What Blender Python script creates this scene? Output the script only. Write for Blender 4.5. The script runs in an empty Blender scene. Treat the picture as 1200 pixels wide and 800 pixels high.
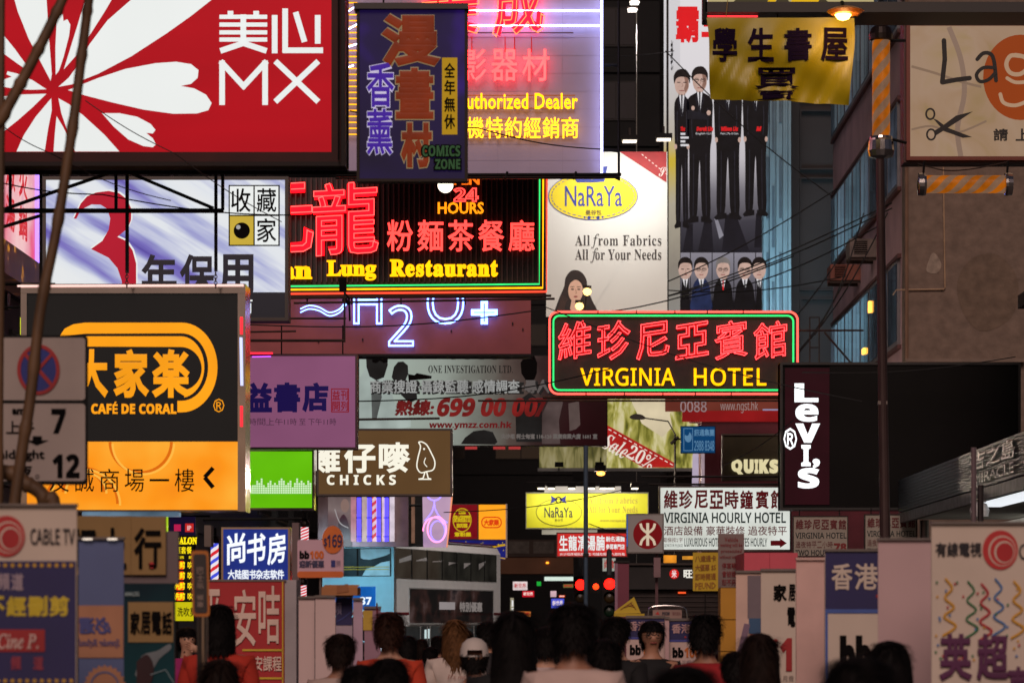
import bpy, math, random
import numpy as np
from mathutils import Vector, Matrix, noise
from mathutils.geometry import tessellate_polygon

# ------------------------------------------------------------------ camera, sky, sun, exposure
scene = bpy.context.scene
COL = scene.collection
R = math.radians
F = 3400.0          # focal length in photo pixels (1200 wide)
VX, VY = 640.0, 725.0   # where the street vanishes in the photograph
EYE = 1.65
cam = bpy.data.cameras.new('camera')
cam.sensor_width = 36.0
cam.lens = 36.0 * F / 1200.0
cam.shift_x = (600 - VX) / 1200.0
cam.shift_y = (VY - 400) / 1200.0
cam.clip_start, cam.clip_end = 0.1, 3000
cam.dof.use_dof = True
cam.dof.focus_distance = 38.0
cam.dof.aperture_fstop = 5.0
cam_ob = bpy.data.objects.new('camera', cam)
cam_ob.location = (0, 0, EYE)
cam_ob.rotation_euler = (R(90), 0, 0)
COL.objects.link(cam_ob)
scene.camera = cam_ob

SUN_DIR = Vector((0.06, 1.0, -0.62)).normalized()      # the way the city glow falls down the street
elev = math.asin(-SUN_DIR.z)
world = bpy.data.worlds.new('World')
scene.world = world
world.use_nodes = True
wn = world.node_tree
bg = wn.nodes['Background']
sky = wn.nodes.new('ShaderNodeTexSky')
sky.sky_type = 'NISHITA'
sky.sun_disc = False
sky.sun_elevation = elev
sky.sun_rotation = math.atan2(-SUN_DIR.x, -SUN_DIR.y)
tint = wn.nodes.new('ShaderNodeMix'); tint.data_type = 'RGBA'; tint.blend_type = 'MULTIPLY'
tint.inputs[0].default_value = 1.0
tint.inputs[7].default_value = (1.0, 0.68, 0.62, 1)
wn.links.new(sky.outputs[0], tint.inputs[6])
wn.links.new(tint.outputs[2], bg.inputs[0])
bg.inputs[1].default_value = 0.020
sun = bpy.data.lights.new('sun', 'SUN')
sun.energy = 1.35
sun.angle = R(28)
sun.color = (1.0, 0.76, 0.67)
sun_ob = bpy.data.objects.new('sun', sun)
sun_ob.rotation_euler = SUN_DIR.to_track_quat('-Z', 'Y').to_euler()
sun_ob.location = (0, -5, 30)
COL.objects.link(sun_ob)
vs = scene.view_settings
vs.view_transform = 'Standard'
vs.look = 'None'
vs.exposure = 0.0
vs.gamma = 1.0
vs.use_curve_mapping = False
scene.cycles.use_denoising = True
scene.cycles.max_bounces = 6
scene.cycles.sample_clamp_indirect = 4.0

# ------------------------------------------------------------------ materials
def lin(c):
    return tuple(((v / 255) / 12.92 if v / 255 <= 0.04045 else ((v / 255 + 0.055) / 1.055) ** 2.4) for v in c)
MATS = {}
def _ramp(nt, c, var, scale, detail=4.0, stretch=None):
    """a colour that wanders round c: procedural noise"""
    tc = nt.nodes.new('ShaderNodeTexCoord')
    nz = nt.nodes.new('ShaderNodeTexNoise')
    nz.inputs['Scale'].default_value = scale
    nz.inputs['Detail'].default_value = detail
    if stretch:
        mp = nt.nodes.new('ShaderNodeMapping'); mp.inputs['Scale'].default_value = stretch
        nt.links.new(tc.outputs['Object'], mp.inputs[0]); nt.links.new(mp.outputs[0], nz.inputs['Vector'])
    else:
        nt.links.new(tc.outputs['Object'], nz.inputs['Vector'])
    rp = nt.nodes.new('ShaderNodeValToRGB')
    rp.color_ramp.elements[0].position = 0.3; rp.color_ramp.elements[1].position = 0.7
    rp.color_ramp.elements[0].color = (*[max(0, v * (1 - var)) for v in c], 1)
    rp.color_ramp.elements[1].color = (*[v * (1 + var) for v in c], 1)
    nt.links.new(nz.outputs['Fac'], rp.inputs[0])
    return rp, nz
def P(c, rough=0.6, metal=0.0, var=0.15, scale=3.0, bump=0.0, stretch=None, spec=0.5, wood=False):
    key = ('P', tuple(c), rough, metal, var, scale, bump, stretch, spec)
    if key in MATS: return MATS[key]
    m = bpy.data.materials.new('paint_%d' % len(MATS)); m.use_nodes = True
    nt = m.node_tree; b = nt.nodes['Principled BSDF']
    rp, nz = _ramp(nt, lin(c), var, scale, 5.0, stretch)
    nt.links.new(rp.outputs[0], b.inputs['Base Color'])
    b.inputs['Roughness'].default_value = rough
    b.inputs['Metallic'].default_value = metal
    b.inputs['Specular IOR Level'].default_value = spec
    if bump:
        bp = nt.nodes.new('ShaderNodeBump'); bp.inputs['Strength'].default_value = bump; bp.inputs['Distance'].default_value = 0.05
        nt.links.new(nz.outputs['Fac'], bp.inputs['Height']); nt.links.new(bp.outputs[0], b.inputs['Normal'])
    MATS[key] = m
    return m
def E(c, k=1.0, var=0.05, scale=1.5, gloss=True, stretch=None):
    """a lit face: c is the colour it gives off, k how strongly"""
    key = ('E', tuple(c), k, var, scale, gloss, stretch)
    if key in MATS: return MATS[key]
    m = bpy.data.materials.new('lit_%d' % len(MATS)); m.use_nodes = True
    nt = m.node_tree; b = nt.nodes['Principled BSDF']
    rp, nz = _ramp(nt, lin(c), var, scale, 2.0, stretch)
    nt.links.new(rp.outputs[0], b.inputs['Emission Color'])
    b.inputs['Emission Strength'].default_value = k
    b.inputs['Base Color'].default_value = (*[v * 0.08 for v in lin(c)], 1)
    b.inputs['Roughness'].default_value = 0.35
    b.inputs['Specular IOR Level'].default_value = 0.15 if gloss else 0.0
    MATS[key] = m
    return m
def EMIX(cols, scale, k=1.0, stretch=None, rot=0.0, detail=3.0, pos=None, distort=0.0):
    """a printed, backlit picture: several ink colours in a noise pattern"""
    m = bpy.data.materials.new('print_%d' % len(bpy.data.materials)); m.use_nodes = True
    nt = m.node_tree; b = nt.nodes['Principled BSDF']
    tc = nt.nodes.new('ShaderNodeTexCoord'); mp = nt.nodes.new('ShaderNodeMapping')
    mp.inputs['Rotation'].default_value = (0, rot, 0)
    mp2 = nt.nodes.new('ShaderNodeMapping')
    if stretch: mp2.inputs['Scale'].default_value = stretch
    nz = nt.nodes.new('ShaderNodeTexNoise'); nz.inputs['Scale'].default_value = scale; nz.inputs['Detail'].default_value = detail
    nz.inputs['Distortion'].default_value = distort
    rp = nt.nodes.new('ShaderNodeValToRGB')
    n = len(cols)
    for i, c in enumerate(cols):
        p = pos[i] if pos else 0.3 + 0.4 * i / (n - 1)
        if i < 2: e = rp.color_ramp.elements[i]; e.position = p
        else: e = rp.color_ramp.elements.new(p)
        e.color = (*lin(c), 1)
    nt.links.new(tc.outputs['Object'], mp.inputs[0]); nt.links.new(mp.outputs[0], mp2.inputs[0]); nt.links.new(mp2.outputs[0], nz.inputs['Vector'])
    nt.links.new(nz.outputs['Fac'], rp.inputs[0])
    nt.links.new(rp.outputs[0], b.inputs['Emission Color'])
    b.inputs['Emission Strength'].default_value = k
    b.inputs['Base Color'].default_value = (0.015, 0.015, 0.015, 1)
    b.inputs['Roughness'].default_value = 0.4
    b.inputs['Specular IOR Level'].default_value = 0.12
    return m
def EGRAD(cols, k=1.0, axis='X', noise_amt=0.25, scale=2.0, extra=None):
    """a printed sheet whose inks change from one edge to the other (Generated coordinates of its own mesh)"""
    m = bpy.data.materials.new('sheet_%d' % len(bpy.data.materials)); m.use_nodes = True
    nt = m.node_tree; b = nt.nodes['Principled BSDF']
    tc = nt.nodes.new('ShaderNodeTexCoord'); sp = nt.nodes.new('ShaderNodeSeparateXYZ')
    nt.links.new(tc.outputs['Generated'], sp.inputs[0])
    nz = nt.nodes.new('ShaderNodeTexNoise'); nz.inputs['Scale'].default_value = scale; nz.inputs['Detail'].default_value = 5
    nt.links.new(tc.outputs['Object'], nz.inputs['Vector'])
    ad = nt.nodes.new('ShaderNodeMath'); ad.operation = 'MULTIPLY_ADD'
    nt.links.new(nz.outputs['Fac'], ad.inputs[0]); ad.inputs[1].default_value = noise_amt; nt.links.new(sp.outputs[axis], ad.inputs[2])
    sb = nt.nodes.new('ShaderNodeMath'); sb.operation = 'SUBTRACT'; nt.links.new(ad.outputs[0], sb.inputs[0]); sb.inputs[1].default_value = noise_amt / 2
    rp = nt.nodes.new('ShaderNodeValToRGB')
    for i, (p, c) in enumerate(cols):
        if i < 2: e = rp.color_ramp.elements[i]; e.position = p
        else: e = rp.color_ramp.elements.new(p)
        e.color = (*lin(c), 1)
    nt.links.new(sb.outputs[0], rp.inputs[0])
    if k: nt.links.new(rp.outputs[0], b.inputs['Emission Color']); b.inputs['Base Color'].default_value = (0.012, 0.012, 0.012, 1)
    else: nt.links.new(rp.outputs[0], b.inputs['Base Color'])
    b.inputs['Emission Strength'].default_value = k
    b.inputs['Roughness'].default_value = 0.4
    b.inputs['Specular IOR Level'].default_value = 0.12
    return m
def GLASS(c, rough=0.08, k=0.0, ec=(0, 0, 0)):
    key = ('G', tuple(c), rough, k, tuple(ec))
    if key in MATS: return MATS[key]
    m = bpy.data.materials.new('glass_%d' % len(MATS)); m.use_nodes = True
    nt = m.node_tree; b = nt.nodes['Principled BSDF']
    rp, nz = _ramp(nt, lin(c), 0.3, 1.2)
    nt.links.new(rp.outputs[0], b.inputs['Base Color'])
    b.inputs['Roughness'].default_value = rough
    b.inputs['Specular IOR Level'].default_value = 0.9
    if k:
        r2, _ = _ramp(nt, lin(ec), 0.8, 0.9, 3.0)
        nt.links.new(r2.outputs[0], b.inputs['Emission Color']); b.inputs['Emission Strength'].default_value = k
    MATS[key] = m
    return m

BLACK = P((11, 10, 10), 0.6, var=0.3, spec=.2)
DARK = P((24, 20, 19), 0.6, var=0.3, spec=.3)
BROWN = P((46, 25, 20), 0.55, var=0.3, spec=.3)
RUST = P((46, 29, 23), 0.75, var=0.4, scale=8)
STEEL = P((120, 112, 108), 0.35, 0.8, var=0.2)
CHROME = P((190, 185, 182), 0.14, 1.0, var=0.1)
INK = P((16, 14, 15), 0.9, var=0.1, spec=0.1)
CABLE = P((14, 13, 13), 0.7)
WHITE = P((225, 220, 214), 0.6, var=0.04)
RED_NEON = E((255, 8, 18), 5.0, 0.1, 6, False)
PINK_NEON = E((255, 70, 66), 3.6, 0.1, 6, False)
YEL_NEON = E((255, 172, 10), 2.0, 0.1, 6, False)
GRN_NEON = E((52, 235, 120), 1.5, 0.1, 6, False)
BLU_NEON = E((100, 140, 255), 8.0, 0.1, 6, False)
WHT_NEON = E((190, 198, 255), 8.5, 0.1, 6, False)
ORG_NEON = E((255, 110, 20), 1.6, 0.1, 6, False)

# ------------------------------------------------------------------ mesh collecting
class MB:
    def __init__(s): s.v, s.f, s.n = [], [], 0
    def add(s, v, f):
        v = np.asarray(v, dtype=float).reshape(-1, 3)
        s.v.append(v); s.f.extend([tuple(i + s.n for i in q) for q in f]); s.n += len(v)
    def box(s, a, b):
        x0, x1 = sorted((a[0], b[0])); y0, y1 = sorted((a[1], b[1])); z0, z1 = sorted((a[2], b[2]))
        s.add([(x0, y0, z0), (x1, y0, z0), (x1, y1, z0), (x0, y1, z0), (x0, y0, z1), (x1, y0, z1), (x1, y1, z1), (x0, y1, z1)],
              [(0, 3, 2, 1), (4, 5, 6, 7), (0, 1, 5, 4), (1, 2, 6, 5), (2, 3, 7, 6), (3, 0, 4, 7)])
    def tube(s, pts, r, n=8, caps=True):
        pts = [Vector(p) for p in pts]
        rs = r if isinstance(r, (list, tuple)) else [r] * len(pts)
        vs_, fs = [], []
        prev = None
        for i, p in enumerate(pts):
            d = (pts[min(i + 1, len(pts) - 1)] - pts[max(i - 1, 0)])
            if d.length < 1e-9: d = Vector((0, 0, 1))
            d.normalize()
            a = prev if prev is not None else (Vector((0, 1, 0)) if abs(d.y) < 0.9 else Vector((1, 0, 0)))
            a = (a - d * a.dot(d)).normalized(); prev = a
            b = d.cross(a)
            for k in range(n):
                t = 2 * math.pi * k / n
                vs_.append(p + (a * math.cos(t) + b * math.sin(t)) * rs[i])
        for i in range(len(pts) - 1):
            for k in range(n):
                k2 = (k + 1) % n
                fs.append((i * n + k, i * n + k2, (i + 1) * n + k2, (i + 1) * n + k))
        if caps:
            fs.append(tuple(range(n - 1, -1, -1))); fs.append(tuple((len(pts) - 1) * n + k for k in range(n)))
        s.add([tuple(v) for v in vs_], fs)
    def lathe(s, prof, n=20, axis='z', at=(0, 0, 0)):
        vs_, fs = [], []
        for r, h in prof:
            for k in range(n):
                t = 2 * math.pi * k / n
                c, d = r * math.cos(t), r * math.sin(t)
                p = {'z': (c, d, h), 'x': (h, c, d), 'y': (c, h, d)}[axis]
                vs_.append((p[0] + at[0], p[1] + at[1], p[2] + at[2]))
        for i in range(len(prof) - 1):
            for k in range(n):
                k2 = (k + 1) % n
                fs.append((i * n + k, i * n + k2, (i + 1) * n + k2, (i + 1) * n + k))
        fs.append(tuple(range(n))); fs.append(tuple((len(prof) - 1) * n + k for k in range(n)))
        s.add(vs_, fs)
    def build(s, name, mat, parent=None, smooth=False):
        me = bpy.data.meshes.new(name)
        me.from_pydata(np.concatenate(s.v).tolist() if s.v else [], [], s.f)
        if smooth: me.shade_smooth()
        if mat: me.materials.append(mat)
        o = bpy.data.objects.new(name, me); COL.objects.link(o)
        if parent: o.parent = parent
        return o
def tag(o, label=None, cat=None, group=None, kind=None):
    if label: o['label'] = label
    if cat: o['category'] = cat
    if group: o['group'] = group
    if kind: o['kind'] = kind
    return o
def empty(name, loc, label, cat, group=None, rot=0.0, scale=1.0):
    o = bpy.data.objects.new(name, None); o.location = loc; o.rotation_euler = (0, 0, rot); o.scale = (scale,) * 3
    o.empty_display_size = 0.2
    COL.objects.link(o)
    return tag(o, label, cat, group)
def W(px, py, Y):
    return Vector(((px - VX) * Y / F, Y, EYE + (VY - py) * Y / F))
def catmull(pts, n=6, closed=False):
    pts = [Vector(p) for p in pts]; out = []
    N = len(pts)
    for i in range(N if closed else N - 1):
        p0, p1, p2, p3 = (pts[(i - 1) % N] if closed or i else pts[0], pts[i], pts[(i + 1) % N],
                          pts[(i + 2) % N] if closed or i + 2 < N else pts[-1])
        for k in range(n):
            t = k / n
            out.append(0.5 * ((2 * p1) + (p2 - p0) * t + (2 * p0 - 5 * p1 + 4 * p2 - p3) * t * t + (3 * p1 - p0 - 3 * p2 + p3) * t ** 3))
    if not closed: out.append(pts[-1])
    return [tuple(p) for p in out]

def mathfont(s, up, lo, dig=None):
    r = ''
    for ch in s:
        if 'A' <= ch <= 'Z': r += chr(up + ord(ch) - 65)
        elif 'a' <= ch <= 'z':
            c = lo + ord(ch) - 97
            r += chr(0x210e if c == 0x1d455 else c)
        elif dig and '0' <= ch <= '9': r += chr(dig + ord(ch) - 48)
        else: r += ch
    return r
STY = {'n': lambda s: s,
       'serif': lambda s: mathfont(s, 0x1d400, 0x1d41a, 0x1d7ce),
       'ital': lambda s: mathfont(s, 0x1d434, 0x1d44e),
       'boldital': lambda s: mathfont(s, 0x1d468, 0x1d482),
       'script': lambda s: mathfont(s, 0x1d4d0, 0x1d4ea),
       'sans': lambda s: mathfont(s, 0x1d5d4, 0x1d5ee, 0x1d7ec),
       'thin': lambda s: mathfont(s, 0x1d5a0, 0x1d5ba, 0x1d7e2),
       'sansital': lambda s: mathfont(s, 0x1d63c, 0x1d656, 0x1d7ec)}
def glyphs(s, bevel=0.0, fill=True, style='n', spacing=1.0, res=3, off=0.0):
    """lettering as vertices and faces, about one unit high"""
    cu = bpy.data.curves.new('t', 'FONT')
    cu.body = STY[style](s); cu.size = 1.0; cu.resolution_u = res
    cu.fill_mode = 'FRONT' if fill else 'NONE'
    cu.bevel_depth = bevel; cu.bevel_resolution = 1 if fill else 2
    cu.space_character = spacing; cu.offset = off
    o = bpy.data.objects.new('t', cu)
    me = bpy.data.meshes.new_from_object(o)
    n = len(me.vertices)
    v = np.zeros(n * 3); me.vertices.foreach_get('co', v); v = v.reshape(-1, 3)
    f = [tuple(p.vertices) for p in me.polygons]
    bpy.data.objects.remove(o); bpy.data.curves.remove(cu); bpy.data.meshes.remove(me)
    return v, f

# ------------------------------------------------------------------ a sign or other thing drawn in photo pixels on its own plane
KEYN = [0]
def newkey():
    KEYN[0] += 1; return 'k%d' % KEYN[0]
class T:
    ctx = ''
    """a thing standing at distance Y; its drawing coordinates are photo pixels on that plane, turned to metres.
    d is how far (metres) a piece stands out towards the street."""
    def __init__(s, name, label, cat, Y, x0, y0, x1, y1, group=None, rot=0.0):
        s.Y, s.k = Y, Y / F
        s.x0, s.y0, s.x1, s.y1 = x0, y0, x1, y1
        s.cx, s.cy = (x0 + x1) / 2, y1
        s.root = empty(name, W(s.cx, s.cy, Y), label, cat, group, rot)
        s.parts = {}
    def p(s, x, y, d=0.0): return ((x - s.cx) * s.k, -d, (s.cy - y) * s.k)
    def mb(s, part, mat, key=''):
        q = (part, mat.name, key + s.ctx)
        if q not in s.parts: s.parts[q] = (MB(), mat)
        return s.parts[q][0]
    def box(s, part, mat, x0, y0, x1, y1, d1=0.0, d0=-0.1, key=''):
        s.mb(part, mat, key).box(s.p(x0, y1, d1), s.p(x1, y0, d0))
    def poly(s, part, mat, pts, d=0.006, holes=(), key=''):
        loops = [[Vector((x, y, 0)) for x, y in L] for L in [pts, *holes]]
        flat = [(v.x, v.y) for L in loops for v in L]
        tris = tessellate_polygon(loops)
        out = []
        for t in tris:
            a, b, c = (flat[i] for i in t)
            cr = (b[0] - a[0]) * (c[1] - a[1]) - (b[1] - a[1]) * (c[0] - a[0])
            out.append(tuple(t) if cr < 0 else tuple(reversed(t)))
        s.mb(part, mat, key).add([s.p(x, y, d) for x, y in flat], out)
    def rect(s, part, mat, x0, y0, x1, y1, d=0.006, key=''):
        s.poly(part, mat, [(x0, y0), (x1, y0), (x1, y1), (x0, y1)], d, key=key)
    def ell(s, part, mat, cx, cy, rx, ry=None, d=0.006, inner=None, n=40, key=''):
        ry = ry or rx
        L = [(cx + rx * math.cos(2 * math.pi * i / n), cy + ry * math.sin(2 * math.pi * i / n)) for i in range(n)]
        if inner is None: return s.poly(part, mat, L, d, key=key)
        V = [s.p(*q, d) for q in L] + [s.p(cx + (rx - inner) * math.cos(2 * math.pi * i / n), cy + (ry - inner) * math.sin(2 * math.pi * i / n), d) for i in range(n)]
        s.mb(part, mat, key).add(V, [(i, i + n, (i + 1) % n + n, (i + 1) % n) for i in range(n)])
    def line(s, part, mat, pts, w, d=0.006, round_=False, key=''):
        m = s.mb(part, mat, key)
        n = 0
        for (xa, ya), (xb, yb) in zip(pts[:-1], pts[1:]):
            L = math.hypot(xb - xa, yb - ya) or 1e-6
            nx, ny = -(yb - ya) / L * w / 2, (xb - xa) / L * w / 2
            dd = d + 0.0004 * (n % 5); n += 1
            m.add([s.p(xa - nx, ya - ny, dd), s.p(xb - nx, yb - ny, dd), s.p(xb + nx, yb + ny, dd), s.p(xa + nx, ya + ny, dd)], [(0, 3, 2, 1)])
        if round_:
            for i, (x, y) in enumerate(pts):
                s.ell(part, mat, x, y, w / 2, d=d + 0.0022 + 0.0003 * (i % 3), n=10, key=key)
    def tube(s, part, mat, pts, r, d=0.03, n=6, key=''):
        s.mb(part, mat, key).tube([s.p(q[0], q[1], q[2] if len(q) > 2 else d) for q in pts], r * s.k, n)
    def bars(s, part, mat, pts, w, d=0.006, key='', ext=0.3):
        for (a, b) in zip(pts[:-1], pts[1:]):
            L = math.hypot(b[0] - a[0], b[1] - a[1]); ux, uy = (b[0] - a[0]) / L * w * ext, (b[1] - a[1]) / L * w * ext
            s.line(part, mat, [(a[0] - ux, a[1] - uy), (b[0] + ux, b[1] + uy)], w, d, key=key); d += 0.0006
    def text(s, part, mat, body, x0, y0, x1, y1, d=0.008, bold=0.0, style='n', spacing=1.0, res=2, shear=0.0, slant=0.0,
             tube=0.0, mirror=False, thick=0.002, key='', rot=0.0):
        key = key or newkey()
        h = y1 - y0
        v, f = glyphs(body, (tube or bold) / h * 0.85, not tube, style, spacing, res)
        if len(v) == 0: return
        if shear: v[:, 0] += shear * v[:, 1]
        if slant: v[:, 1] += slant * v[:, 0]
        a, b = v.min(0), v.max(0)
        u = (v[:, 0] - a[0]) / max(b[0] - a[0], 1e-6)
        w = (v[:, 1] - a[1]) / max(b[1] - a[1], 1e-6)
        if mirror: u = 1 - u; f = [tuple(reversed(q)) for q in f]
        X = x0 + u * (x1 - x0); Yp = y1 - w * h
        if rot:
            cx, cy = (x0 + x1) / 2, (y0 + y1) / 2
            c, sn = math.cos(rot), math.sin(rot)
            X, Yp = cx + (X - cx) * c - (Yp - cy) * sn, cy + (X - cx) * sn + (Yp - cy) * c
        zz = v[:, 2]
        if tube: D = d + zz * h * s.k
        else:
            D = d + (zz - zz.min()) / max(zz.max() - zz.min(), 1e-6) * thick if bold else np.full(len(v), d)
        V = np.stack([(X - s.cx) * s.k, -D, (s.cy - Yp) * s.k], 1)
        s.mb(part, mat, key).add(V, f)
    def chars(s, part, mat, body, x0, y0, x1, y1, gap=0.12, vertical=False, **kw):
        n = len(body); kw['key'] = kw.get('key') or newkey()
        if vertical:
            st = (y1 - y0) / n
            for i, ch in enumerate(body): s.text(part, mat, ch, x0, y0 + i * st + st * gap / 2, x1, y0 + (i + 1) * st - st * gap / 2, **kw)
        else:
            st = (x1 - x0) / n
            for i, ch in enumerate(body):
                if ch == '一': s.text(part, mat, ch, x0 + i * st + st * gap / 2, (y0 + y1) / 2 - st * .05, x0 + (i + 1) * st - st * gap / 2, (y0 + y1) / 2 + st * .04, **kw)
                elif ch != ' ': s.text(part, mat, ch, x0 + i * st + st * gap / 2, y0, x0 + (i + 1) * st - st * gap / 2, y1, **kw)
    def frame(s, part, mat, x0, y0, x1, y1, w, d1=0.02, d0=-0.12, key=''):
        s.box(part, mat, x0, y0, x1, y0 + w, d1, d0, key); s.box(part, mat, x0, y1 - w, x1, y1, d1, d0, key)
        s.box(part, mat, x0, y0 + w, x0 + w, y1 - w, d1, d0, key); s.box(part, mat, x1 - w, y0 + w, x1, y1 - w, d1, d0, key)
    def cabinet(s, face, x0, y0, x1, y1, frame_mat=None, w=3.0, thick=0.22, back=None):
        """a sign box: body, lit face, rim"""
        s.box('cabinet', back or DARK, x0 + 0.4, y0 + 0.4, x1 - 0.4, y1 - 0.4, -0.012, -thick)
        s.box('sign_face', face, x0 + w, y0 + w, x1 - w, y1 - w, 0.0, -0.01)
        s.frame('rim', frame_mat or BROWN, x0, y0, x1, y1, w, 0.014, -thick + 0.02)
    def rod(s, part, mat, pts, r, key=''):
        """a bar given in pixels at this distance; a third number moves it towards the street"""
        s.tube(part, mat, pts, r, 0.0, 6, key)
    def done(s, smooth=()):
        for (part, _, _), (m, mat) in s.parts.items():
            m.build(part, mat, s.root, part in smooth)
        return s.root
def roundrect(x0, y0, x1, y1, r, n=6):
    out = []
    for cx, cy, a0 in ((x1 - r, y0 + r, -90), (x1 - r, y1 - r, 0), (x0 + r, y1 - r, 90), (x0 + r, y0 + r, 180)):
        for i in range(n + 1):
            a = R(a0 + 90 * i / n); out.append((cx + r * math.cos(a), cy + r * math.sin(a)))
    return out

# ================================================================== THE SETTING
def struct(name, mat, boxes):
    m = MB()
    for a, b in boxes: m.box(a, b)
    return tag(m.build(name, mat), kind='structure')
struct('ground', P((58, 54, 52), 0.9, var=0.3, scale=2, bump=0.2), [((-400, -60, -0.3), (400, 900, -0.02))])
struct('road', P((46, 44, 43), 0.75, var=0.35, scale=1.5, bump=0.3), [((-5.5, -30, -0.1), (6.0, 230, 0.0))])
struct('pavement_left', P((92, 86, 82), 0.8, var=0.25, scale=2), [((-9, -30, -0.1), (-5.5, 230, 0.13))])
struct('pavement_right', P((92, 86, 82), 0.8, var=0.25, scale=2), [((6.0, -30, -0.1), (9.0, 230, 0.13))])
mk = MB()
for i in range(36):
    mk.box((0.2, -20 + i * 6, 0.002), (0.34, -17 + i * 6, 0.006))
tag(mk.build('road_marking', P((180, 176, 165), 0.8)), kind='structure')

def building(name, label, x0, x1, y0, y1, z1, wallm, facing, storeys=(), wins=0, pane=None, cat='building'):
    """a block with a parapet, string courses and window bays on one face"""
    r = empty(name, ((x0 + x1) / 2, (y0 + y1) / 2, 0), label, cat)
    ox, oy = (x0 + x1) / 2, (y0 + y1) / 2
    m = MB(); m.box((x0 - ox, y0 - oy, -0.2), (x1 - ox, y1 - oy, z1)); m.build('wall', wallm, r)
    m = MB(); m.box((x0 - ox - 0.2, y0 - oy - 0.2, z1 + 0.003), (x1 - ox + 0.2, y1 - oy + 0.2, z1 + 0.6)); m.build('parapet', wallm, r)
    for zs in storeys:
        m = MB(); m.box((x0 - ox - 0.12, y0 - oy - 0.12, zs - 0.15), (x1 - ox + 0.12, y1 - oy + 0.12, zs + 0.1)); m.build('ledge', wallm, r)
        for i in range(wins):
            if facing == 'front':
                wx = x0 + (x1 - x0) * (i + 0.5) / wins - ox; hw = (x1 - x0) / wins * 0.32
                f, g = MB(), MB()
                f.box((wx - hw, y0 - oy - 0.06, zs + 0.9), (wx + hw, y0 - oy + 0.02, zs + 2.5))
                g.box((wx - hw + 0.08, y0 - oy - 0.075, zs + 0.98), (wx - 0.03, y0 - oy - 0.02, zs + 2.42))
                g.box((wx + 0.03, y0 - oy - 0.075, zs + 0.98), (wx + hw - 0.08, y0 - oy - 0.02, zs + 2.42))
            else:
                sx = x1 if facing == 'right' else x0; q = 1 if facing == 'right' else -1
                wy = y0 + (y1 - y0) * (i + 0.5) / wins - oy; hw = (y1 - y0) / wins * 0.32
                f, g = MB(), MB()
                f.box((sx - ox - 0.02 * q, wy - hw, zs + 0.9), (sx - ox + 0.06 * q, wy + hw, zs + 2.5))
                g.box((sx - ox + 0.02 * q, wy - hw + 0.08, zs + 0.98), (sx - ox + 0.075 * q, wy - 0.03, zs + 2.42))
                g.box((sx - ox + 0.02 * q, wy + 0.03, zs + 0.98), (sx - ox + 0.075 * q, wy + hw - 0.08, zs + 2.42))
            fo = f.build('window', DARK, r); g.build('pane', pane or GLASS((20, 22, 26)), fo)
    return r
W_DARK = P((30, 25, 23), 0.85, var=0.35, scale=1.2, bump=0.2)
W_BLACK = P((13, 11, 11), 0.85, var=0.3, scale=1.2)
W_PURP = P((88, 66, 78), 0.85, var=0.3, scale=1.0, bump=0.2)
building('tenement_building', 'dark purple tenement side wall behind the tilted pink sign at far left', -20, -9, 42, 70, 26, W_PURP, 'right', (4, 7.2, 10.4, 13.6), 5)
building('tenement_building', 'tall dark tenement on the left behind the blue and purple tube sign', -20, -9, 71, 120, 34, W_DARK, 'right', (4, 7.2, 10.4, 13.6), 8)
building('tenement_building', 'black tenement in the distance left of the traffic lights, behind the bus', -24, -8, 128, 180, 40, W_BLACK, 'right', (4, 7.2, 10.4), 8)
building('office_block', 'black tower filling the far end of the street above the footbridge', -22, 30, 205, 235, 70, W_BLACK, 'front', (12, 16, 20, 24, 28, 32), 9, GLASS((16, 17, 20)))
building('office_block', 'dark slab block behind the corner poster tower and the pale fabric billboard', 1.5, 9.5, 118, 160, 44, P((15, 14, 15), 0.9, var=0.5, scale=.5), 'front', (21, 24, 27), 3)
building('shop_building', 'maroon shop block behind the white time hotel sign and the cream surf shop letters', 3.75, 8.8, 70, 71.8, 6.5, P((92, 34, 44), 0.8, var=0.3, scale=1.5), 'front', (), 0)

# --- right side: the blue lit facade, the grey recessed facade, the pink facade with windows, the blank end wall
t = T('office_facade', 'narrow pale blue lit facade with pilasters right of the poster of suited men', 'building', 97, 893, -60, 926, 725)
BLUEW = P((150, 178, 190), 0.7, var=0.08, scale=1.5)
t.box('wall', BLUEW, 889, -60, 926, 767, 0, -9)
for i, x in enumerate((894, 901.5, 909, 917, 923)):
    t.box('pilaster', BLUEW, x, -60, x + (2.2 if i % 2 else 3.2), 740, 0.28, -0.02, key=str(i))
for j in range(7):
    for i, x in enumerate((897.6, 904, 912.5)):
        yy = -40 + j * 112 + (34 if i == 1 else 0)
        t.box('window', P((96, 120, 134), 0.3, var=0.2), x, yy, x + 3.6, yy + 72, 0.06, -0.02, key='%d%d' % (i, j))
t.done()
L = bpy.data.lights.new('facade_light', 'AREA'); L.energy = 150; L.size = 3; L.spread = R(130); L.color = (.52, .84, 1.0)  # added stand-in lamp, no fixture, washes the facade in cool blue
o = bpy.data.objects.new('facade_light', L); o.parent = t.root; o.location = (-0.1, -5.0, 9.5); o.rotation_euler = (R(112), 0, 0); COL.objects.link(o)
t = T('grey_building', 'grey rendered building with large recessed wall panels between the blue facade and the pink one', 'building', 100, 926, -60, 1000, 725)
GREYW = P((74, 69, 69), 0.85, var=0.12, scale=0.6, bump=0.15)
t.box('wall', GREYW, 926, -60, 1010, 780, 0, -9)
for j, (ya, yb) in enumerate(((-40, 118), (130, 200), (209, 341), (350, 470), (480, 600))):
    t.frame('moulding', GREYW, 937, ya, 1000, yb, 1.6, 0.22, -0.02, key=str(j))
t.box('pilaster', GREYW, 926.3, -60, 930, 770, 0.4, -0.02)
t.done()

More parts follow.
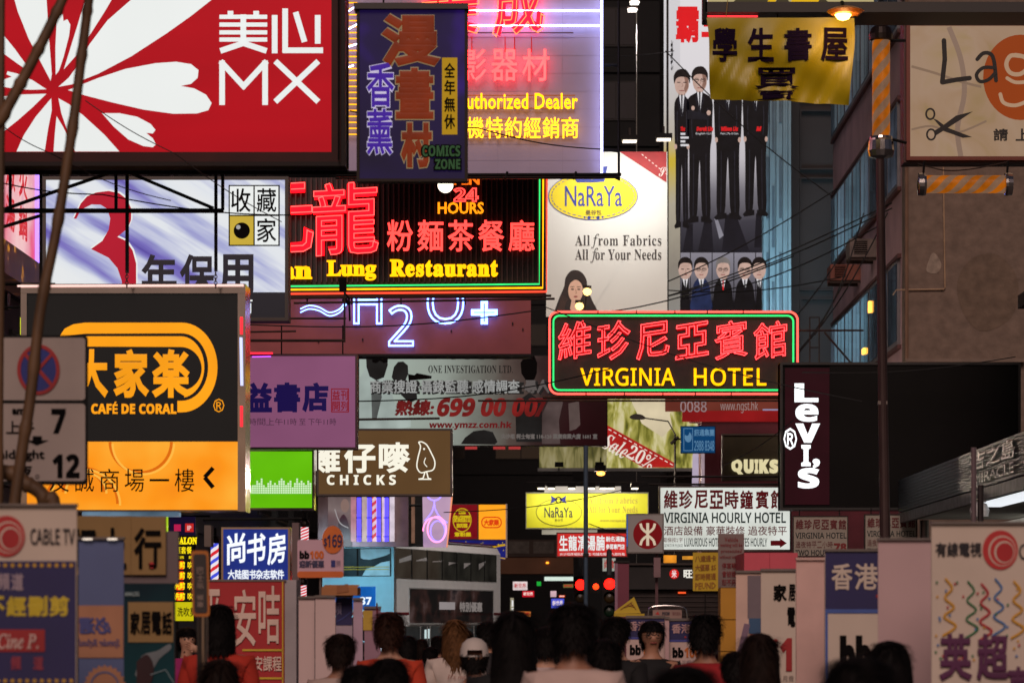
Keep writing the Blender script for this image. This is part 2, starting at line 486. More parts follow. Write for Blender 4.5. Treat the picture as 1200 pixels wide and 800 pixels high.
# facade along the street, x = 9, from y = 73 to 91
fx, fy0, fy1 = 9.0, 73.2, 91.0
r = empty('pink_building', (fx, fy0, 0), 'dull pink building seen edge on, with strip windows and bracketed air conditioners', 'building')
PINKW = P((190, 156, 164), 0.85, var=0.14, scale=1.0, bump=0.15)
m = MB(); m.box((0, 0.15, -0.2), (9, fy1 - fy0, 26)); m.build('wall', PINKW, r)
for zs in (8.6, 12.6, 16.6):
    m = MB(); m.box((-0.1, 0.3, zs - 0.1), (0.02, fy1 - fy0 - 0.2, zs)); m.build('ledge', P((96, 60, 58), 0.8), r)
    m = MB(); m.box((-0.1, 0.3, zs + 2.2), (0.02, fy1 - fy0 - 0.2, zs + 2.3)); m.build('ledge', P((96, 60, 58), 0.8), r)
    for i in range(8):
        ya = 0.5 + i * 2.15
        f = MB(); f.box((-0.08, ya, zs + 0.02), (0.03, ya + 2.0, zs + 2.18)); fo = f.build('window', P((120, 116, 120), 0.5), r)
        g = MB()
        for q in (0, 1): g.box((-0.1, ya + 0.09 + q * 0.95, zs + 0.12), (-0.02, ya + 0.95 + q * 0.95, zs + 2.08))
        g.build('pane', GLASS((24, 29, 36), 0.06, 0.035 if (i + int(zs)) % 3 else 0.12, (120, 130, 150)), fo)
g = MB(); g.box((-0.16, 6.2, 10.05), (-0.102, 6.5, 10.35)); g.box((-0.16, 7.6, 9.05), (-0.102, 8.1, 9.2)); g.build('lit_lamp', E((255, 176, 70), 3.0), r)
c = MB()
for i in range(11):
    y_ = 1.0 + i * 0.9; z_ = 6.0 + (i * 37 % 10) * 0.13
    c.box((-0.05, y_, z_), (0.0, y_ + 0.05, z_ + 0.8 + (i % 3) * 0.2))
c.build('fairy_lights', E((220, 160, 190), 0.75, 0.9, 25), r)
def aircon(Yd, px, py, w, label, mat):
    p = W(px, py, Yd)
    r = empty('air_conditioner', p, label, 'air conditioner', 'air conditioners on the pink facade')
    m = MB(); m.box((-w / 2, 0, 0), (w / 2 + 0.9, 1.0, w * 0.62)); m.build('casing', mat, r)
    g = MB(); g.box((-w / 2 + 0.12, -0.015, 0.08), (w * 0.1, -0.003, w * 0.54)); g.build('grille', INK, r)
    for i in range(5):
        pass
    s = MB()
    for i in range(7): s.box((-w / 2 + 0.12, -0.03, 0.1 + i * w * 0.07), (w * 0.1, -0.016, 0.115 + i * w * 0.07))
    s.build('louvre', mat, r)
    b = MB(); b.box((-w / 2, 0.05, -0.08), (w / 2 + 1.4, 0.12, -0.004)); b.box((-w / 2, 0.85, -0.08), (w / 2 + 1.4, 0.92, -0.004)); b.build('bracket', RUST, r)
aircon(83, 988, 328, 0.72, 'rusty red air conditioner box on the pink facade, the lower of two', P((120, 66, 52), 0.7, var=0.3))
aircon(79, 1013, 301, 0.80, 'grey air conditioner box on the pink facade, the higher of two', P((108, 94, 88), 0.7, var=0.3))
# blank end wall facing us
t = T('end_wall', 'bare stained plaster end wall with a patch and pipe line behind the barber poles', 'wall', 72.6, 1058, -60, 1197, 725)
ENDW = P((120, 102, 90), 0.92, var=0.2, scale=3.5, bump=0.9)
t.box('wall', ENDW, 1060, -60, 1240, 770, 0, -0.5)
pts = catmull([(1088, 306), (1086, 318), (1098, 320), (1103, 309), (1094, 296)], 4, True)
t.poly('plaster_patch', P((150, 134, 120), 0.9, var=0.25, scale=6, bump=.5), pts, 0.012)
pts = catmull([(1122, 330), (1128, 365), (1150, 388), (1185, 372), (1193, 330), (1172, 300), (1140, 302)], 5, True)
t.poly('plaster_patch', P((112, 94, 80), 0.92, var=0.22, scale=3.5, bump=0.9), pts, 0.010, key='b')
t.rod('pipe', P((170, 140, 112), 0.6), [(1046, 346, .06), (1050, 340, .06), (1106, 339, .06), (1107, 337, .06), (1105, 190, .06)], 0.9)
t.rod('drainpipe', P((120, 92, 74), 0.6), [(1062, -50, .1), (1062, 640, .1)], 2.2)
t.box('cornice', P((130, 112, 100), 0.9, bump=0.4), 1060, 421, 1200, 425, 0.25, -0.02)
t.done()
building('corner_building', 'black corner block cut off by the right edge of the photograph', 8.95, 16, 48, 54.2, 14, W_BLACK, 'left', (4.6, 7.6), 2)

# canopy with ribbed metal fascia along x = 7
r = empty('shop_canopy', (7.0, 42, 0), 'ribbed metal shop canopy with mirrored lettering and lit soffit at the right edge', 'canopy')
za, zb = 3.56, 4.40
m = MB(); m.box((0.03, -4, za + 0.15), (2.6, 15.4, zb)); m.build('fascia_body', P((40, 42, 46), 0.6), r)
m = MB()
for i in range(11):
    z = za + 0.20 + i * (zb - za - 0.2) / 11
    m.box((-0.03, -4, z), (0.03, 15.4, z + 0.05))
m.build('fascia_rib', P((46, 49, 54), 0.45, 0.5, var=0.3), r)
m = MB(); m.box((-0.05, -4, za - 0.02), (0.05, 15.42, za + 0.17)); m.build('fascia_edge', P((92, 94, 96), 0.5, var=0.4, scale=6), r)
m = MB(); m.box((0.06, -4, za + 0.06), (2.6, 15.4, za + 0.14)); m.build('soffit', P((190, 188, 184), 0.7), r)
m = MB(); m.box((0.35, -3.9, za + 0.0), (0.75, 7.5, za + 0.055)); m.box((1.3, -3.9, za), (1.7, 7.5, za + 0.055)); m.build('light_strip', E((235, 240, 245), 1.0), r)
for (body, zz, hh, y0, yl) in (('吉之島', za + 0.48, 0.30, 5.2, -4.3), ('MIRACLE', za + 0.26, 0.17, 5.0, -4.0)):
    v, f = glyphs(body, 0.03)
    a, b = v.min(0), v.max(0)
    V = np.stack([np.full(len(v), -0.06) - v[:, 2] * 0.3, y0 + (v[:, 0] - a[0]) / (b[0] - a[0]) * yl, zz + (v[:, 1] - a[1]) / (b[1] - a[1]) * hh], 1)
    m = MB(); m.add(V, f); m.build('lettering', P((110, 108, 108), .35, .8, var=.6, scale=14), r)
m = MB(); m.lathe([(0.02, 0), (0.14, 0.02), (0.16, 0.12), (0.12, 0.22), (0.03, 0.26)], 14, at=(-0.1, 4.2, za - 0.3)); m.box((-0.12, 4.15, za - 0.05), (0.0, 4.25, za + 0.05)); m.build('camera_dome', P((200, 198, 196), 0.4), r)
for yy in (0, 14):
    m = MB(); m.lathe([(0.09, 0), (0.09, za)], 12, at=(0.3, yy, 0)); m.build('post', STEEL, r)
m = MB(); m.box((2.0, -4, 0), (2.2, 15.4, za)); m.build('shop_front', GLASS((40, 40, 44), 0.1, 0.25, (210, 205, 190)), r)

# far end: a footbridge with lit ceiling edge
t = T('footbridge', 'dark footbridge across the far end of the street above the white light strip', 'footbridge', 175, 560, 625, 760, 745)
FB = P((120, 82, 60), 0.8, var=0.25, scale=0.5)
t.box('deck', FB, 470, 652, 840, 672, 0, -4)
t.box('parapet', P((70, 56, 50), 0.8, var=0.3, scale=0.5), 470, 632, 840, 651.8, 0.1, -0.1)
for i in range(12): t.box('parapet_panel', P((92, 84, 78), 0.7, var=0.3), 480 + i * 29, 634, 504 + i * 29, 648, 0.13, 0.02, key=str(i))
for i, x in enumerate((560, 742)): t.box('pier', FB, x, 672.2, x + 8, 757, -0.3, -1.5, key=str(i))
t.box('lamp', E((255, 150, 40), 3.0), 640, 658, 643, 660, 0.06, 0.01)
t.done()

# ================================================================== SIGNS, LEFT SIDE
RED_FACE = E((172, 0, 20), 0.98, 0.12, 1.2, True, (.35, 1, 1.6))
WHT_FACE = E((236, 240, 238), 0.95, 0.03, 0.8)
t = T('lightbox_sign', 'large red lightbox with white flower petals and white lettering, hung at top left', 'sign', 24, -70, -70, 405, 196)
t.cabinet(RED_FACE, -70, -70, 400, 190, P((56, 15, 14), 0.5, var=0.3, spec=.2), 11.5, 0.35)
t.frame('rim', P((26, 11, 10), 0.5, spec=.2), -74, -74, 405, 195.5, 4.9, 0.05, -0.4, key='o')
def z1(L): return [(x / 2.857, y / 2.857) for x, y in L]
petals = [
    [(228, 303), (330, 262), (420, 232), (520, 213), (590, 208), (640, 216), (665, 236), (662, 262), (640, 282), (606, 289), (650, 297), (690, 318), (709, 346), (698, 370), (660, 381), (580, 382), (480, 368), (380, 345), (290, 322)],
    [(196, 292), (230, 262), (262, 218), (300, 150), (360, 70), (440, 0), (520, -60), (710, 0), (640, 55), (560, 112), (440, 190), (330, 248), (240, 284)],
    [(214, 234), (240, 150), (262, 80), (285, 0), (375, 0), (350, 42), (310, 105), (262, 180)],
    [(187, 252), (186, 160), (190, 80), (200, 48), (211, 50), (213, 72), (226, 66), (236, 84), (232, 120), (214, 190), (198, 238)],
    [(170, 272), (140, 215), (96, 130), (60, 40), (46, -10), (156, -10), (160, 60), (168, 170), (174, 250)],
    [(100, 242), (60, 215), (12, 180), (12, 118), (50, 165), (84, 212)],
    [(156, 300), (110, 270), (60, 248), (26, 240), (22, 250), (40, 258), (12, 268), (12, 292), (60, 300), (110, 302)],
    [(156, 315), (60, 318), (12, 324), (12, 442), (60, 404), (110, 360)],
    [(172, 330), (120, 392), (80, 454), (56, 508), (150, 508), (162, 430), (174, 370)],
    [(190, 390), (184, 450), (180, 508), (246, 508), (236, 476), (212, 426)],
    [(196, 330), (206, 380), (226, 440), (252, 508), (400, 508), (350, 452), (280, 388), (232, 350)],
    [(342, 380), (400, 380), (460, 392), (505, 416), (521, 436), (512, 448), (490, 446), (512, 464), (523, 484), (512, 494), (480, 490), (430, 468), (380, 424)]]
for L in petals:
    L = [(x, min(max(y, -175), 508.5)) for x, y in L]
    t.poly('petal', WHT_FACE, z1(L), 0.008)
sw = 21 / 2.857
for L in ([(735, 58), (895, 58)], [(735, 84), (895, 84)], [(735, 110), (895, 110)], [(735, 134), (895, 134)], [(815, 50), (815, 148)], [(772, 38), (772, 60)], [(858, 38), (858, 60)],
          [(815, 146), (738, 172)], [(815, 146), (893, 172)],
          [(920, 52), (920, 180)], [(955, 38), (955, 170), (1074, 170)], [(990, 42), (1020, 142)], [(1064, 52), (1064, 148)],
          [(744, 345), (744, 212), (816, 290), (888, 212), (888, 345)], [(922, 206), (1066, 342)], [(1066, 206), (922, 342)]):
    w = {58: 14, 84: 14, 110: 14, 134: 14}.get(L[0][1], 19) if len(L) == 2 and L[0][1] == L[1][1] else 19
    t.bars('lettering', WHT_FACE, z1(L), w / 2.857, 0.009, ext=0.42 if len(L) > 2 else 0.0)
t.rod('hanger', BLACK, [(398, -60, .1), (398, 190, .1)], 1.2); t.rod('hanger', BLACK, [(404, -60, -.2), (406, 193, -.2)], 1.0)
t.rod('bracket', BLACK, [(-260, 198, -.2), (418, 198, -.2)], 2.4)
t.done()

t = T('sign_bracket', 'black steel truss holding up the black and orange restaurant sign', 'bracket', 25, -60, 200, 262, 342)
for L, w in (([(-200, 202), (262, 202)], 3.2), ([(-200, 247), (262, 247)], 3.0), ([(12, 202), (12, 247)], 2.0), ([(48, 202), (48, 332)], 2.0), ([(136, 202), (136, 246)], 2.2),
             ([(149, 202), (149, 320)], 2.4), ([(253, 202), (253, 318)], 2.2), ([(261, 202), (261, 246)], 2.2),
             ([(0, 247), (60, 226), (128, 203)], 2.2), ([(155, 204), (250, 244)], 2.2), ([(-10, 270), (50, 252)], 2.2)):
    for (a, b) in zip(L[:-1], L[1:]):
        t.rod('bar', P((20, 17, 16), 0.5), [(*a, 0), (*b, 0)], w, key=str(L))
for x in (149, 253):
    for k in range(5):
        L = [(x + 1.8 * math.cos(a) * (1 if k % 2 else .35), 321 + k * 3.6 + 2.6 * math.sin(a), .02 + (0 if k % 2 else 0.012) * math.cos(a)) for a in [i * math.pi / 4 for i in range(9)]]
        t.rod('chain', STEEL, L, 0.55, key=str(x))
t.done()

# tilted pink sign along the left wall (plane x = -6.5)
r = empty('wall_sign', (-6.5, 30, 0), 'glowing pink sign with red characters, tilted along the left wall under the red lightbox', 'sign')
ya, yb, zb_, zt_ = -3.0, 7.15, 6.20, 9.6
m = MB(); m.box((-0.3, ya, zb_ - 0.25), (-0.02, yb, zt_)); m.build('cabinet', BROWN, r)
m = MB(); m.box((-0.018, ya + 0.05, zb_), (0, yb - 0.25, zt_ - 0.1)); m.build('sign_face', EMIX([(236, 84, 120), (240, 170, 180), (250, 205, 205), (206, 110, 170)], 0.55, 0.9), r)
m = MB(); m.box((-0.02, yb - 0.24, zb_), (0.03, yb, zt_ - 0.1)); m.build('border_tube', E((178, 130, 255), 1.8), r)
m = MB(); m.box((-0.28, ya, zb_ - 0.42), (0.04, yb, zb_ - 0.02)); m.build('valance', EMIX([(26, 14, 14), (40, 22, 18), (60, 30, 20), (240, 160, 30)], 3.0, 0.8, pos=[0.3, 0.5, 0.62, 0.72]), r)
m = MB()
for j, s_ in enumerate(('招牌炒飯', '滋補燉湯', '海鮮火鍋')):
    for i, ch in enumerate(s_):
        v, f = glyphs(ch, 0.03, res=2)
        hh = 0.42
        y_ = 4.0 + j * 0.85; z_ = 7.9 - i * 0.5
        V = np.stack([0.012 + v[:, 2] * 0.05, y_ + v[:, 0] * 0.6, z_ + v[:, 1] * hh], 1)
        m.add(V, f)
m.build('lettering', E((214, 24, 44), 0.9), r)
m = MB(); m.box((-3, yb - 1.6, zb_ - 0.75), (-0.1, yb - 1.4, zb_ - 0.55)); m.build('bracket', BLACK, r)

t = T('lightbox_sign', 'white lightbox with blue streaks, a big red 3 and dark characters', 'sign', 30, 50, 207, 338, 375)
STREAK = EMIX([(70, 52, 150), (120, 110, 190), (170, 174, 216), (228, 232, 238), (236, 238, 238)], 1.1, 0.95, (0.32, 1, 2.6), R(-32), 4.0, [0.30, 0.38, 0.46, 0.55, 0.7])
t.cabinet(STREAK, 50, 207, 338, 376, P((74, 66, 60), 0.5), 4, 0.3)
t.rect('footer', E((44, 40, 44), 0.8), 54, 342.5, 334, 372, 0.007)
t.text('lettering', WHT_FACE, '商', 272, 349, 296, 368, 0.012, bold=.4)
def z2(L): return [(x / 5.333, 200 + y / 5.333) for x, y in L]
three = [(462, 300), (480, 262), (505, 208), (545, 162), (600, 138), (680, 128), (745, 142), (795, 180), (822, 240), (820, 310), (800, 360), (735, 415), (790, 440), (830, 500), (852, 580), (852, 740), (820, 860), (740, 880), (770, 800), (762, 690), (735, 610), (680, 545), (570, 490), (640, 440), (680, 370), (690, 300), (672, 240), (630, 214), (575, 212), (525, 236), (500, 258), (478, 302)]
t.poly('numeral_backing', WHT_FACE, z2([(x + (8 if x > 650 else -5), y - 8) for x, y in three]), 0.007)
t.poly('numeral', E((178, 24, 46), 0.95), z2(three), 0.012)
t.chars('lettering', E((52, 46, 52), 0.7), '年保用', 164, 298, 299, 347, gap=.08, bold=1.6, d=0.012)
t.rect('logo', E((20, 18, 20), 0.6), 268, 217, 328, 288.5, 0.009)
for i, (x, y) in enumerate(((269.5, 218.5), (298.7, 218.5), (269.5, 253.5), (298.7, 253.5))):
    t.rect('logo_cell', E((206, 176, 62), 0.9) if i == 2 else WHT_FACE, x, y, x + 27.6, y + 33.5, 0.012)
for ch, x, y in (('收', 271, 221), ('藏', 301, 221), ('家', 301, 256)):
    t.text('lettering', INK, ch, x, y, x + 23, y + 28, 0.016, bold=.35)
t.ell('logo_ball', INK, 283.5, 270.5, 9.5, d=0.016)
t.ell('logo_ball', E((190, 190, 190), 0.7), 279.5, 266.5, 2.6, d=0.02)
t.rod('bracket', BLACK, [(-200, 196, -.35), (330, 196, -.35)], 2)
t.done()

t = T('restaurant_sign', 'tall black sign with orange characters over an orange strip, in a chrome case', 'sign', 25.2, 25, 333, 288, 599)
BLK_FACE = E((27, 25, 24), 0.9, 0.08); ORG = E((252, 160, 20), 1.0, 0.14, 1.2)
t.box('cabinet', STEEL, 25.5, 334, 287.5, 598.5, -0.012, -0.4)
t.box('sign_face', BLK_FACE, 32, 344, 279, 517, 0.0, -0.01)
t.box('lower_panel', EMIX([(240, 120, 6), (255, 150, 14), (255, 176, 50), (250, 160, 30)], 0.9, 0.98), 32, 517.2, 279, 597, 0.0, -0.01)
t.box('rim', CHROME, 25, 333, 288, 344, 0.03, -0.38); t.box('rim', CHROME, 279, 344.2, 288, 599, 0.03, -0.38, key='r'); t.box('rim', CHROME, 25, 344.2, 32, 599, 0.03, -0.38, key='l')
t.tube('top_glint', E((255, 205, 195), 1.4), [(22, 336), (286, 335)], 1.2, 0.06)  # pink light along the top trim, drawn as a glowing rod
t.tube('edge_glint', E((255, 40, 50), 2.2), [(283.5, 372), (283.5, 392)], 1.6, 0.05); t.tube('edge_glint', E((190, 195, 240), 1.6), [(283, 396), (284, 452)], 1.8, 0.05, key='b'); t.tube('edge_glint', E((255, 40, 50), 2.2), [(283.5, 476), (283.5, 500)], 1.6, 0.05, key='c')  # neon reflections in the chrome edge, drawn as glowing rods
# the rounded D of two bands
outer = [(70, 394), (76, 385), (86, 380), (100, 378), (212, 378)] + [(213 + 42 * math.cos(a), 430.5 + 52.5 * math.sin(a)) for a in [R(-90 + 180 * i / 24) for i in range(25)]] + [(208, 483), (208, 469.5)]
inner = [(213 + 31 * math.cos(a), 430 + 39.5 * math.sin(a)) for a in [R(90 - 180 * i / 24) for i in range(25)]] + [(212, 390.5), (100, 391)]
t.poly('emblem_band', ORG, outer + inner, 0.008)
o2 = [(90, 394), (212, 394)] + [(212 + 27.5 * math.cos(a), 430 + 36 * math.sin(a)) for a in [R(-90 + 172 * i / 24) for i in range(25)]]
i2 = [(212 + 24.5 * math.cos(a), 432 + 25.5 * math.sin(a)) for a in [R(76 - 166 * i / 24) for i in range(25)]] + [(90, 406)]
t.poly('emblem_band', ORG, o2 + i2, 0.008, key='i')
for ch, x0, x1 in (('大', 88, 127), ('家', 133, 175), ('楽', 178, 223)):
    t.text('lettering', ORG, ch, x0, 409, x1, 466, 0.010, bold=2.6)
t.text('lettering', ORG, 'CAFÉ DE CORAL', 107, 470.5, 207, 485, 0.010, bold=.5, style='sans')
t.text('lettering', ORG, '®', 250, 467, 263, 483, 0.010)
for (x, y, R_) in ((96, 590, 42), (98, 576, 24), (165, 517.4, 36)):
    if y > 520:
        a0, a1 = 180, 360
    else: a0, a1 = 0, 180
    L = [(x + R_ * math.cos(R(a0 + (a1 - a0) * i / 24)), min(596.5, max(517.6, y + R_ * math.sin(R(a0 + (a1 - a0) * i / 24))))) for i in range(25)]
    t.line('swirl', E((226, 108, 8), 0.9), L, 3.4, 0.004); t.line('swirl', E((255, 186, 70), 0.95), [(q[0] + 3, min(595.5, q[1] + 2)) for q in L], 2.6, 0.008)
t.chars('lettering', INK, '友誠商場一樓', 55, 549, 231, 576, gap=.22, d=0.012)
t.line('lettering', INK, [(250, 548), (240, 559), (250, 571)], 5, 0.012)
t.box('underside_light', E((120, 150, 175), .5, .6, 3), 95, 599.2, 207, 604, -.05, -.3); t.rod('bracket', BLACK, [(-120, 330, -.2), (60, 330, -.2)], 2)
t.done()
t = T('tube_lamp', 'short glowing yellow green tube beside the left edge of the black sign', 'lamp', 27, 23, 358, 31, 393)
t.tube('tube', E((205, 215, 30), 1.3), [(27, 372), (27, 392)], 3.4, 0.0, 8); t.box('cap', DARK, 23.5, 356, 30.5, 371, .03, -.03); t.rod('bracket', BLACK, [(-150, 360, 0), (24, 360, 0)], 1.5)
t.done()

t = T('bookshop_sign', 'pinkish purple sign with dark blue bookshop characters and a red seal', 'sign', 33, 288, 415, 418, 526)
t.cabinet(E((140, 84, 118), 0.85, 0.10, 1.2), 286, 415, 418.5, 526, P((82, 52, 66), 0.4), 2.2, 0.25)  # unlit face: the pink light on it is put in as glow
NAVY = E((34, 22, 88), 0.6)
t.chars('lettering', NAVY, '益書店', 287, 448, 386, 483, gap=.07, bold=2.0, d=0.008)
t.chars('lettering', E((74, 44, 66), 0.8), '時間上午', 291, 490, 332, 498, gap=.1, d=0.008); t.text('lettering', E((74, 44, 66), 0.8), '11時 至 下午11時', 333, 490, 394, 498, 0.008)
t.frame('seal', E((140, 30, 44), 0.8), 388, 455, 409, 483, 1.2, 0.01, 0.004)
t.chars('lettering', E((140, 30, 44), 0.8), '益開', 389.5, 456.5, 398.5, 482, vertical=True, bold=.3, d=0.008); t.chars('lettering', E((140, 30, 44), 0.8), '刊列', 399.5, 456.5, 408, 482, vertical=True, bold=.3, d=0.008)
for x in (329, 401): t.rod('hanger', BLACK, [(x, 380, -.1), (x, 416, -.1)], 0.9, key=str(x))
t.rod('bracket', RUST, [(180, 398, -.1), (403, 398, -.1)], 1.8); t.rod('bracket', RUST, [(285, 388, -.1), (346, 387, -.1)], 1.2)
t.rod('bracket', RUST, [(320, 372, -.1), (405, 372, -.1)], 1.3); t.rod('bracket', RUST, [(403, 340, -.1), (403, 400, -.1)], 1.3)
t.tube('border_tube', E((255, 40, 60), 1.8), [(289, 414), (320, 414)], 1.2, 0.03); t.tube('border_tube', E((200, 90, 255), 1.6), [(296, 418.5), (318, 418)], 0.8, 0.05, key='v')
t.done()

t = T('lightbox_sign', 'green lightbox with a white row of bar blocks under the purple bookshop sign', 'sign', 35, 288, 526, 368, 598)
t.cabinet(EMIX([(84, 170, 0), (104, 196, 8), (150, 220, 60)], 0.5, 0.95), 288, 526.5, 368, 597, CHROME, 2.2, 0.3)
BARS = [2, 3, 3, 5, 4, 6, 3, 2, 4, 5, 3, 4, 3, 5, 6, 5, 3, 4, 5, 2, 4, 6, 4, 5, 4, 3, 5, 4]
WG = E((216, 244, 200), 0.95)
for i, hgt in enumerate(BARS):
    for j in range(hgt + 1):
        x = 292.6 + i * 2.6
        t.rect('bar_block', WG, x, 576 - j * 2.6, x + 2.1, 578.1 - j * 2.6, 0.006)
t.line('stripe', WG, [(290.4, 528), (290.4, 584)], 3, 0.006)
t.rod('bracket', BLACK, [(200, 531, -.2), (290, 531, -.2)], 2)
t.done()

t = T('restaurant_sign', 'brown sign with white characters and a small chick outline', 'sign', 42, 372, 502, 530, 581)
t.cabinet(E((92, 66, 38), 0.95, 0.12, 0.9), 371, 502, 530, 581, P((64, 54, 50), 0.4), 2.4, 0.3)
CRM = E((246, 242, 224), 1.0, 0.02)
t.chars('lettering', CRM, '雞仔嘜', 360, 518, 483, 554, gap=.1, bold=1.4, d=0.008)
t.text('lettering', CRM, 'CHICKS', 383, 556, 464, 568, 0.008, bold=.25, spacing=1.6, style='sans')
def z3(L): return [(260 + x / 3.333, 380 + y / 3.333) for x, y in L]
t.line('bird_outline', CRM, z3(catmull([(768, 460), (776, 478), (766, 520), (762, 556), (776, 578), (800, 574), (826, 566), (832, 536), (818, 502), (800, 470), (780, 458), (768, 460)], 4)), 1.5, 0.008)
t.line('bird_outline', CRM, z3([(794, 575), (786, 600), (768, 604), (818, 604), (806, 600), (800, 575)]), 1.5, 0.010)
t.line('bird_outline', CRM, z3(catmull([(796, 520), (790, 540), (802, 556)], 4)), 1.0, 0.010); t.ell('bird_outline', CRM, 260 + 790 / 3.333, 380 + 486 / 3.333, 1.2, d=.009)
t.rod('bracket', BLACK, [(200, 501, -.2), (380, 501, -.2)], 2)
t.done()

t = T('hanging_banner', 'dark purple hanging sign with fat orange characters and a yellow tag', 'sign', 22, 418, 5, 548, 213)
PUR = EMIX([(13, 8, 32), (26, 13, 64), (76, 28, 176)], 0.9, 0.85, pos=[.35, .55, .75])  # purple glow of the neon behind is painted into these face colours
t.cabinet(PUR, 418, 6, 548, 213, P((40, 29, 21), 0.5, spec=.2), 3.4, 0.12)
t.box('top_bar', P((36, 26, 22), 0.5), 415, 5, 549, 12, .05, -.14)
CRE = E((165, 140, 102), 0.6, 0.1); ORA = E((138, 48, 16), 0.62, 0.25, 4)
for ch, (x0, y0, x1, y1) in (('漫', (447, 17, 516, 78)), ('畫', (464, 80, 508, 140)), ('村', (470, 144, 506, 197))):
    t.text('lettering_outline', CRE, ch, x0 - 1.2, y0 - 1.2, x1 + 1.2, y1 + 1.2, 0.006, bold=5.2, res=1)
    t.text('lettering', ORA, ch, x0, y0, x1, y1, 0.014, bold=3.2, res=1)
for ch, (x0, y0, x1, y1) in (('香', (430, 74, 462, 126)), ('薰', (430, 128, 460, 182))):
    t.text('lettering_outline', E((206, 196, 224), 0.85), ch, x0 - 1, y0 - 1, x1 + 1, y1 + 1, 0.006, bold=3.0, res=1)
    t.text('lettering', E((64, 30, 150), 0.9), ch, x0, y0, x1, y1, 0.014, bold=1.1, res=1)
t.rect('tag', E((176, 134, 16), 0.85), 518, 68, 536, 158, 0.008)
t.chars('lettering', INK, '全年無休', 520.5, 73, 533.5, 153, vertical=True, bold=.6, d=0.013)
t.text('lettering_outline', INK, 'COMICS', 493, 169.5, 541, 185.5, 0.016, bold=2.6, style='sans', res=1); t.text('lettering', E((44, 76, 44), 0.8), 'COMICS', 495, 171, 539.5, 184, 0.022, bold=.3, style='sans')
t.text('lettering_outline', INK, 'ZONE', 508, 185.5, 541, 200.5, 0.016, bold=2.6, style='sans', res=1); t.text('lettering', E((44, 76, 44), 0.8), 'ZONE', 510, 187, 539.5, 199, 0.022, bold=.3, style='sans')
for x in (449, 513): t.rod('hanger', BLACK, [(x, -40, -.05), (x, 8, -.05)], 1.2, key=str(x))
t.done()

t = T('neon_sign', 'big camera dealer neon board, pale panels with red and yellow characters and white edge tubes', 'sign', 38, 398, -80, 708, 208)
PANEL = P((160, 150, 178), 0.45, var=0.1, scale=1.2, spec=0.4)
t.box('board', PANEL, 398, -80, 707, 206, -0.06, -0.3)
for x in (470, 545, 583, 621, 659): t.box('panel_seam', P((150, 141, 168), 0.6), x, -80, x + .5, 206, -0.057, -0.06, key=str(x))
for y in (43, 64, 85, 106, 127, 148, 168, 187): t.box('panel_seam', P((142, 133, 160), 0.6), 546, y, 704, y + .35, -0.057, -0.06, key=str(y))
for y in (13.5, 31): t.tube('white_tube', WHT_NEON, [(545, y), (703, y)], 1.3, 0.04, 6, key=str(y))
t.tube('white_tube', WHT_NEON, [(705, -70), (705, 204)], 1.5, 0.06, 6)
for y in range(-3, 160, 7): t.tube('yellow_tube', YEL_NEON, [(398, y + (0)), (419, y)], 0.8, 0.03, 5)
for (a, b) in (((398, 22), (419, 8)), ((398, 42), (419, 30)), ((398, 60), (419, 53)), ((398, 84), (415, 78))): t.tube('white_tube', WHT_NEON, [a, b], 1.0, 0.08, 5, key='d')
for ch, x0, x1 in (('美', 494, 562), ('成', 578, 638)):
    t.text('lettering', E((255, 8, 22), 9.0, .1, 6, False), ch, x0 + 1, -34, x1 - 1, 44, 0.05, bold=3.0, slant=.06)
    t.text('outline_tube', E((255, 150, 90), 1.6), ch, x0 - 1, -36, x1 + 1, 46, 0.09, tube=.75, slant=.06)
for x in (553, 592, 603, 623): t.rod('strut', P((200, 40, 40), .5), [(x, 44, .03), (x, 62, .03)], .7, key=str(x))
t.rod('strut', P((90, 50, 60), .5), [(545, 39, .02), (672, 39, .02)], .8)
t.chars('lettering', E((255, 46, 46), 9.0, .1, 6, False), '攝影器材', 500, 60, 646, 97, gap=.14, d=0.11, bold=.35)
t.text('lettering', E((255, 168, 10), 3.2, .1, 6, False), 'Authorized Dealer', 534, 110, 677, 129, 0.05, bold=.35, spacing=1.05)
for y in (112, 127, 140, 160): t.rod('strut', P((170, 110, 30), .5), [(545, y, .0), (674, y, .0)], .7, key=str(y))
t.chars('lettering', E((255, 172, 30), 3.4, .1, 6, False), '機特約經銷商', 546, 138, 679, 163, gap=.1, d=0.05, bold=.3)
t.rod('bracket', BLACK, [(395, 207, .1), (728, 206, .1)], 2.2); t.rod('bracket', BLACK, [(395, 213, .3), (726, 212, .3)], 1.4)
t.rod('bracket', BLACK, [(725, -80, .1), (725, 213, .1)], 1.6); t.rod('bracket', BLACK, [(708, 75, -.1), (727, 75, -.1)], 2.2); t.rod('bracket', BLACK, [(708, 174, -.1), (727, 176, -.1)], 1.8)
for x in (592, 672, 722): t.rod('bracket', BLACK, [(x, 213, .2), (x + 3, 204, .2)], 1.6, key=str(x))
t.done()

t = T('globe_lamp', 'round white globe lamp hanging just under the dark purple sign', 'lamp', 37, 512, 205, 532, 227)
p0 = t.p(522, 217, .0)
t.mb('globe', E((255, 240, 215), 2.2)).lathe([(0.1 * math.sin(a) + 1e-4, -0.1 * math.cos(a)) for a in [R(i * 15) for i in range(13)]], 16, at=p0)
t.mb('cap', DARK).lathe([(0.05, 0.09), (0.05, 0.16), (0.01, 0.18)], 10, at=p0)
t.rod('stem', BLACK, [(522, 200, 0), (522, 209, 0)], .8)
t.done()

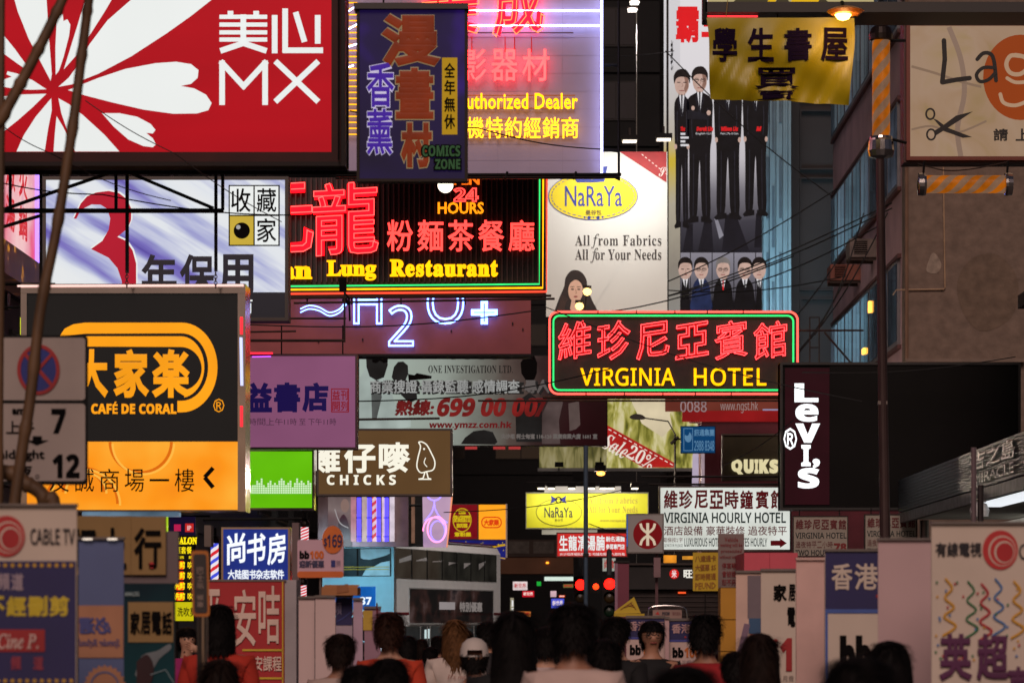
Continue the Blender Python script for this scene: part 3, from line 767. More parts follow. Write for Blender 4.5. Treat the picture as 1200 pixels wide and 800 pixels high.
t = T('neon_sign', 'ribbed black restaurant neon sign with a large red dragon character and yellow lettering', 'sign', 40, 292, 205, 643, 348)
t.box('board', P((34, 20, 18), 0.6), 290, 207, 636, 346, -0.1, -0.35)
for i in range(57): t.box('board_rib', P((62, 26, 24), 0.5, var=0.2), 291 + i * 6.05, 208, 292.6 + i * 6.05, 330, -0.03, -0.098)
t.tube('green_tube', GRN_NEON, [(290, 336), (632, 333), (632.5, 205)], 1.0, 0.02)
t.tube('yellow_tube', YEL_NEON, [(290, 340), (636, 337.5), (636.6, 205)], 1.2, 0.03)
t.tube('red_tube', E((255, 66, 44), 2.0), [(290, 345), (640.5, 342), (640.8, 205)], 1.3, 0.04)
for ch, x0, x1 in (('元', 276, 368), ('龍', 366, 444)):
    t.text('lettering', RED_NEON, ch, x0 + 1, 215, x1 - 1, 300, 0.0, bold=2.2, slant=.05)
    t.text('outline_tube', PINK_NEON, ch, x0, 214, x1, 301, 0.05, tube=.62, slant=.05)
t.chars('lettering', E((255, 62, 56), 2.8), '粉麵茶餐廳', 451, 258, 629, 295, gap=.14, d=0.02, bold=.6)
t.text('lettering', YEL_NEON, 'Yuan', 284, 306, 366, 328, 0.02, bold=.9, style='serif')
t.text('lettering', YEL_NEON, 'Lung', 383, 305, 441, 329, 0.02, bold=.9, style='serif')
t.text('lettering', YEL_NEON, 'Restaurant', 457, 304, 584, 325, 0.02, bold=.9, style='serif', spacing=1.1)
t.text('lettering', ORG_NEON, 'OPEN', 517, 205, 562, 217, 0.02, bold=.5)
t.text('outline_tube', E((255, 62, 56), 2.8), '24', 531, 220, 561, 237, 0.02, tube=.8, style='sans')
t.text('lettering', E((255, 140, 16), 1.8), 'HOURS', 513, 237, 567, 251, 0.02, bold=.45)
t.rod('bracket', RUST, [(288, 350, .05), (646, 347, .05)], 1.6); t.rod('bracket', RUST, [(345, 356, .1), (650, 351, .1)], 1.4)
for x in (360, 412, 470, 545): t.rod('bracket', RUST, [(x, 346, 0), (x, 357, 0)], 1.1, key=str(x))
t.done()
t = T('spot_lamp', 'small dark spot lamp hanging in front of the ribbed neon sign', 'lamp', 39.2, 396, 322, 412, 378)
t.box('lamp_head', INK, 398, 326, 406, 342, .1, -.05); t.rod('stem', INK, [(402, 340, 0), (409, 350, 0), (410, 376, 0)], 1.3); t.rod('hanger', INK, [(402, 350, 0), (410, 356, 0)], 3.0)
t.done()

t = T('neon_sign', 'pink board with blue outlined neon lettering under the ribbed restaurant sign', 'sign', 48, 285, 340, 622, 417)
t.box('board', P((156, 84, 86), 0.8, var=0.12, scale=2, bump=0.1), 285, 330, 622, 414.5, -0.1, -0.5)
t.box('ledge', DARK, 283, 414.8, 624, 417.5, 0.05, -0.5)
t.text('outline_tube', BLU_NEON, 'H', 414, 330, 448, 380, 0.0, tube=1.0, style='thin'); t.text('outline_tube', BLU_NEON, '2', 455, 357, 485, 406, 0.0, tube=1.0, style='thin')
t.text('outline_tube', BLU_NEON, 'O', 500, 330, 544, 380, 0.0, tube=1.0, style='thin'); t.text('outline_tube', BLU_NEON, '+', 552, 352, 583, 380, 0.0, tube=1.0, style='thin')
for o_ in (0, 4): t.tube('outline_tube', BLU_NEON, catmull([(352, 362 + o_), (362, 358 + o_), (374, 360 + o_), (386, 366 + o_), (398, 362 + o_), (406, 352 + o_)], 5), .8, 0.0, key='w%d' % o_)
for (x, y) in ((372, 398), (424, 396), (528, 386), (612, 384), (418, 376), (600, 377)): t.box('fixing', DARK, x, y, x + 1.4, y + 2.5, -.06, -.12, key=str(x))
t.done()

t = T('hoarding', 'dim black and white detective agency hoarding with red phone number, below the pink board', 'billboard', 65, 420, 415, 712, 523)
t.box('cabinet', DARK, 420, 416, 712, 522.5, -0.012, -0.3)
t.box('printed_sheet', EGRAD([(0.0, (178, 194, 184)), (0.3, (160, 170, 160)), (0.5, (112, 112, 104)), (0.62, (84, 70, 64)), (0.74, (46, 28, 28)), (0.86, (42, 12, 16)), (1.0, (34, 10, 12))], 0.8, 'X', 0.2, 1.4), 421, 417, 711, 521.5, 0, -0.01)  # print gradient, with the light's fall-off to the right mixed into the inks
GD = E((30, 30, 30), 0.6, 0.4, 2); GM = E((92, 96, 94), 0.7, 0.4, 2); GW = E((170, 184, 178), 0.75, 0.25, 1.5)
def z4(L): return [(420 + x / 4, 410 + y / 4) for x, y in L]
t.poly('figure_coat', GW, z4([(6, 445), (6, 130), (36, 80), (70, 130), (120, 130), (150, 170), (170, 250), (246, 330), (246, 360), (120, 380)]), 0.004)
t.poly('figure_coat', GM, z4([(60, 180), (96, 140), (110, 220), (84, 330), (64, 330)]), 0.008, key='d')
t.poly('figure_head', GD, z4([(36, 30), (136, 30), (138, 70), (120, 128), (84, 142), (52, 124), (38, 80)]), 0.008)
t.poly('figure_glasses', INK, z4([(64, 44), (138, 40), (138, 56), (120, 62), (100, 50), (84, 62), (66, 58)]), 0.011)
t.poly('figure_head', GD, z4([(156, 128), (166, 80), (186, 56), (210, 54), (232, 72), (234, 110), (222, 140), (240, 150), (270, 160), (276, 230), (240, 250), (200, 210), (170, 150)]), 0.010, key='w')
t.poly('figure_camera', INK, z4([(232, 112), (262, 118), (274, 108), (344, 122), (342, 134), (274, 140), (236, 146)]), 0.012)
t.poly('figure_head', INK, z4([(760, 60), (784, 24), (824, 26), (838, 60), (836, 110), (820, 150), (790, 150), (764, 110)]), 0.008, key='z')
t.poly('figure_coat', GD, z4([(735, 250), (800, 200), (860, 240), (860, 430), (740, 430)]), 0.007, key='q')
t.poly('figure_coat', E((96, 80, 78), 0.55, .4, 2), z4([(860, 440), (862, 300), (890, 240), (960, 240), (940, 330), (946, 440)]), 0.011, key='s')
t.poly('figure_coat', E((110, 92, 88), 0.55, .3, 2), z4([(990, 380), (984, 250), (1034, 240), (1040, 350), (1020, 370)]), 0.011, key='t')
t.poly('figure_tree', GD, z4([(480, 440), (500, 410), (540, 380), (590, 374), (630, 384), (652, 430), (640, 442)]), 0.007)
t.text('lettering', E((24, 22, 22), .5), 'ONE INVESTIGATION LTD.', 502, 428, 601, 437, 0.012, style='serif', spacing=1.05)
t.text('lettering_shadow', E((40, 40, 40), .5), '商業搜證·攝錄監聽·感情調查·尋人', 434, 445, 647, 463, 0.012, bold=1.7, res=1)
t.text('lettering', E((176, 178, 176), .62, .2, 2), '商業搜證·攝錄監聽·感情調查', 433.5, 444.8, 609, 461, 0.018, bold=.4, res=1); t.text('lettering', E((120, 112, 110), .5), '·尋人', 611, 444.8, 644, 461, 0.018, bold=.9, res=1)
t.text('lettering', E((98, 20, 20), .85, .4, 3), '熱線:', 462, 468, 509, 487, 0.012, bold=1.0, shear=.15); t.text('lettering', E((118, 24, 22), .85, .45, 3), '699 00 00', 512, 466, 630, 488, 0.012, bold=.9, style='sans', shear=.2)
t.text('lettering', E((96, 20, 20), .8), '7', 626, 466, 641, 488, 0.012, bold=.9, style='sans', shear=.2)
t.text('lettering', E((104, 20, 22), .85), 'www.ymzz.com.hk', 503, 493.5, 600, 503.5, 0.012, bold=.3, style='sans', shear=.08)
t.text('lettering', E((128, 120, 116), .55), '尖沙咀 柯士甸道 118-120 業廣商業大廈 1601 室', 587, 508, 700, 514.5, 0.012, bold=.35, res=1)
t.rod('hanger', BLACK, [(420, 415.5, .1), (620, 413.5, .1)], 1.3)
for x in (529, 545, 562, 577, 592): t.box('clip', INK, x, 414, x + 5, 421, .04, -.02, key=str(x))
t.rod('bracket', RUST, [(400, 493, .4), (516, 491.5, .4)], 1.5)
for x in (545, 578, 596): t.box('hem_light', E(((120, 170, 220), (90, 140, 220), (190, 60, 60))[x % 3], .7), x, 523, x + 14, 526, .0, -.1, key=str(x))
t.done()

# ================================================================== SIGNS, CENTRE AND RIGHT
t = T('billboard', 'pale fabric shop billboard with yellow oval, a woman at the bottom and red ribbon corner', 'billboard', 78, 640, 172, 783, 372)
t.box('printed_sheet', P((214, 216, 210), 0.7, var=0.05, scale=0.5), 640, 178, 782, 371, 0, -0.02)
t.box('cabinet', DARK, 640, 178, 782, 371, -0.03, -0.4)
t.ell('oval', P((228, 208, 22), 0.6, var=.05), 695, 230, 52.5, 28, 0.01)
NB = P((34, 52, 140), 0.6)
t.ell('oval_border', P((40, 60, 150), 0.6), 695, 230, 52.5, 28, 0.014, inner=.8)
for i in range(44):
    a = 2 * math.pi * i / 44
    t.line('oval_stitch', P((40, 60, 150), 0.6), [(695 + 48.6 * math.cos(a), 230 + 24.6 * math.sin(a)), (695 + 48.6 * math.cos(a + .09), 230 + 24.6 * math.sin(a + .09))], .8, 0.016)
t.text('lettering', NB, 'NaRaYa', 662, 218, 729, 242, 0.016, bold=.15)
t.text('lettering', P((110, 96, 40), .6), '曼谷包', 686, 246, 705, 252, 0.016, bold=.2); t.text('lettering', NB, '·•·•·', 684, 253, 707, 257, 0.016)
t.poly('bow', NB, [(676, 214), (672, 206), (690, 207), (694, 211), (700, 196), (712, 195), (708, 213), (696, 214)], 0.016)
t.text('lettering', P((52, 48, 46), .6), 'All  rom Fabrics', 674, 275.5, 775, 288, 0.01, style='serif', spacing=1.1)
t.text('lettering', P((52, 48, 46), .6), 'All  or Your Needs', 674, 292, 775, 304.5, 0.01, style='serif', spacing=1.05)
t.text('lettering', P((52, 48, 46), .6), 'f', 693, 274, 702, 291, 0.013, style='ital'); t.text('lettering', P((52, 48, 46), .6), 'f', 692, 290.5, 701, 308, 0.013, style='ital')
t.poly('ribbon', P((160, 26, 30), 0.6), [(726, 178), (781, 178), (781, 214)], 0.01)
t.text('ribbon_lettering', WHITE, 'S', 772, 196, 780.5, 207, 0.014, style='script')
for i in range(8): t.line('ribbon_stitch', WHITE, [(732 + i * 6.4, 184.5 + i * 4.2), (735 + i * 6.4, 186.4 + i * 4.2)], .9, 0.014); t.line('ribbon_stitch', WHITE, [(752 + i * 4, 181 + i * 3.2), (754 + i * 4, 182.5 + i * 3.2)], .9, 0.014)
HAIRP = P((36, 22, 18), 0.6, var=.4, scale=6); SKINP = P((224, 184, 160), 0.6, var=.06)
t.poly('woman_hair', HAIRP, catmull([(650, 364), (655, 350), (661, 336), (663, 325), (670, 317), (680, 318), (687, 327), (689, 340), (694, 352), (698, 370), (650, 371)], 4), 0.010)
t.poly('woman_dress', P((18, 16, 18), .6), [(656, 371), (662, 360), (676, 362), (690, 357), (698, 371)], 0.012)
t.poly('woman_neck', SKINP, [(670, 350), (680, 350), (682, 360), (676, 371), (668, 362)], 0.014)
t.ell('woman_face', SKINP, 674.5, 341, 8.6, 13, 0.018)
t.poly('woman_hair', HAIRP, catmull([(664, 338), (666, 326), (674, 322), (683, 326), (686, 338), (682, 331), (676, 327), (669, 331)], 4), 0.020)
for q_ in range(6): t.line('woman_hair', P((70, 44, 34), .5), catmull([(658 + q_ * 1.5, 345 + q_), (656 + q_ * 1.2, 356), (653 + q_ * 1.6, 366)], 3), .6, 0.0125 + .0002 * q_)
for x in (670.8, 678.4): t.ell('woman_eye', HAIRP, x, 339, 1.9, .8, 0.022, n=12); t.line('woman_brow', HAIRP, [(x - 2.4, 336.2), (x + 2.2, 336)], .7, 0.022)
t.ell('woman_mouth', P((150, 60, 60), .6), 674.6, 347.6, 2.4, .9, 0.022, n=12); t.line('woman_nose', P((160, 112, 90), .6), [(674.4, 339), (675.6, 343.6), (674, 344)], .6, 0.022)
t.done()
def floodlight(px, py, Y, aim, power, label, col=(1, .93, .8), size=0.5, stem=None, group=None):
    p = W(px, py, Y)
    r = empty('floodlight', p, label, 'floodlight', group)
    m = MB(); m.box((-size * .6, -.1, .02), (size * .6, .35, .14)); m.build('housing', BLACK, r)
    m = MB(); m.box((-size * .5, -.06, -.012), (size * .5, .3, .012)); m.build('lens', E((255, 240, 220), 2.2), r)
    if stem:
        m = MB(); m.tube([(0, .1, .14), (stem[0], .1, stem[1])], .03, 6); m.build('arm', STEEL, r)
    L = bpy.data.lights.new('flood_lamp', 'AREA'); L.energy = power; L.size = size; L.color = col; L.spread = R(150)
    o = bpy.data.objects.new('flood_lamp', L); o.parent = r; o.location = (0, .0, -.06)
    o.rotation_euler = (Vector(aim) - p).to_track_quat('-Z', 'Y').to_euler(); COL.objects.link(o)
for i, (x, y, lb) in enumerate(((738, 165, 'lit floodlight above the ribbon corner of the pale billboard'), (778, 163, 'lit floodlight close to the left edge of the tall poster tower'), (690, 166, 'floodlight above the yellow oval, hidden behind the camera dealer board'))):
    floodlight(x, y, 76.2, W(710 if i != 1 else 760, 290, 78), 42, lb, (1, .98, .94), .36, (0, .35), 'floodlights on the pale billboard')
t = T('street_lamp', 'twin headed bright street lamp on a thin pole in the dark gap at top', 'street lamp', 90, 735, -2, 752, 725)
t.tube('pole', P((150, 146, 140), .5, .5), [(746, 725, 0), (746, 14, 0)], .5, n=8)
for x, y in ((743.5, 4.5), (741, 13)): t.box('lamp_head', STEEL, x - 6, y - 3, x + 6, y - .8, .2, -.2, key=str(y)); t.ell('lens', E((255, 244, 232), 3.0), x, y, 6, 2.2, .205, key=str(y)); t.box('lens', E((255, 244, 232), 3.0), x - 5, y - .7, x + 5, y + .2, .19, -.19, key='b%s' % y)
t.done()

L = bpy.data.lights.new('lamp_light', 'SPOT'); L.energy = 7000; L.color = (1, .95, .9); L.spot_size = R(46); L.spot_blend = .6; L.shadow_soft_size = .25
o = bpy.data.objects.new('lamp_light', L); o.parent = t.root; p_ = W(742, 12, 90) + Vector((0, -.3, -.3)); o.location = p_ - t.root.location; o.rotation_euler = (Vector((-3.4, 99, 2.2)) - p_).to_track_quat('-Z', 'Y').to_euler(); COL.objects.link(o)

t = T('poster_tower', 'tall lit poster of suited men wrapped round a building corner', 'billboard', 88, 780, -60, 894, 366)
t.box('tower_wall', W_DARK, 782, -60, 893, 767, -0.45, -6)
SHEET = EGRAD([(0.0, (30, 30, 40)), (0.1, (60, 58, 68)), (0.2, (120, 116, 124)), (0.3, (196, 190, 196)), (0.5, (224, 219, 223)), (0.85, (232, 228, 230)), (1, (238, 234, 236))], 0.9, 'Z', 0.04, .8)  # sheet glows by itself in place of the lamps that light it
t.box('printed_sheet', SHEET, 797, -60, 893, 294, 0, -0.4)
t.box('printed_sheet', E((24, 22, 30), .8, .3), 797, 294.3, 893, 365, -.005, -0.4, key='low')
# the sheet runs on round the corner
n = 10; V = []; Fc = []
for i in range(n + 1):
    a = R(90 * i / n)
    for y in (-60, 365): V.append(t.p(797 - 17 * math.sin(a), y, -0.44 * (1 - math.cos(a)) * 3.0))
for i in range(n): Fc.append((2 * i, 2 * i + 1, 2 * i + 3, 2 * i + 2))
t.mb('corner_sheet', EGRAD([(0, (150, 146, 140)), (.12, (150, 140, 128)), (.3, (190, 180, 160)), (.42, (220, 190, 60)), (.5, (200, 190, 176)), (.7, (226, 222, 226)), (1, (236, 232, 234))], .8, 'Z', .06, 3)).add(V, Fc)
t.text('lettering', E((216, 18, 26), 1), '霸', 792, 8, 819, 51, .012, bold=2.0)
t.text('lettering', E((30, 30, 34), .7), '教', 786, 46, 791, 82, -.16, bold=.6); t.text('lettering', E((216, 18, 26), 1), '王', 822, 14, 850, 44, .012, bold=2.2)
SUIT = E((13, 12, 16), .8, .4, 3); SUIT2 = E((24, 24, 32), .8, .4, 3); PSK = E((206, 172, 158), .8, .12, 6); PSH = E((226, 224, 228), .85); PHR = E((26, 20, 20), .7, .4, 8); PRD = E((206, 26, 30), .95)
def suited(cx, top, foot, w, glasses=False, tie=True, crossed=False, grey=False):
    t.ctx = newkey()
    h = foot - top; hw = w / 2
    y = lambda f: top + h * f
    t.poly('figure_suit', SUIT, catmull([(cx - 3, y(.17)), (cx - hw, y(.215)), (cx - hw * 1.02, y(.34)), (cx - hw * .98, y(.46)), (cx - hw * .86, y(.53)), (cx - hw * .84, y(.72)), (cx - hw * .80, y(.965)), (cx - hw * .26, y(.965)), (cx - hw * .12, y(.76)), (cx - hw * .01, y(.60)), (cx + hw * .08, y(.76)), (cx + hw * .24, y(.965)), (cx + hw * .84, y(.965)), (cx + hw * .84, y(.72)), (cx + hw * .86, y(.53)), (cx + hw * .98, y(.46)), (cx + hw * 1.02, y(.34)), (cx + hw, y(.215)), (cx + 3, y(.17))], 3), .008)
    for sg in (-1, 1): t.poly('figure_shoe', SUIT, [(cx + sg * hw * .1, y(.955)), (cx + sg * hw * .72, y(.955)), (cx + sg * hw * 1.05, y(.985)), (cx + sg * hw * .9, y(1.0)), (cx + sg * hw * .1, y(.99))], .010)
    t.poly('figure_shirt', PSH, [(cx - 3.2, y(.17)), (cx + 3.2, y(.17)), (cx + .4, y(.30))], .013)
    if tie: t.poly('figure_tie', SUIT2, [(cx - .9, y(.165)), (cx + .9, y(.165)), (cx + .7, y(.29)), (cx, y(.305)), (cx - .7, y(.29))], .017)
    t.ell('figure_face', PSK, cx, y(.10), h * .045, h * .070, .013); t.poly('figure_neck', PSK, [(cx - 2.6, y(.155)), (cx + 2.6, y(.155)), (cx + 3, y(.185)), (cx - 3, y(.185))], .0115)
    t.poly('figure_hair', PHR if not grey else E((120, 116, 116), .8), catmull([(cx - h * .048, y(.10)), (cx - h * .051, y(.05)), (cx - h * .026, y(.012)), (cx + h * .022, y(.008)), (cx + h * .051, y(.05)), (cx + h * .048, y(.098)), (cx + h * .036, y(.062)), (cx - h * .012, y(.055)), (cx - h * .036, y(.068))], 3), .017)
    fs = h * .045
    for sg in (-1, 1):
        t.line('figure_eye', PHR, [(cx + sg * fs * .2, y(.09)), (cx + sg * fs * .66, y(.09))], h * .005, .018)
        if glasses: t.ell('figure_glasses', PHR, cx + sg * fs * .45, y(.092), fs * .36, fs * .26, .021, inner=h * .0028, n=16)
    t.line('figure_mouth', E((150, 80, 76), .8), [(cx - fs * .35, y(.142)), (cx + fs * .35, y(.142))], h * .005, .018)
    t.line('figure_nose', E((166, 128, 114), .8), [(cx, y(.092)), (cx + fs * .16, y(.113)), (cx - fs * .1, y(.115))], h * .0035, .018)
    for sg in (-1, 1):
        t.line('figure_sleeve', E((40, 39, 48), .8, .3, 6), catmull([(cx + sg * hw * .62, y(.27)), (cx + sg * hw * .66, y(.36)), (cx + sg * hw * .60, y(.46))], 4), .9, .0125)
        t.line('figure_crease', E((34, 33, 42), .8, .3, 6), catmull([(cx + sg * hw * .5, y(.56)), (cx + sg * hw * .5, y(.75)), (cx + sg * hw * .54, y(.95))], 4), 1.1, .0125)
        if not crossed: t.ell('figure_hand', PSK, cx + sg * hw * .86, y(.49), 1.8, 3.2, .0128, n=12)
    t.poly('figure_face_side', E((150, 112, 98), .8, .1, 6), [(cx + fs * .25, y(.04)), (cx + fs * .9, y(.06)), (cx + fs * .92, y(.12)), (cx + fs * .5, y(.155)), (cx + fs * .3, y(.13)), (cx + fs * .5, y(.10))], .0145)
    t.poly('figure_lapel', SUIT2, [(cx - 3.4, y(.155)), (cx - 5.5, y(.21)), (cx - 1.4, y(.30)), (cx + .2, y(.31))], .0145); t.poly('figure_lapel', SUIT2, [(cx + 3.4, y(.155)), (cx + 5.5, y(.21)), (cx + 1.4, y(.30)), (cx + .2, y(.31))], .0145)
    if crossed:
        t.poly('figure_sleeve', SUIT2, [(cx - hw, y(.28)), (cx + hw * .7, y(.31)), (cx + hw * .8, y(.345)), (cx - hw, y(.34))], .020)
        t.ell('figure_hand', PSK, cx + hw * .72, y(.30), 2.4, 3.0, .023, n=14); t.ell('figure_hand', PSK, cx - hw * .55, y(.27), 2.0, 2.6, .023, n=14)
suited(796 + 3, 80, 268, 17); suited(820, 77, 262, 29, True, crossed=True); suited(853, 74, 258, 31.5); suited(885.5, 76, 254, 29)
t.ctx = ''
for (pts) in ([(800, 294), (806, 262), (812, 262), (812, 294)], [(818, 294), (826, 256), (834, 262), (836, 294)], [(846, 294), (850, 252), (862, 250), (878, 294)], [(884, 290), (886, 250), (893, 252), (893, 290)]):
    t.poly('figure_shadow', E((26, 25, 34), .7, .3), pts, .005)
t.poly('floor_light', E((150, 148, 160), .7, .2), [(837, 256), (840, 254), (848, 276), (843, 280)], .007)
for cx, body, sub in ((826, 'Derek Liu', 'English I.U.E.'), (855, 'Wilson Liu', 'Maths. | Phy. & Chem.')):
    t.text('name_lettering', PRD, body, cx - 10, 148.5, cx + 10, 154, .024, bold=.4, style='sansital'); t.text('name_lettering', PSH, sub, cx - 10.5, 155.6, cx + 10.5, 158.6, .024)
t.text('name_lettering', PRD, 'Thu', 797.5, 148.5, 803, 154, .024, bold=.4, style='sansital'); t.text('name_lettering', PRD, 'M', 886, 148.5, 892.5, 154, .024, bold=.4, style='sansital')
for q in range(4): t.text('name_lettering', PSH, '———', 797.5, 156 + q * 4.4, 803 + (q % 2) * 4, 158.4 + q * 4.4, .024)
def bust(x0, x1, grey, glasses, blue=False):
    t.poly('portrait_cell', EGRAD([(0, (40, 38, 48)), (1, (150, 146, 158))], .75, 'Z', .05), [(x0, 296), (x1, 296), (x1, 364), (x0, 364)], .004, key=str(x0))
    t.ctx = newkey()
    cx = (x0 + x1) / 2; w = (x1 - x0) / 2 * .95
    t.poly('figure_suit', E((34, 46, 84), .7, .3, 4) if blue else SUIT, catmull([(cx - 4, 326), (cx - w * .8, 334), (cx - w, 350), (cx - w, 364), (cx + w, 364), (cx + w, 350), (cx + w * .8, 334), (cx + 4, 326)], 3), .008)
    t.poly('figure_shirt', PSH, [(cx - 3.6, 325.5), (cx + 3.6, 325.5), (cx + .4, 340)], .012); t.poly('figure_tie', PRD if grey else SUIT2, [(cx - .8, 328), (cx + .8, 328), (cx + 1, 341), (cx - .6, 341)], .016)
    t.ell('figure_face', PSK, cx, 315.5, 8.0, 12, .013)
    t.poly('figure_hair', E((120, 114, 112), .8, .3) if grey else PHR, catmull([(cx - 8, 316), (cx - 8.3, 308), (cx - 4, 302), (cx + 3, 301.6), (cx + 8.2, 307), (cx + 8, 315), (cx + 6, 309), (cx - 2, 308), (cx - 6, 310)], 3), .017)
    for sg in (-1, 1):
        t.line('figure_eye', PHR, [(cx + sg * 1.6, 315.4), (cx + sg * 4.8, 315.4)], 1.0, .018)
        if glasses: t.ell('figure_glasses', PHR, cx + sg * 3.3, 315.6, 2.8, 2.0, .021, inner=.6, n=16)
    t.line('figure_mouth', E((150, 80, 76), .8), [(cx - 2.4, 322), (cx + 2.4, 322)], .9, .018); t.line('figure_nose', E((166, 128, 114), .8), [(cx, 315), (cx + 1.2, 319), (cx - .8, 319.4)], .6, .018)
bust(797.5, 808.5, False, False); bust(809.5, 834, False, True, True); bust(835, 859.5, True, True); bust(860.5, 885, False, True); bust(886, 893, False, False)
t.done()

t = T('neon_sign', 'long black hotel neon sign with six red outlined characters and green and red border tubes', 'sign', 62, 643, 364, 936, 466)
BOARD = P((40, 24, 20), 0.65, var=0.45, scale=2.5, bump=0.2)
t.mb('board', BOARD)
L = roundrect(645, 366, 933, 462, 9)
t.poly('board', BOARD, L, -0.06); t.box('cabinet', DARK, 648, 369, 930, 459, -0.07, -0.35)
def loop(L): return L + [L[0], L[1]]
t.tube('red_tube', E((255, 84, 72), 2.6), loop(roundrect(644, 365.5, 934.5, 461.5, 10)), 1.35, 0.04)
t.tube('green_tube', GRN_NEON, loop(roundrect(648.5, 370, 929.5, 457, 7)), 1.1, 0.03)
for x in (700, 745, 790, 828, 870): t.box('tube_clip', DARK, x, 364, x + 1.4, 367.4, .07, 0, key=str(x)); t.box('tube_clip', DARK, x - 14, 459.8, x - 12.6, 463, .07, 0, key='b%s' % x)
for i, ch in enumerate('維珍尼亞賓館'):
    x0 = 654 + i * 45.8; x1 = x0 + 39
    t.text('lettering', E((200, 4, 14), 0.7), ch, x0 + 1, 376.5, x1 - 1, 421, -0.03, bold=1.5, slant=.14, res=2)
    t.text('outline_tube', E((255, 60, 62), 5.0, 0.1, 6, False), ch, x0, 375.5, x1, 422, 0.03, tube=.56, slant=.14, res=2)
YT = E((255, 176, 8), 1.9, .1, 6, False)
t.text('lettering', YT, 'VIRGINIA', 680, 431, 791, 452, 0.02, bold=.35, style='thin', spacing=1.05); t.text('lettering', YT, 'HOTEL', 813, 431, 898, 452, 0.02, bold=.35, style='thin', spacing=1.1); t.text('lettering', YT, 'B', 912, 432, 924, 452, 0.02, bold=.35, style='thin')
t.rod('bracket', RUST, [(636, 465, -.1), (940, 465, -.1)], 2.2); t.rod('bracket', RUST, [(560, 469, -.1), (940, 469, -.1)], 1.3)
t.rod('bracket', RUST, [(935, 386, -.2), (1013, 386, -.2)], 1.3); t.rod('bracket', RUST, [(967, 388, -.2), (1000, 426, -.2)], 1.3)
for x in (950, 961): t.rod('bracket', RUST, [(x, 370, -.2), (x, 425, -.2)], .8, key=str(x))
for y in (370.5, 386, 406): t.rod('bracket', RUST, [(950, y, -.2), (961, y, -.2)], .8, key=str(y))
t.done()
for i, (x, y, lb) in enumerate(((688, 342, 'small glowing amber lamp in front of the billboard woman, the upper of two'), (679, 359, 'small glowing amber lamp under the billboard woman, the lower of two'))):
    t = T('spot_lamp', lb, 'lamp', 66, x - 6, y - 8, x + 6, y + 8, 'lamps above the long hotel neon sign')
    t.mb('bulb', E((255, 196, 110), 4.0)).lathe([(.005, -.1), (.07, -.07), (.1, 0), (.07, .06), (.005, .08)], 12, at=t.p(x, y, .1))
    t.box('lamp_head', DARK, x - 5, y - 7, x + 5, y - 4, .1, -.1); t.rod('stem', DARK, [(x, y - 4, 0), (x - 3, y + 24, 0)], .7)
    t.done()

t = T('projecting_sign', 'wide black sign box with white letters stacked on a maroon strip', 'sign', 58.6, 914, 424, 1196, 598)
BK = P((8, 7, 7), 0.5, var=.4, scale=1.5, spec=.1)
t.box('cabinet', BK, 914, 425, 1196, 597, -.02, -.5)
t.box('sign_face', P((8, 7, 7), .4, var=.5, scale=.8, spec=.12), 972.4, 428, 1193, 595, 0, -.019)
t.box('letter_strip', E((44, 6, 16), .7, .15), 920, 431, 972, 591, 0.0, -.019)
t.frame('rim', P((20, 15, 14), .5), 914, 424.5, 1196, 597.5, 3.0, .04, -.5)
LW = E((246, 250, 252), 1.5, .02)
for ch, x0, y0, x1, y1, sty in (('L', 931, 449, 959, 471, 'sans'), ('e', 932, 473, 959, 494, 'sans'), ('v', 932, 496, 961, 518.5, 'sans'), ('I', 939, 521, 950, 546, 'sans'), (",", 952, 537, 961, 549, 'sans'), ('s', 935, 548, 960, 572, 'sans')):
    t.text('lettering', LW, ch, x0, y0, x1, y1, .01, bold=.55, style=sty)
t.text('lettering', LW, '®', 918, 501, 934, 527, .01, bold=.3)
t.done()

t = T('lightbox_sign', 'white hourly hotel lightbox with dark red characters and green Latin letters', 'sign', 60.5, 772, 569, 928, 646)
t.cabinet(EMIX([(196, 198, 188), (224, 228, 220), (240, 244, 238)], .7, .9), 772, 569, 927.5, 645.5, P((70, 60, 54), .5), 2, .3)
MR = E((88, 10, 16), .75); GR = E((22, 40, 38), .6)
t.chars('lettering', MR, '維珍尼亞時鐘賓館', 777, 574, 920, 596, gap=.1, bold=.7)
t.text('lettering', GR, 'VIRGINIA HOURLY HOTEL', 778, 600, 921, 612.5, bold=.35, style='thin')
t.text('lettering', MR, '酒店設備 豪華裝修 過夜特平', 778, 616, 922, 627, bold=.1, slant=.0)
t.text('lettering', MR, '電梯按2字', 777, 629.5, 800, 635, res=1); t.text('lettering', GR, 'ELEVATOR PLEASE', 777, 637, 800, 640.5, res=1)
t.text('lettering', GR, 'LUXURIOUS HOTEL ROOM RATES HOURLY', 802, 630, 899, 640, bold=.2, style='thin')
t.poly('arrow', MR, [(903, 633), (914, 633), (914, 630.5), (922, 636), (914, 641.5), (914, 639), (903, 639)], .009)
t.rod('bracket', DARK, [(760, 567, -.1), (930, 567, -.1)], 1.4); t.rod('bracket', DARK, [(752, 558, -.1), (915, 558, -.1)], 1.4)
t.done()
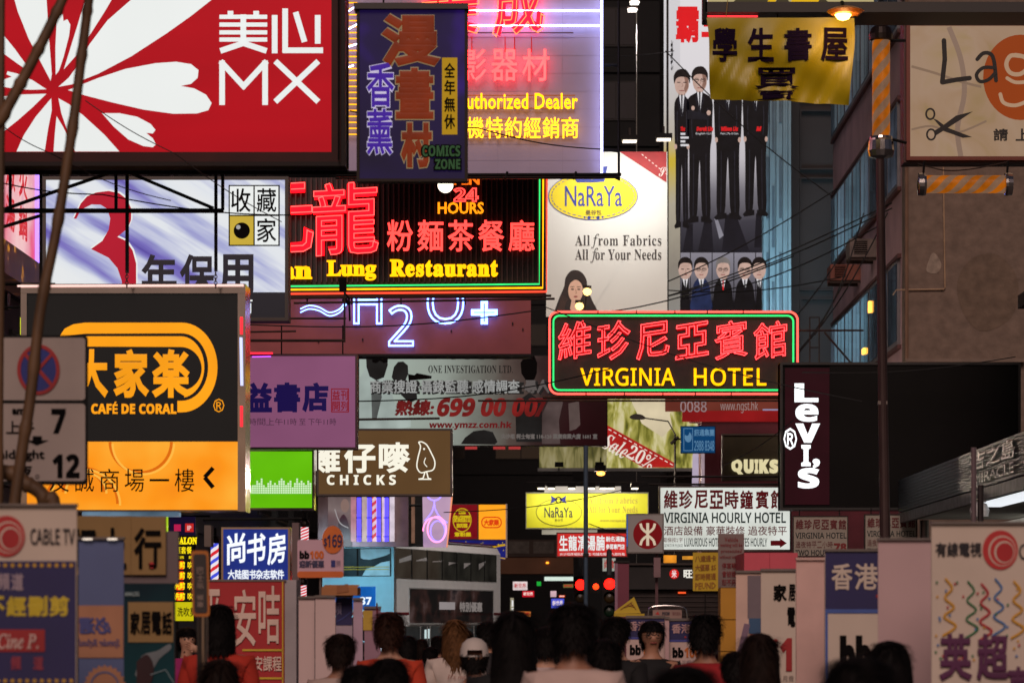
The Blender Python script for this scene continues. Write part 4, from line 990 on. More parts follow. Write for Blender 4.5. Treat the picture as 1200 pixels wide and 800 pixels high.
for lb, x0, x1, y0, y1, sc in (('dim white hotel panel just below the black sign box, left of the lamp post', 929, 994, 604, 652, 1), ('dim white hotel panel right under the black sign box, crossed by the lamp post', 1013, 1075, 602, 650, 1)):
    t = T('hotel_panel', lb, 'sign', 57, x0, y0, x1, y1, 'dim hotel panels below the black sign box')
    t.cabinet(P((150, 140, 128), .6, var=.1), x0, y0, x1, y1, RUST, 1.2, .12)
    t.chars('lettering', P((96, 18, 22), .6), '維珍尼亞賓館', x0 + 3, y0 + 4.5, x1 - 2, y0 + 16, gap=.1, bold=.35, res=1)
    t.text('lettering', P((24, 34, 32), .6), 'VIRGINIA HOTEL', x0 + 3, y0 + 19.5, x1 - 2, y0 + 26.5, bold=.15, style='thin')
    t.chars('lettering', P((96, 18, 22), .6), '過夜特平二小時', x0 + 3, y0 + 30, x1 - 18, y0 + 37.5, gap=.1, res=1); t.text('lettering', P((120, 22, 22), .6), '78', x1 - 17, y0 + 32, x1 - 2, y0 + 42, bold=.4, style='sans')
    t.text('lettering', P((20, 20, 20), .6), 'TWO HOURS', x0 + 3, y0 + 40, x1 - 20, y0 + 46.5, bold=.15, style='thin')
    for x in (x0 + 8, x1 - 10): t.rod('hanger', DARK, [(x, y0 - 7, -.05), (x, y0 + 1, -.05)], .8, key=str(x))
    t.done()

t = T('shop_letters', 'cream lit block letters on a dull olive panel left of the black box', 'sign', 66, 846, 508, 925, 562)
t.box('panel', P((74, 66, 44), .7, var=.15), 848, 510, 925, 562, -.02, -.2)
t.frame('rim', P((92, 80, 70), .6), 846, 508, 927, 563, 2, .02, -.2)
for ch, x0, x1 in (('Q', 857, 871), ('U', 871.5, 883), ('I', 884, 888.6), ('K', 889.5, 901.5), ('S', 901.5, 912.5), ('I', 913.5, 918)):
    t.text('lettering', E((226, 214, 166), .95), ch, x0, 538, x1, 555.5 if ch == 'Q' else 554.5, .03, bold=1.3, style='sans')
t.rod('bracket', BLACK, [(752, 559, .2), (918, 559, .2)], 1.0)
t.done()
t = T('shop_fascia', 'red curved shop fascia with pale web address just under the long hotel neon sign', 'sign', 68, 708, 466, 940, 494)
t.box('upper_band', E((112, 50, 38), .8, .2), 780, 466, 940, 481, -.05, -.3)
t.box('lower_band', E((136, 18, 20), .85, .2), 800, 481.2, 940, 493, .06, -.3)
t.text('lettering', P((210, 200, 214), .5), '0088', 797, 470, 828, 483, .075, bold=.2, style='thin'); t.text('lettering', P((220, 214, 220), .5), 'www.ngst.hk', 844, 470, 888, 484, .075, style='thin')
t.box('strip_light', E((170, 170, 210), .6), 894, 479, 914, 480.6, -.02, -.05)
t.poly('column_glow', E((206, 190, 214), .6, .2), [(812, 532), (819, 520), (819, 569), (811, 569)], -.1); t.box('lit_column', E((196, 170, 180), .5, .3), 822, 528, 826, 569, -.12, -.2)  # white column: its brightness is put in as glow, no lamp here
t.done()
t = T('blue_sign', 'small blue property sign with a white swirl and phone number on the maroon block', 'sign', 65, 797, 498, 840, 532)
BL = E((14, 66, 112), .85, .1)
t.cabinet(BL, 797.5, 499, 838.5, 531, P((30, 70, 120), .5), .8, .08)
LBL = E((96, 140, 176), .8)
t.frame('logo', LBL, 801, 501.5, 812, 528, .7, .01, .002); t.ell('logo', LBL, 806.5, 512, 4.2, 6, .007); t.ell('logo', BL, 805, 507, 2.6, 3.4, .011)
t.text('lettering', LBL, '訊通集團', 813.5, 502.5, 837, 511, bold=.25, res=1); t.text('lettering', LBL, '2988 8348', 813.5, 516, 837, 528, bold=.25, style='thin')
t.rod('bracket', DARK, [(790, 514, -.1), (798, 514, -.1)], 1)
t.done()

t = T('billboard', 'leafy green billboard with a red sale ribbon, partly hidden by the long hotel neon sign', 'billboard', 86, 632, 466, 838, 552)
LEAF = EMIX([(60, 60, 20), (120, 118, 40), (176, 168, 84), (214, 204, 150), (226, 214, 176)], 1.6, .85, (2.6, 1, 0.7), 0, 8, [.28, .4, .5, .6, .72], .6)
t.box('printed_sheet', LEAF, 711, 466, 836, 548, 0, -.03); t.box('printed_sheet', EMIX([(50, 50, 22), (96, 92, 44), (150, 140, 90), (170, 160, 120)], 1.6, .7, (2.6, 1, .8), 0, 8, [.3, .44, .56, .7], .6), 632, 523, 710.8, 548, 0, -.03, key='l')
t.poly('sky_print', E((222, 206, 172), .85, .12), [(738, 466), (790, 466), (785, 486), (788, 500), (776, 512), (752, 496)], .004)
t.poly('ribbon', E((172, 26, 24), .9, .12), [(710, 497), (792, 543), (792, 547.5), (754, 547.5), (710, 522)], .006)
t.text('ribbon_lettering', E((240, 226, 214), .9), 'Sale', 706, 513, 737, 532, .012, style='boldital', rot=R(29)); t.text('ribbon_lettering', E((240, 226, 214), .9), '20%', 735, 527, 768, 544, .012, style='serif', rot=R(29))
for i in range(13): t.line('ribbon_stitch', E((240, 226, 214), .9), [(713 + i * 6, 502.5 + i * 3.36), (716.4 + i * 6, 504.4 + i * 3.36)], 1, .012); t.line('ribbon_stitch', E((240, 226, 214), .9), [(711 + i * 3.4, 519.5 + i * 2), (713 + i * 3.4, 520.7 + i * 2)], 1, .012)
t.box('rim', P((90, 92, 92), .5), 630, 548.2, 838, 552, .1, -.2); t.box('cabinet', DARK, 632, 466, 836, 548, -.04, -.4)
for x in (655, 702): t.box('lamp_head', INK, x - 5, 543, x + 5, 548, .9, .5, key=str(x)); t.rod('lamp_arm', INK, [(x, 551, .05), (x, 549, .6)], .7, key=str(x))
t.done()
t = T('street_lamp', 'dark unlit street lamp head on a thin arm over the leafy billboard', 'street lamp', 74, 736, 483, 800, 725)
t.poly('lamp_head', DARK, catmull([(738, 488), (744, 485), (753, 486.5), (756, 491), (746, 492), (739, 490.5)], 4, True), .1); t.box('lamp_head', DARK, 740, 487, 754, 490.6, .095, -.1)
t.rod('arm', DARK, [(754, 489.5, 0), (783, 493.5, 0), (792, 510, 0)], .9); t.rod('pole', DARK, [(791, 509, 0), (791, 725, 0)], 1.4); t.rod('arm', DARK, [(786, 520, .05), (795, 512, .05)], 2.2)
t.done()
t = T('street_lamp', 'small hanging amber lamp beside the blue grey pole above the yellow billboard', 'street lamp', 73, 696, 545, 712, 558)
t.box('lamp_head', INK, 697, 545, 710, 552, .12, -.12); t.ell('lens', E((255, 170, 70), 3.5), 704, 554.6, 5, 2.8, .06); t.mb('bulb', E((255, 170, 70), 3.5)).lathe([(.004, -.06), (.07, -.03), (.1, .03)], 12, at=t.p(704, 554.4, 0)); t.rod('hanger', INK, [(704, 536, 0), (704, 546, 0)], .8)
t.done()
L = bpy.data.lights.new('lamp_light', 'POINT'); L.energy = 650; L.color = (1, .80, .62); L.shadow_soft_size = .12
o = bpy.data.objects.new('lamp_light', L); o.parent = t.root; o.location = (0, 0, -.02); COL.objects.link(o)

t = T('billboard', 'yellow fabric shop billboard lit from above by a row of small floodlights', 'billboard', 71, 616, 576, 761, 620)
t.box('cabinet', DARK, 616, 577, 760, 619, -.03, -.3); t.box('printed_sheet', P((216, 210, 22), .6, var=.05), 617, 578, 759, 618, 0, -.029)
t.frame('rim', P((120, 116, 96), .5), 616, 576.6, 760, 619.4, 1.1, .02, -.3)
OL = P((110, 100, 22), .6)
t.ell('oval_border', OL, 655, 600, 27, 16, .012, inner=.6)
t.text('lettering', P((52, 56, 50), .6), 'NaRaYa', 638, 594, 671, 606, .012, bold=.1); t.text('lettering', OL, '曼谷包', 650, 607.5, 660, 610.5, .012, res=1)
for sg in (-1, 1): t.poly('bow', P((34, 40, 130), .6), [(654.5 + sg * 1, 585), (654.5 + sg * 9, 580.5), (654.5 + sg * 8, 585), (654.5 + sg * 9.5, 590)], .012, key=str(sg)); t.ell('bow', P((34, 40, 130), .6), 654.5, 585.5, 3.6, 4, .014, inner=1.2, key=str(sg))
t.text('lettering', P((176, 152, 52), .6), 'All from Fabrics', 690, 582, 747, 590, .012, style='serif', spacing=1.1); t.text('lettering', P((176, 152, 52), .6), 'All for Your Needs', 690, 592.5, 747, 600.5, .012, style='serif', spacing=1.1); t.text('lettering', P((160, 140, 50), .6), 'www.naraya.com', 703, 608.5, 737, 612, .012)
t.box('lower_panel', E((200, 190, 170), .55, .2), 635, 620.4, 700, 625.5, -.05, -.3); t.rod('lamp_rail', DARK, [(617, 566, .5), (758, 566, .5)], .8)
t.box('upper_panel', E((226, 214, 200), .7, .2), 638, 569, 728, 576, -.25, -.35)
t.done()
for i, x in enumerate((634, 646, 670, 693, 707, 716, 744)):
    floodlight(x, 572, 70.2, W(x, 603, 71), 5 if i in (0, 2, 4, 6) else 3, ('%s small floodlight above the yellow billboard' % ('first from the left', 'second from the left', 'third from the left', 'middle', 'third from the right', 'second from the right', 'first from the right')[i]), (1, 1, .88), .16, None, 'floodlights above the yellow billboard')

t = T('soup_sign', 'red lightbox with white soup restaurant characters below the yellow billboard', 'sign', 68, 652, 623, 736, 653)
t.cabinet(E((206, 44, 40), .95, .1), 652, 623.5, 735.5, 652.5, P((120, 40, 36), .5), 1.3, .2)
t.chars('lettering', WHT_FACE, '生龍清湯腩', 655, 627, 709, 645, gap=.06, bold=.5); t.text('lettering', WHT_FACE, '馳名湯腩', 710, 628, 732, 634.5, res=1, bold=.2); t.text('lettering', WHT_FACE, '參茸專門店', 710, 637, 732, 643.5, res=1, bold=.2); t.text('lettering', WHT_FACE, '尖沙咀厚福街及碧街 地舖及閣樓 九龍旺角', 656, 647.2, 732, 650.6, res=1)
t.rod('bracket', BLACK, [(690, 613, -.1), (760, 640, .3)], .5)
t.done()
t = T('lightbox_sign', 'small white hanging box with red writing under the red soup sign', 'sign', 84, 705, 652, 722, 670)
t.cabinet(E((176, 180, 170), .7, .2), 705.5, 653, 722, 669.5, DARK, .7, .3)
t.text('lettering', E((170, 30, 30), .8), '尚', 708, 655.5, 713, 666, bold=.3); t.text('lettering', E((170, 30, 30), .8), '食', 715.5, 655.5, 720, 666, bold=.3)
t.rod('hanger', DARK, [(713, 645, -.1), (713, 654, -.1)], .6); t.done()

t = T('station_sign', 'grey box sign with a red disc and pale branching symbol, left of the hourly lightbox', 'sign', 58, 734, 601, 778, 649)
t.cabinet(E((112, 96, 90), .9, .08), 734.5, 601.5, 778, 648, P((110, 100, 96), .4), 1.6, .5)
t.box('edge_strip', E((70, 110, 190), .7), 734.4, 603, 735.6, 640, .03, .016)
t.ell('disc', E((112, 10, 16), .85), 759, 625.5, 17, 17.5, .008)
SY = E((206, 186, 160), .95)
t.line('symbol', SY, [(759, 612.5), (759, 639)], 3.4, .012)
for sg in (-1, 1):
    t.line('symbol', SY, [(759 + sg * 8.5, 613), (759 + sg * 7, 618.5), (759 + sg * 3, 622.5), (759, 624)], 3, .012); t.line('symbol', SY, [(759 + sg * 8.5, 638.5), (759 + sg * 7, 633), (759 + sg * 3, 629), (759, 627.5)], 3, .012)
t.rod('post', P((110, 80, 84), .6), [(770, 648, -.2), (770, 725, -.2)], 2.0); t.box('post_box', P((130, 100, 104), .6), 766, 653, 774, 676, .05, -.3)
t.done()
t = T('shop_entrance', 'dark station entrance fascia with a small red disc symbol and white character', 'shopfront', 67, 734, 650, 905, 764)
t.box('fascia', P((30, 24, 24), .6, var=.3), 737, 662, 905, 690, 0, -.5); t.box('shutter', P((40, 28, 26), .7, var=.3), 737, 690.2, 905, 766, -.2, -.4)
for i in range(12): t.box('shutter_rib', P((52, 38, 34), .6), 738, 692 + i * 5.6, 904, 693.4 + i * 5.6, -.17, -.199, key=str(i))
t.box('lintel_light', E((240, 150, 40), .7, .5, 3), 778, 650, 793, 659, -.1, -.2); t.box('lintel_light', E((240, 160, 50), .7, .5, 3), 800, 651, 815, 655, -.1, -.2, key='b'); t.box('lintel', P((70, 60, 56), .7), 737, 659.5, 905, 661.8, .1, -.4)
t.ell('disc', E((200, 26, 24), 1), 790, 672, 5.6, 5.8, .01); t.text('symbol', E((240, 220, 220), 1), '米', 787, 667.5, 793, 676.5, .014, bold=.3)
t.text('lettering', E((236, 232, 220), 1), '旺角', 801, 666.5, 821, 677.5, .01, bold=.5); t.box('number_sign', E((255, 90, 40), 1.0), 795, 693, 804, 695, -.1, -.2)
t.done()

# --- twin-post traffic signs seen at the right of the bus
def traffic_light(px, py, Y, label, arrow=False):
    p = W(px, 725, Y); zt = EYE + (725 - py) * Y / F
    r = empty('traffic_light', (p.x, Y, 0), label, 'traffic light', 'traffic lights showing red at the crossing')
    m = MB(); m.lathe([(.06, 0), (.06, zt + .75), (.02, zt + .8)], 12); m.build('pole', P((58, 62, 66), .5), r)
    m = MB(); m.box((-.17, -.32, zt - .78), (.17, -.08, zt + .2)); m.build('housing', BLACK, r)
    for i, c in enumerate((E((255, 14, 8), 9.0), P((50, 36, 8), .3), P((8, 40, 22), .3))):
        z = zt - i * .31
        m = MB(); m.lathe([(.125, -.335), (.09, -.36), (.02, -.372)], 18, 'y', (0, 0, z)); m.build('lens', c, r)
        m = MB()
        for k in range(9):
            a0, a1 = R(20 + k * 15.5), R(20 + (k + 1) * 15.5)
            q = [(math.cos(a) * rr, y, z + math.sin(a) * rr) for a in (a0, a1) for rr, y in ((.14, -.32), (.14, -.5))]
            m.add(q, [(0, 1, 3, 2)])
        m.build('visor', BLACK, r)
    if arrow:
        m = MB(); m.box((-.42, -.3, zt - .2), (-.2, -.1, zt + .12)); m.build('side_housing', BLACK, r)
        m = MB(); m.lathe([(.07, -.31), (.02, -.33)], 14, 'y', (-.31, 0, zt - .06)); m.build('side_lens', E((255, 50, 14), 4.0), r)
traffic_light(680, 685, 70, 'red traffic light just left of the tall blue grey pole')
traffic_light(714, 684, 66, 'red traffic light with a side signal right of the tall blue grey pole', True)
t = T('lamp_post', 'tall blue grey pole between the two red traffic lights', 'pole', 62, 683, 520, 690, 725)
t.tube('pole', P((74, 92, 110), .4, .3), [(686.5, 816, 0), (686.5, 522, 0)], 2.6, n=12); t.box('collar', DARK, 683, 648, 690, 652, .06, -.06)
t.done()
t = T('advert_column', 'plain maroon column right of the red traffic lights', 'column', 63, 721, 657, 738, 725)
t.box('column', P((120, 54, 72), .7, var=.1), 722, 660, 737, 812, 0, -.4); t.box('side_panel', P((150, 108, 128), .6), 720.6, 659, 723.8, 812, .02, -.38); t.box('cap', DARK, 720, 656.5, 738, 659, .04, -.42)
t.done()

# ================================================================== RIGHT TOP: banner, lamp, salon sign, barber poles
t = T('sign_gantry', 'dark steel sign gantry across the top right edge with a cream panel above', 'bracket', 27, 824, -60, 1240, 20)
t.box('beam', P((26, 19, 16), .5), 826, 5, 1260, 17, .1, -.5)
t.box('panel', EMIX([(196, 176, 120), (206, 190, 140)], .9, .75), 830, -60, 1024, 4.5, .0, -.1)
for q in ([(858, 4), (868, -6), (892, -6), (904, 4)], [(908, 4), (916, -10), (926, 4)], [(944, 4), (958, -8), (972, 4)]): t.poly('lettering', E((70, 62, 40), .7), q, .006)
t.poly('lettering', E((226, 176, 10), .9), [(898, 4), (908, -10), (914, -10), (908, 4)], .006); t.poly('lettering', E((226, 176, 10), .9), [(926, 4), (934, -10), (966, -10), (958, 4)], .0095)
t.box('edge_post', BLACK, 823, -60, 828, 26, .1, -.1); t.tube('red_tube', E((255, 60, 66), 1.4), [(829, 19.5), (888, 19.5)], 1.3, .0)
t.rod('hanger', BLACK, [(911, 14, 0), (911, 26, 0)], .9); t.rod('rod', RUST, [(826, 21, 0), (1002, 23, 0)], .8)
t.rod('wire', P((150, 120, 60), .6), [(852, 0, .15), (846, 60, .16), (835, 98, .15)], .5)
t.done()
# the cloth banner, sagging and creased
bx0, by0, bx1, by1, BY = 828, 21, 1001, 122, 26.5
t = T('cloth_banner', 'creased yellow cloth banner with dark book shop characters hanging at top right', 'banner', BY, bx0, by0, bx1, by1)
def fold(u, v):
    w = .022 * math.sin(u * 17 + v * 5) * (.3 + v) + .016 * math.sin(u * 41 + v * 11) * v * (1 - .5 * u) + .03 * math.sin(u * 7 - v * 9 + 1) * v + .014 * noise.noise(Vector((u * 5, v * 4, 1.3)))
    return w - .06 * v * v
NU, NV = 60, 40; V = []; Fc = []
for j in range(NV + 1):
    for i in range(NU + 1):
        u, v = i / NU, j / NV
        y = by0 + (by1 - by0) * v * (0.955 + .045 * u) - 2 * math.sin(u * math.pi) * v - (4 * (1 - u) ** 8) * v
        x = bx0 + (bx1 - bx0) * u + (6 * (1 - u) - 5 * u * v) * v + 1.2 * math.sin(v * 6)
        V.append(t.p(x, y, fold(u, v)))
for j in range(NV):
    for i in range(NU): a = j * (NU + 1) + i; Fc.append((a, a + NU + 1, a + NU + 2, a + 1))
t.mb('cloth', P((162, 144, 4), .42, var=.08, scale=4)).add(V, Fc)
def onbanner(part, mat, ch, x0, y0, x1, y1, bold):
    v, f = glyphs(ch, bold / (y1 - y0) * .85, True, 'n', 1, 2)
    a, b = v.min(0), v.max(0)
    X = x0 + (v[:, 0] - a[0]) / (b[0] - a[0]) * (x1 - x0); Y = y1 - (v[:, 1] - a[1]) / (b[1] - a[1]) * (y1 - y0)
    z = (v[:, 2] - v[:, 2].min()); z = z / max(z.max(), 1e-6) * .001
    out = []
    for k in range(len(v)):
        w_ = (Y[k] - by0) / (by1 - by0); out.append(t.p(X[k], Y[k], fold((X[k] - bx0 - 3 * w_) / (bx1 - bx0), w_) + .012 + z[k]))
    t.mb(part, mat).add(out, f)
BI = P((30, 18, 40), .95, spec=.05)
for ch, x0, x1 in (('學', 835, 864), ('生', 876, 907), ('書', 919, 951), ('屋', 962, 994)): onbanner('lettering', BI, ch, x0, 33, x1, 72, 1.15)
onbanner('lettering', BI, '買', 884, 79, 937, 103, .6); onbanner('lettering', BI, '賣', 886, 105, 935, 117, .4)
t.done()
p = W(988, 16, 26.2)
r = empty('street_lamp', p, 'glowing amber lamp on the steel gantry, right above the yellow cloth banner', 'lamp')
m = MB(); m.lathe([(.005, -.012), (.13, -.008), (.17, .02), (.10, .05), (.02, .07)], 20, at=(.02, 0, 0)); m.build('shade', P((150, 80, 20), .4), r)
m = MB(); m.lathe([(.004, -.05), (.05, -.035), (.075, 0), (.06, .012)], 14, at=(.0, 0, -.015)); m.build('bulb', E((255, 200, 90), 14.0), r)
m = MB(); m.tube([(.0, .0, .06), (0, .1, .12)], .02); m.build('stem', BLACK, r)
L = bpy.data.lights.new('lamp_light', 'POINT'); L.energy = 6; L.color = (1, .58, .2); L.shadow_soft_size = .08
o = bpy.data.objects.new('lamp_light', L); o.parent = r; o.location = (0, -.05, -.13); COL.objects.link(o)

t = T('salon_sign', 'cream salon sign in an orange frame with scissors and an orange disc', 'sign', 30, 1060, 24, 1290, 189)
SAL = EMIX([(170, 140, 86), (188, 152, 120), (194, 160, 132), (186, 154, 112)], 1.5, .6, distort=.8)
t.cabinet(SAL, 1062, 26, 1290, 188, P((110, 40, 14), .5, var=.2), 4.5, .3)
t.frame('rim', P((64, 22, 12), .5), 1059.5, 24, 1292, 190, 2.4, -.03, -.32, key='o')
t.ell('disc', E((150, 62, 16), .8), 1196, 91, 44, 50, .006)
SI = P((22, 18, 16), .6)
for L in ([(1106, 48), (1107, 70), (1104, 97)], [(1104, 97), (1120, 94), (1136, 92)]): t.line('lettering', SI, L, 5.5, .012, True)
t.line('lettering', SI, catmull([(1145, 70), (1152, 63), (1161, 64), (1165, 74), (1167, 95)], 4), 4.6, .012, True); t.line('lettering', SI, catmull([(1165, 80), (1152, 80), (1144, 88), (1148, 96), (1158, 94), (1166, 86)], 4), 4.2, .016, True)
CG = E((186, 150, 120), .75)
t.line('lettering', CG, catmull([(1195, 66), (1184, 66), (1179, 76), (1184, 86), (1196, 87), (1205, 78), (1201, 68), (1190, 65)], 4), 5, .012, True); t.line('lettering', CG, catmull([(1180, 92), (1190, 97), (1206, 96)], 4), 4.2, .012, True)
t.line('lettering', CG, catmull([(1172, 111), (1176, 121), (1190, 124), (1206, 118)], 4), 4.4, .016, True)
for cx, cy, a in ((1090, 134, .25), (1091, 158, -.3)): t.ell('scissors', SI, cx, cy, 6, 7.2, .012, inner=2.2, n=24)
t.poly('scissors', SI, [(1093, 139), (1098, 141), (1110, 150), (1139, 161), (1128, 162), (1106, 154)], .014); t.poly('scissors', SI, [(1094, 154), (1104, 148), (1120, 136), (1140, 131), (1128, 139), (1108, 152), (1097, 159)], .017)
t.text('lettering', SI, '請', 1164, 151, 1181, 165.5, .012, bold=.5); t.text('lettering', SI, '上', 1190, 151, 1206, 165.5, .012, bold=.5)
t.line('swirl', E((150, 122, 100), .64), catmull([(1068, 78), (1096, 86), (1126, 96), (1150, 102)], 4), 3, .002); t.line('swirl', E((154, 126, 108), .64), catmull([(1112, 32), (1126, 70), (1130, 110), (1122, 150), (1126, 184)], 5), 6, .002, key='b'); t.line('swirl', E((150, 122, 100), .64), catmull([(1068, 152), (1092, 148), (1120, 156), (1156, 142)], 4), 2.4, .002, key='c')
t.rod('hanger', BLACK, [(1103, 14, -.1), (1103, 26, -.1)], .9); t.rod('wire', RUST, catmull([(1075, 192, 0), (1090, 196, 0), (1110, 200, 0), (1140, 198, 0), (1180, 190, 0)], 4), .8)
t.done()

def barber_pole(name, label, px, py, length, rad, Y, axis, cols, dim=1.0, group=None):
    """cylinder with two helical stripe colours cut into its faces, a cap at each end"""
    k = Y / F; Lm, rm = length * k, rad * k
    r = empty(name, W(px, py, Y), label, 'barber pole', group)
    n, mrows = 24, 60
    NS = 6 if len(cols) == 2 else 4
    ms = [MB() for _ in range(NS)]
    for j in range(mrows):
        for i in range(n):
            a0, a1 = 2 * math.pi * i / n, 2 * math.pi * (i + 1) / n
            h0, h1 = j / mrows, (j + 1) / mrows
            tw = (3.3 if NS == 6 else 5.2) * math.pi
            q = []
            for a, h in ((a0, h0), (a1, h0), (a1, h1), (a0, h1)):
                aa = a + tw * h * (1 if axis == 'z' else -1)
                pt = (rm * math.cos(aa), rm * math.sin(aa), Lm * h)
                q.append(pt if axis == 'z' else (pt[2], pt[0], pt[1]))
            ms[int(i * NS / n)].add(q, [(0, 1, 2, 3)])
    for i, m_ in enumerate(ms): m_.build('stripe', cols[i % len(cols)], r)
    cap = [(.6 * rm, -.62 * rm), (1.25 * rm, -.55 * rm), (1.3 * rm, .0), (1.25 * rm, .25 * rm), (1.02 * rm, .3 * rm)]
    dom = [(1.02 * rm, -.3 * rm), (1.3 * rm, -.2 * rm), (1.35 * rm, .4 * rm), (1.1 * rm, 1.1 * rm), (.5 * rm, 1.6 * rm), (.05, 1.7 * rm)]
    m = MB(); m.lathe(cap, 20, 'z' if axis == 'z' else 'x'); m.build('cap', CHROME, r)
    m = MB(); m.lathe([(q[0], q[1] + Lm) for q in dom] if axis == 'z' else [(q[0], Lm - q[1]) for q in cap], 20, 'z' if axis == 'z' else 'x'); m.build('cap', P((40, 30, 26), .35, .6) if axis == 'z' else CHROME, r)
    return r
AM, WP, BRN = E((190, 100, 14), .6, .3, 8), E((150, 112, 86), .55, .2, 8), P((48, 26, 14), .5)
r = barber_pole('barber_pole', 'upright striped barber pole in amber and white left of the salon sign', 1032.5, 163, 118, 10.5, 29.5, 'z', [AM, WP])
m = MB(); m.lathe([(.125, -.02), (.135, -.12), (.12, -.18), (.05, -.2)], 18); m.build('base_cap', CHROME, r)
m = MB(); m.tube([(.1, 0, 1.0), (.25, 0, 1.0)], .015); m.tube([(.1, 0, .0), (.26, 0, -.04)], .015); m.build('bracket', BLACK, r)
r = barber_pole('barber_pole', 'horizontal striped barber pole in amber and white slung under the salon sign', 1082, 216, 98, 10.5, 29.8, 'x', [AM, WP, ])
m = MB()
for x in (.0, .86): m.tube([(x, 0, .1), (x + .01, 0, .24)], .012)
m.build('hanger', BLACK, r)

t = T('lamp_post', 'plain brown grey lamp post rising in front of the black sign box at right', 'pole', 32, 1029, 180, 1043, 725)
t.root.location.z = 0.13
t.cy = VY + (EYE - .13) / t.k
t.mb('shaft', P((70, 52, 50), .45, .3, var=.2)).tube([t.p(1040.5, t.cy, 0), t.p(1037, 610, 0), t.p(1034, 420, 0), t.p(1031.5, 190, 0), t.p(1030, 60, .0)], [7 * t.k, 6.2 * t.k, 5.6 * t.k, 4.8 * t.k, 4.4 * t.k], 14)
t.box('base', DARK, 1030, t.cy - 60, 1051, t.cy, .12, -.12); t.box('band', STEEL, 1029, 470, 1039.5, 474, .045, -.045)
t.done()
t = T('short_post', 'pale metal post and a shorter dark one in front of the ribbed canopy', 'post', 26, 1137, 522, 1158, 725)
t.root.location.z = 0.13; t.cy = VY + (EYE - .13) / t.k
t.tube('post', P((120, 104, 108), .35, .4), [(1141, t.cy, 0), (1141, 524, 0)], 3.2, 0, 10); t.tube('post', P((40, 32, 32), .5), [(1150, t.cy, -.05), (1150, 568, -.05)], 3.6, 0, 10, key='d')
t.done()

# overhead cables
def cable(pts, r, label, group='thin black cables strung from the pink facade'):
    P3 = [W(*q) for q in pts]
    sag = []
    for a, b in zip(P3[:-1], P3[1:]):
        for i in range(10):
            u = i / 10; q = a.lerp(b, u); q.z -= .35 * math.sin(u * math.pi) * min(1, (b - a).length / 12); sag.append(q)
    sag.append(P3[-1])
    o0 = sag[0].copy()
    m = MB(); m.tube([q - o0 for q in sag], r, 5)
    o = m.build('overhead_cable', CABLE); o.location = o0
    tag(o, label, 'cable', group)
for i, (a, b) in enumerate((((1045, 238, 74), (690, 372, 80)), ((1045, 244, 74), (740, 358, 80)), ((980, 222, 84), (700, 362, 79)), ((1035, 262, 76), (800, 350, 86)), ((985, 300, 82), (870, 420, 70)), ((1000, 310, 80), (905, 440, 68)), ((1040, 250, 75), (930, 420, 66)), ((985, 325, 82), (780, 340, 87)), ((975, 230, 84), (780, 60, 88)), ((930, 300, 70), (640, 372, 80)), ((1012, 250, 78), (955, 392, 64)))):
    cable([a, b], .018, 'thin black overhead cable running from the pink facade across the poster tower')
for a, b, lb in (((285, 380, 46), (640, 362, 47), 'thin black cable crossing the pink board under the blue neon tubing'), ((420, 470, 49), (715, 432, 52), 'thin black cable slanting across the detective agency hoarding'), ((520, 600, 66), (760, 566, 69), 'thin black cable passing over the yellow fabric shop billboard'), ((640, 360, 60), (1010, 470, 57.8), 'thin black cable slanting behind the frame of the long hotel neon sign'), ((848, 545, 60), (930, 492, 57.9), 'thin black cable crossing the olive panel with cream letters'), ((940, 436, 58), (1190, 418, 57), 'thin black cable along the top of the wide black sign box'), ((560, 30, 60), (790, 60, 85), 'thin black cable in the dark gap beside the twin street lamp')):
    cable([a, b], .011, lb, None)
cable([(-20, 128, 23), (60, 180, 22), (200, 235, 23.4)], .004, 'thin wire crossing the bottom of the big red lightbox', None)
cable([(100, 118, 23), (205, 180, 22.8), (330, 260, 23.2)], .004, 'thin wire running down from the petals to the white lightbox', None)
cable([(0, 214, 26), (120, 228, 26), (380, 252, 27)], .006, 'thin wire strung across the white lightbox with the red 3', None)
cable([(410, 130, 34), (560, 150, 35), (705, 175, 36)], .008, 'thin wire sagging across the camera dealer board', None)

# ================================================================== MIDDLE DISTANCE, LEFT OF THE STREET
t = T('tube_facade', 'vertical violet neon tubes and pale posters above the double decker bus', 'shop sign', 92, 378, 568, 470, 634)
t.box('wall', P((120, 100, 104), .8, var=.2), 372, 562, 478, 640, -.2, -.6)
t.box('poster', EGRAD([(0, (70, 40, 44)), (.35, (120, 88, 90)), (.6, (150, 130, 128)), (1, (90, 70, 72))], .6, 'Z', .8, 1.2), 384, 566, 412, 640, -.1, -.19)
t.poly('poster_figure', E((70, 30, 44), .6, .4), catmull([(398, 632), (396, 614), (402, 602), (408, 612), (410, 632)], 4), -.09); t.line('poster_figure', E((190, 180, 180), .6), catmull([(392, 596), (398, 612), (408, 618)], 4), 1.2, -.085); t.ell('poster_figure', E((160, 130, 120), .6), 404, 592, 5, 8, -.09)
VT = E((66, 56, 255), 3.2, .1)
for i, x in enumerate((421, 433, 444, 453)):
    t.tube('violet_tube', VT, [(x, 566, .1), (x, 634, .1)], 2.2, n=8, key=str(i))
    for y in (582, 606, 628): t.box('clip', DARK, x - 3, y, x + 3, y + 1, .2, .0, key='%d%d' % (i, y))
for i, (x0, x1, c) in enumerate(((411, 417, (190, 130, 140)), (424, 430, (206, 180, 170)), (436, 441, (250, 210, 214)), (447.5, 450.5, (240, 210, 220)), (456.5, 462, (236, 220, 230)))):
    t.box('pale_strip', E(c, .75, .2, 4), x0, 566, x1, 634, -.05, -.19, key=str(i))
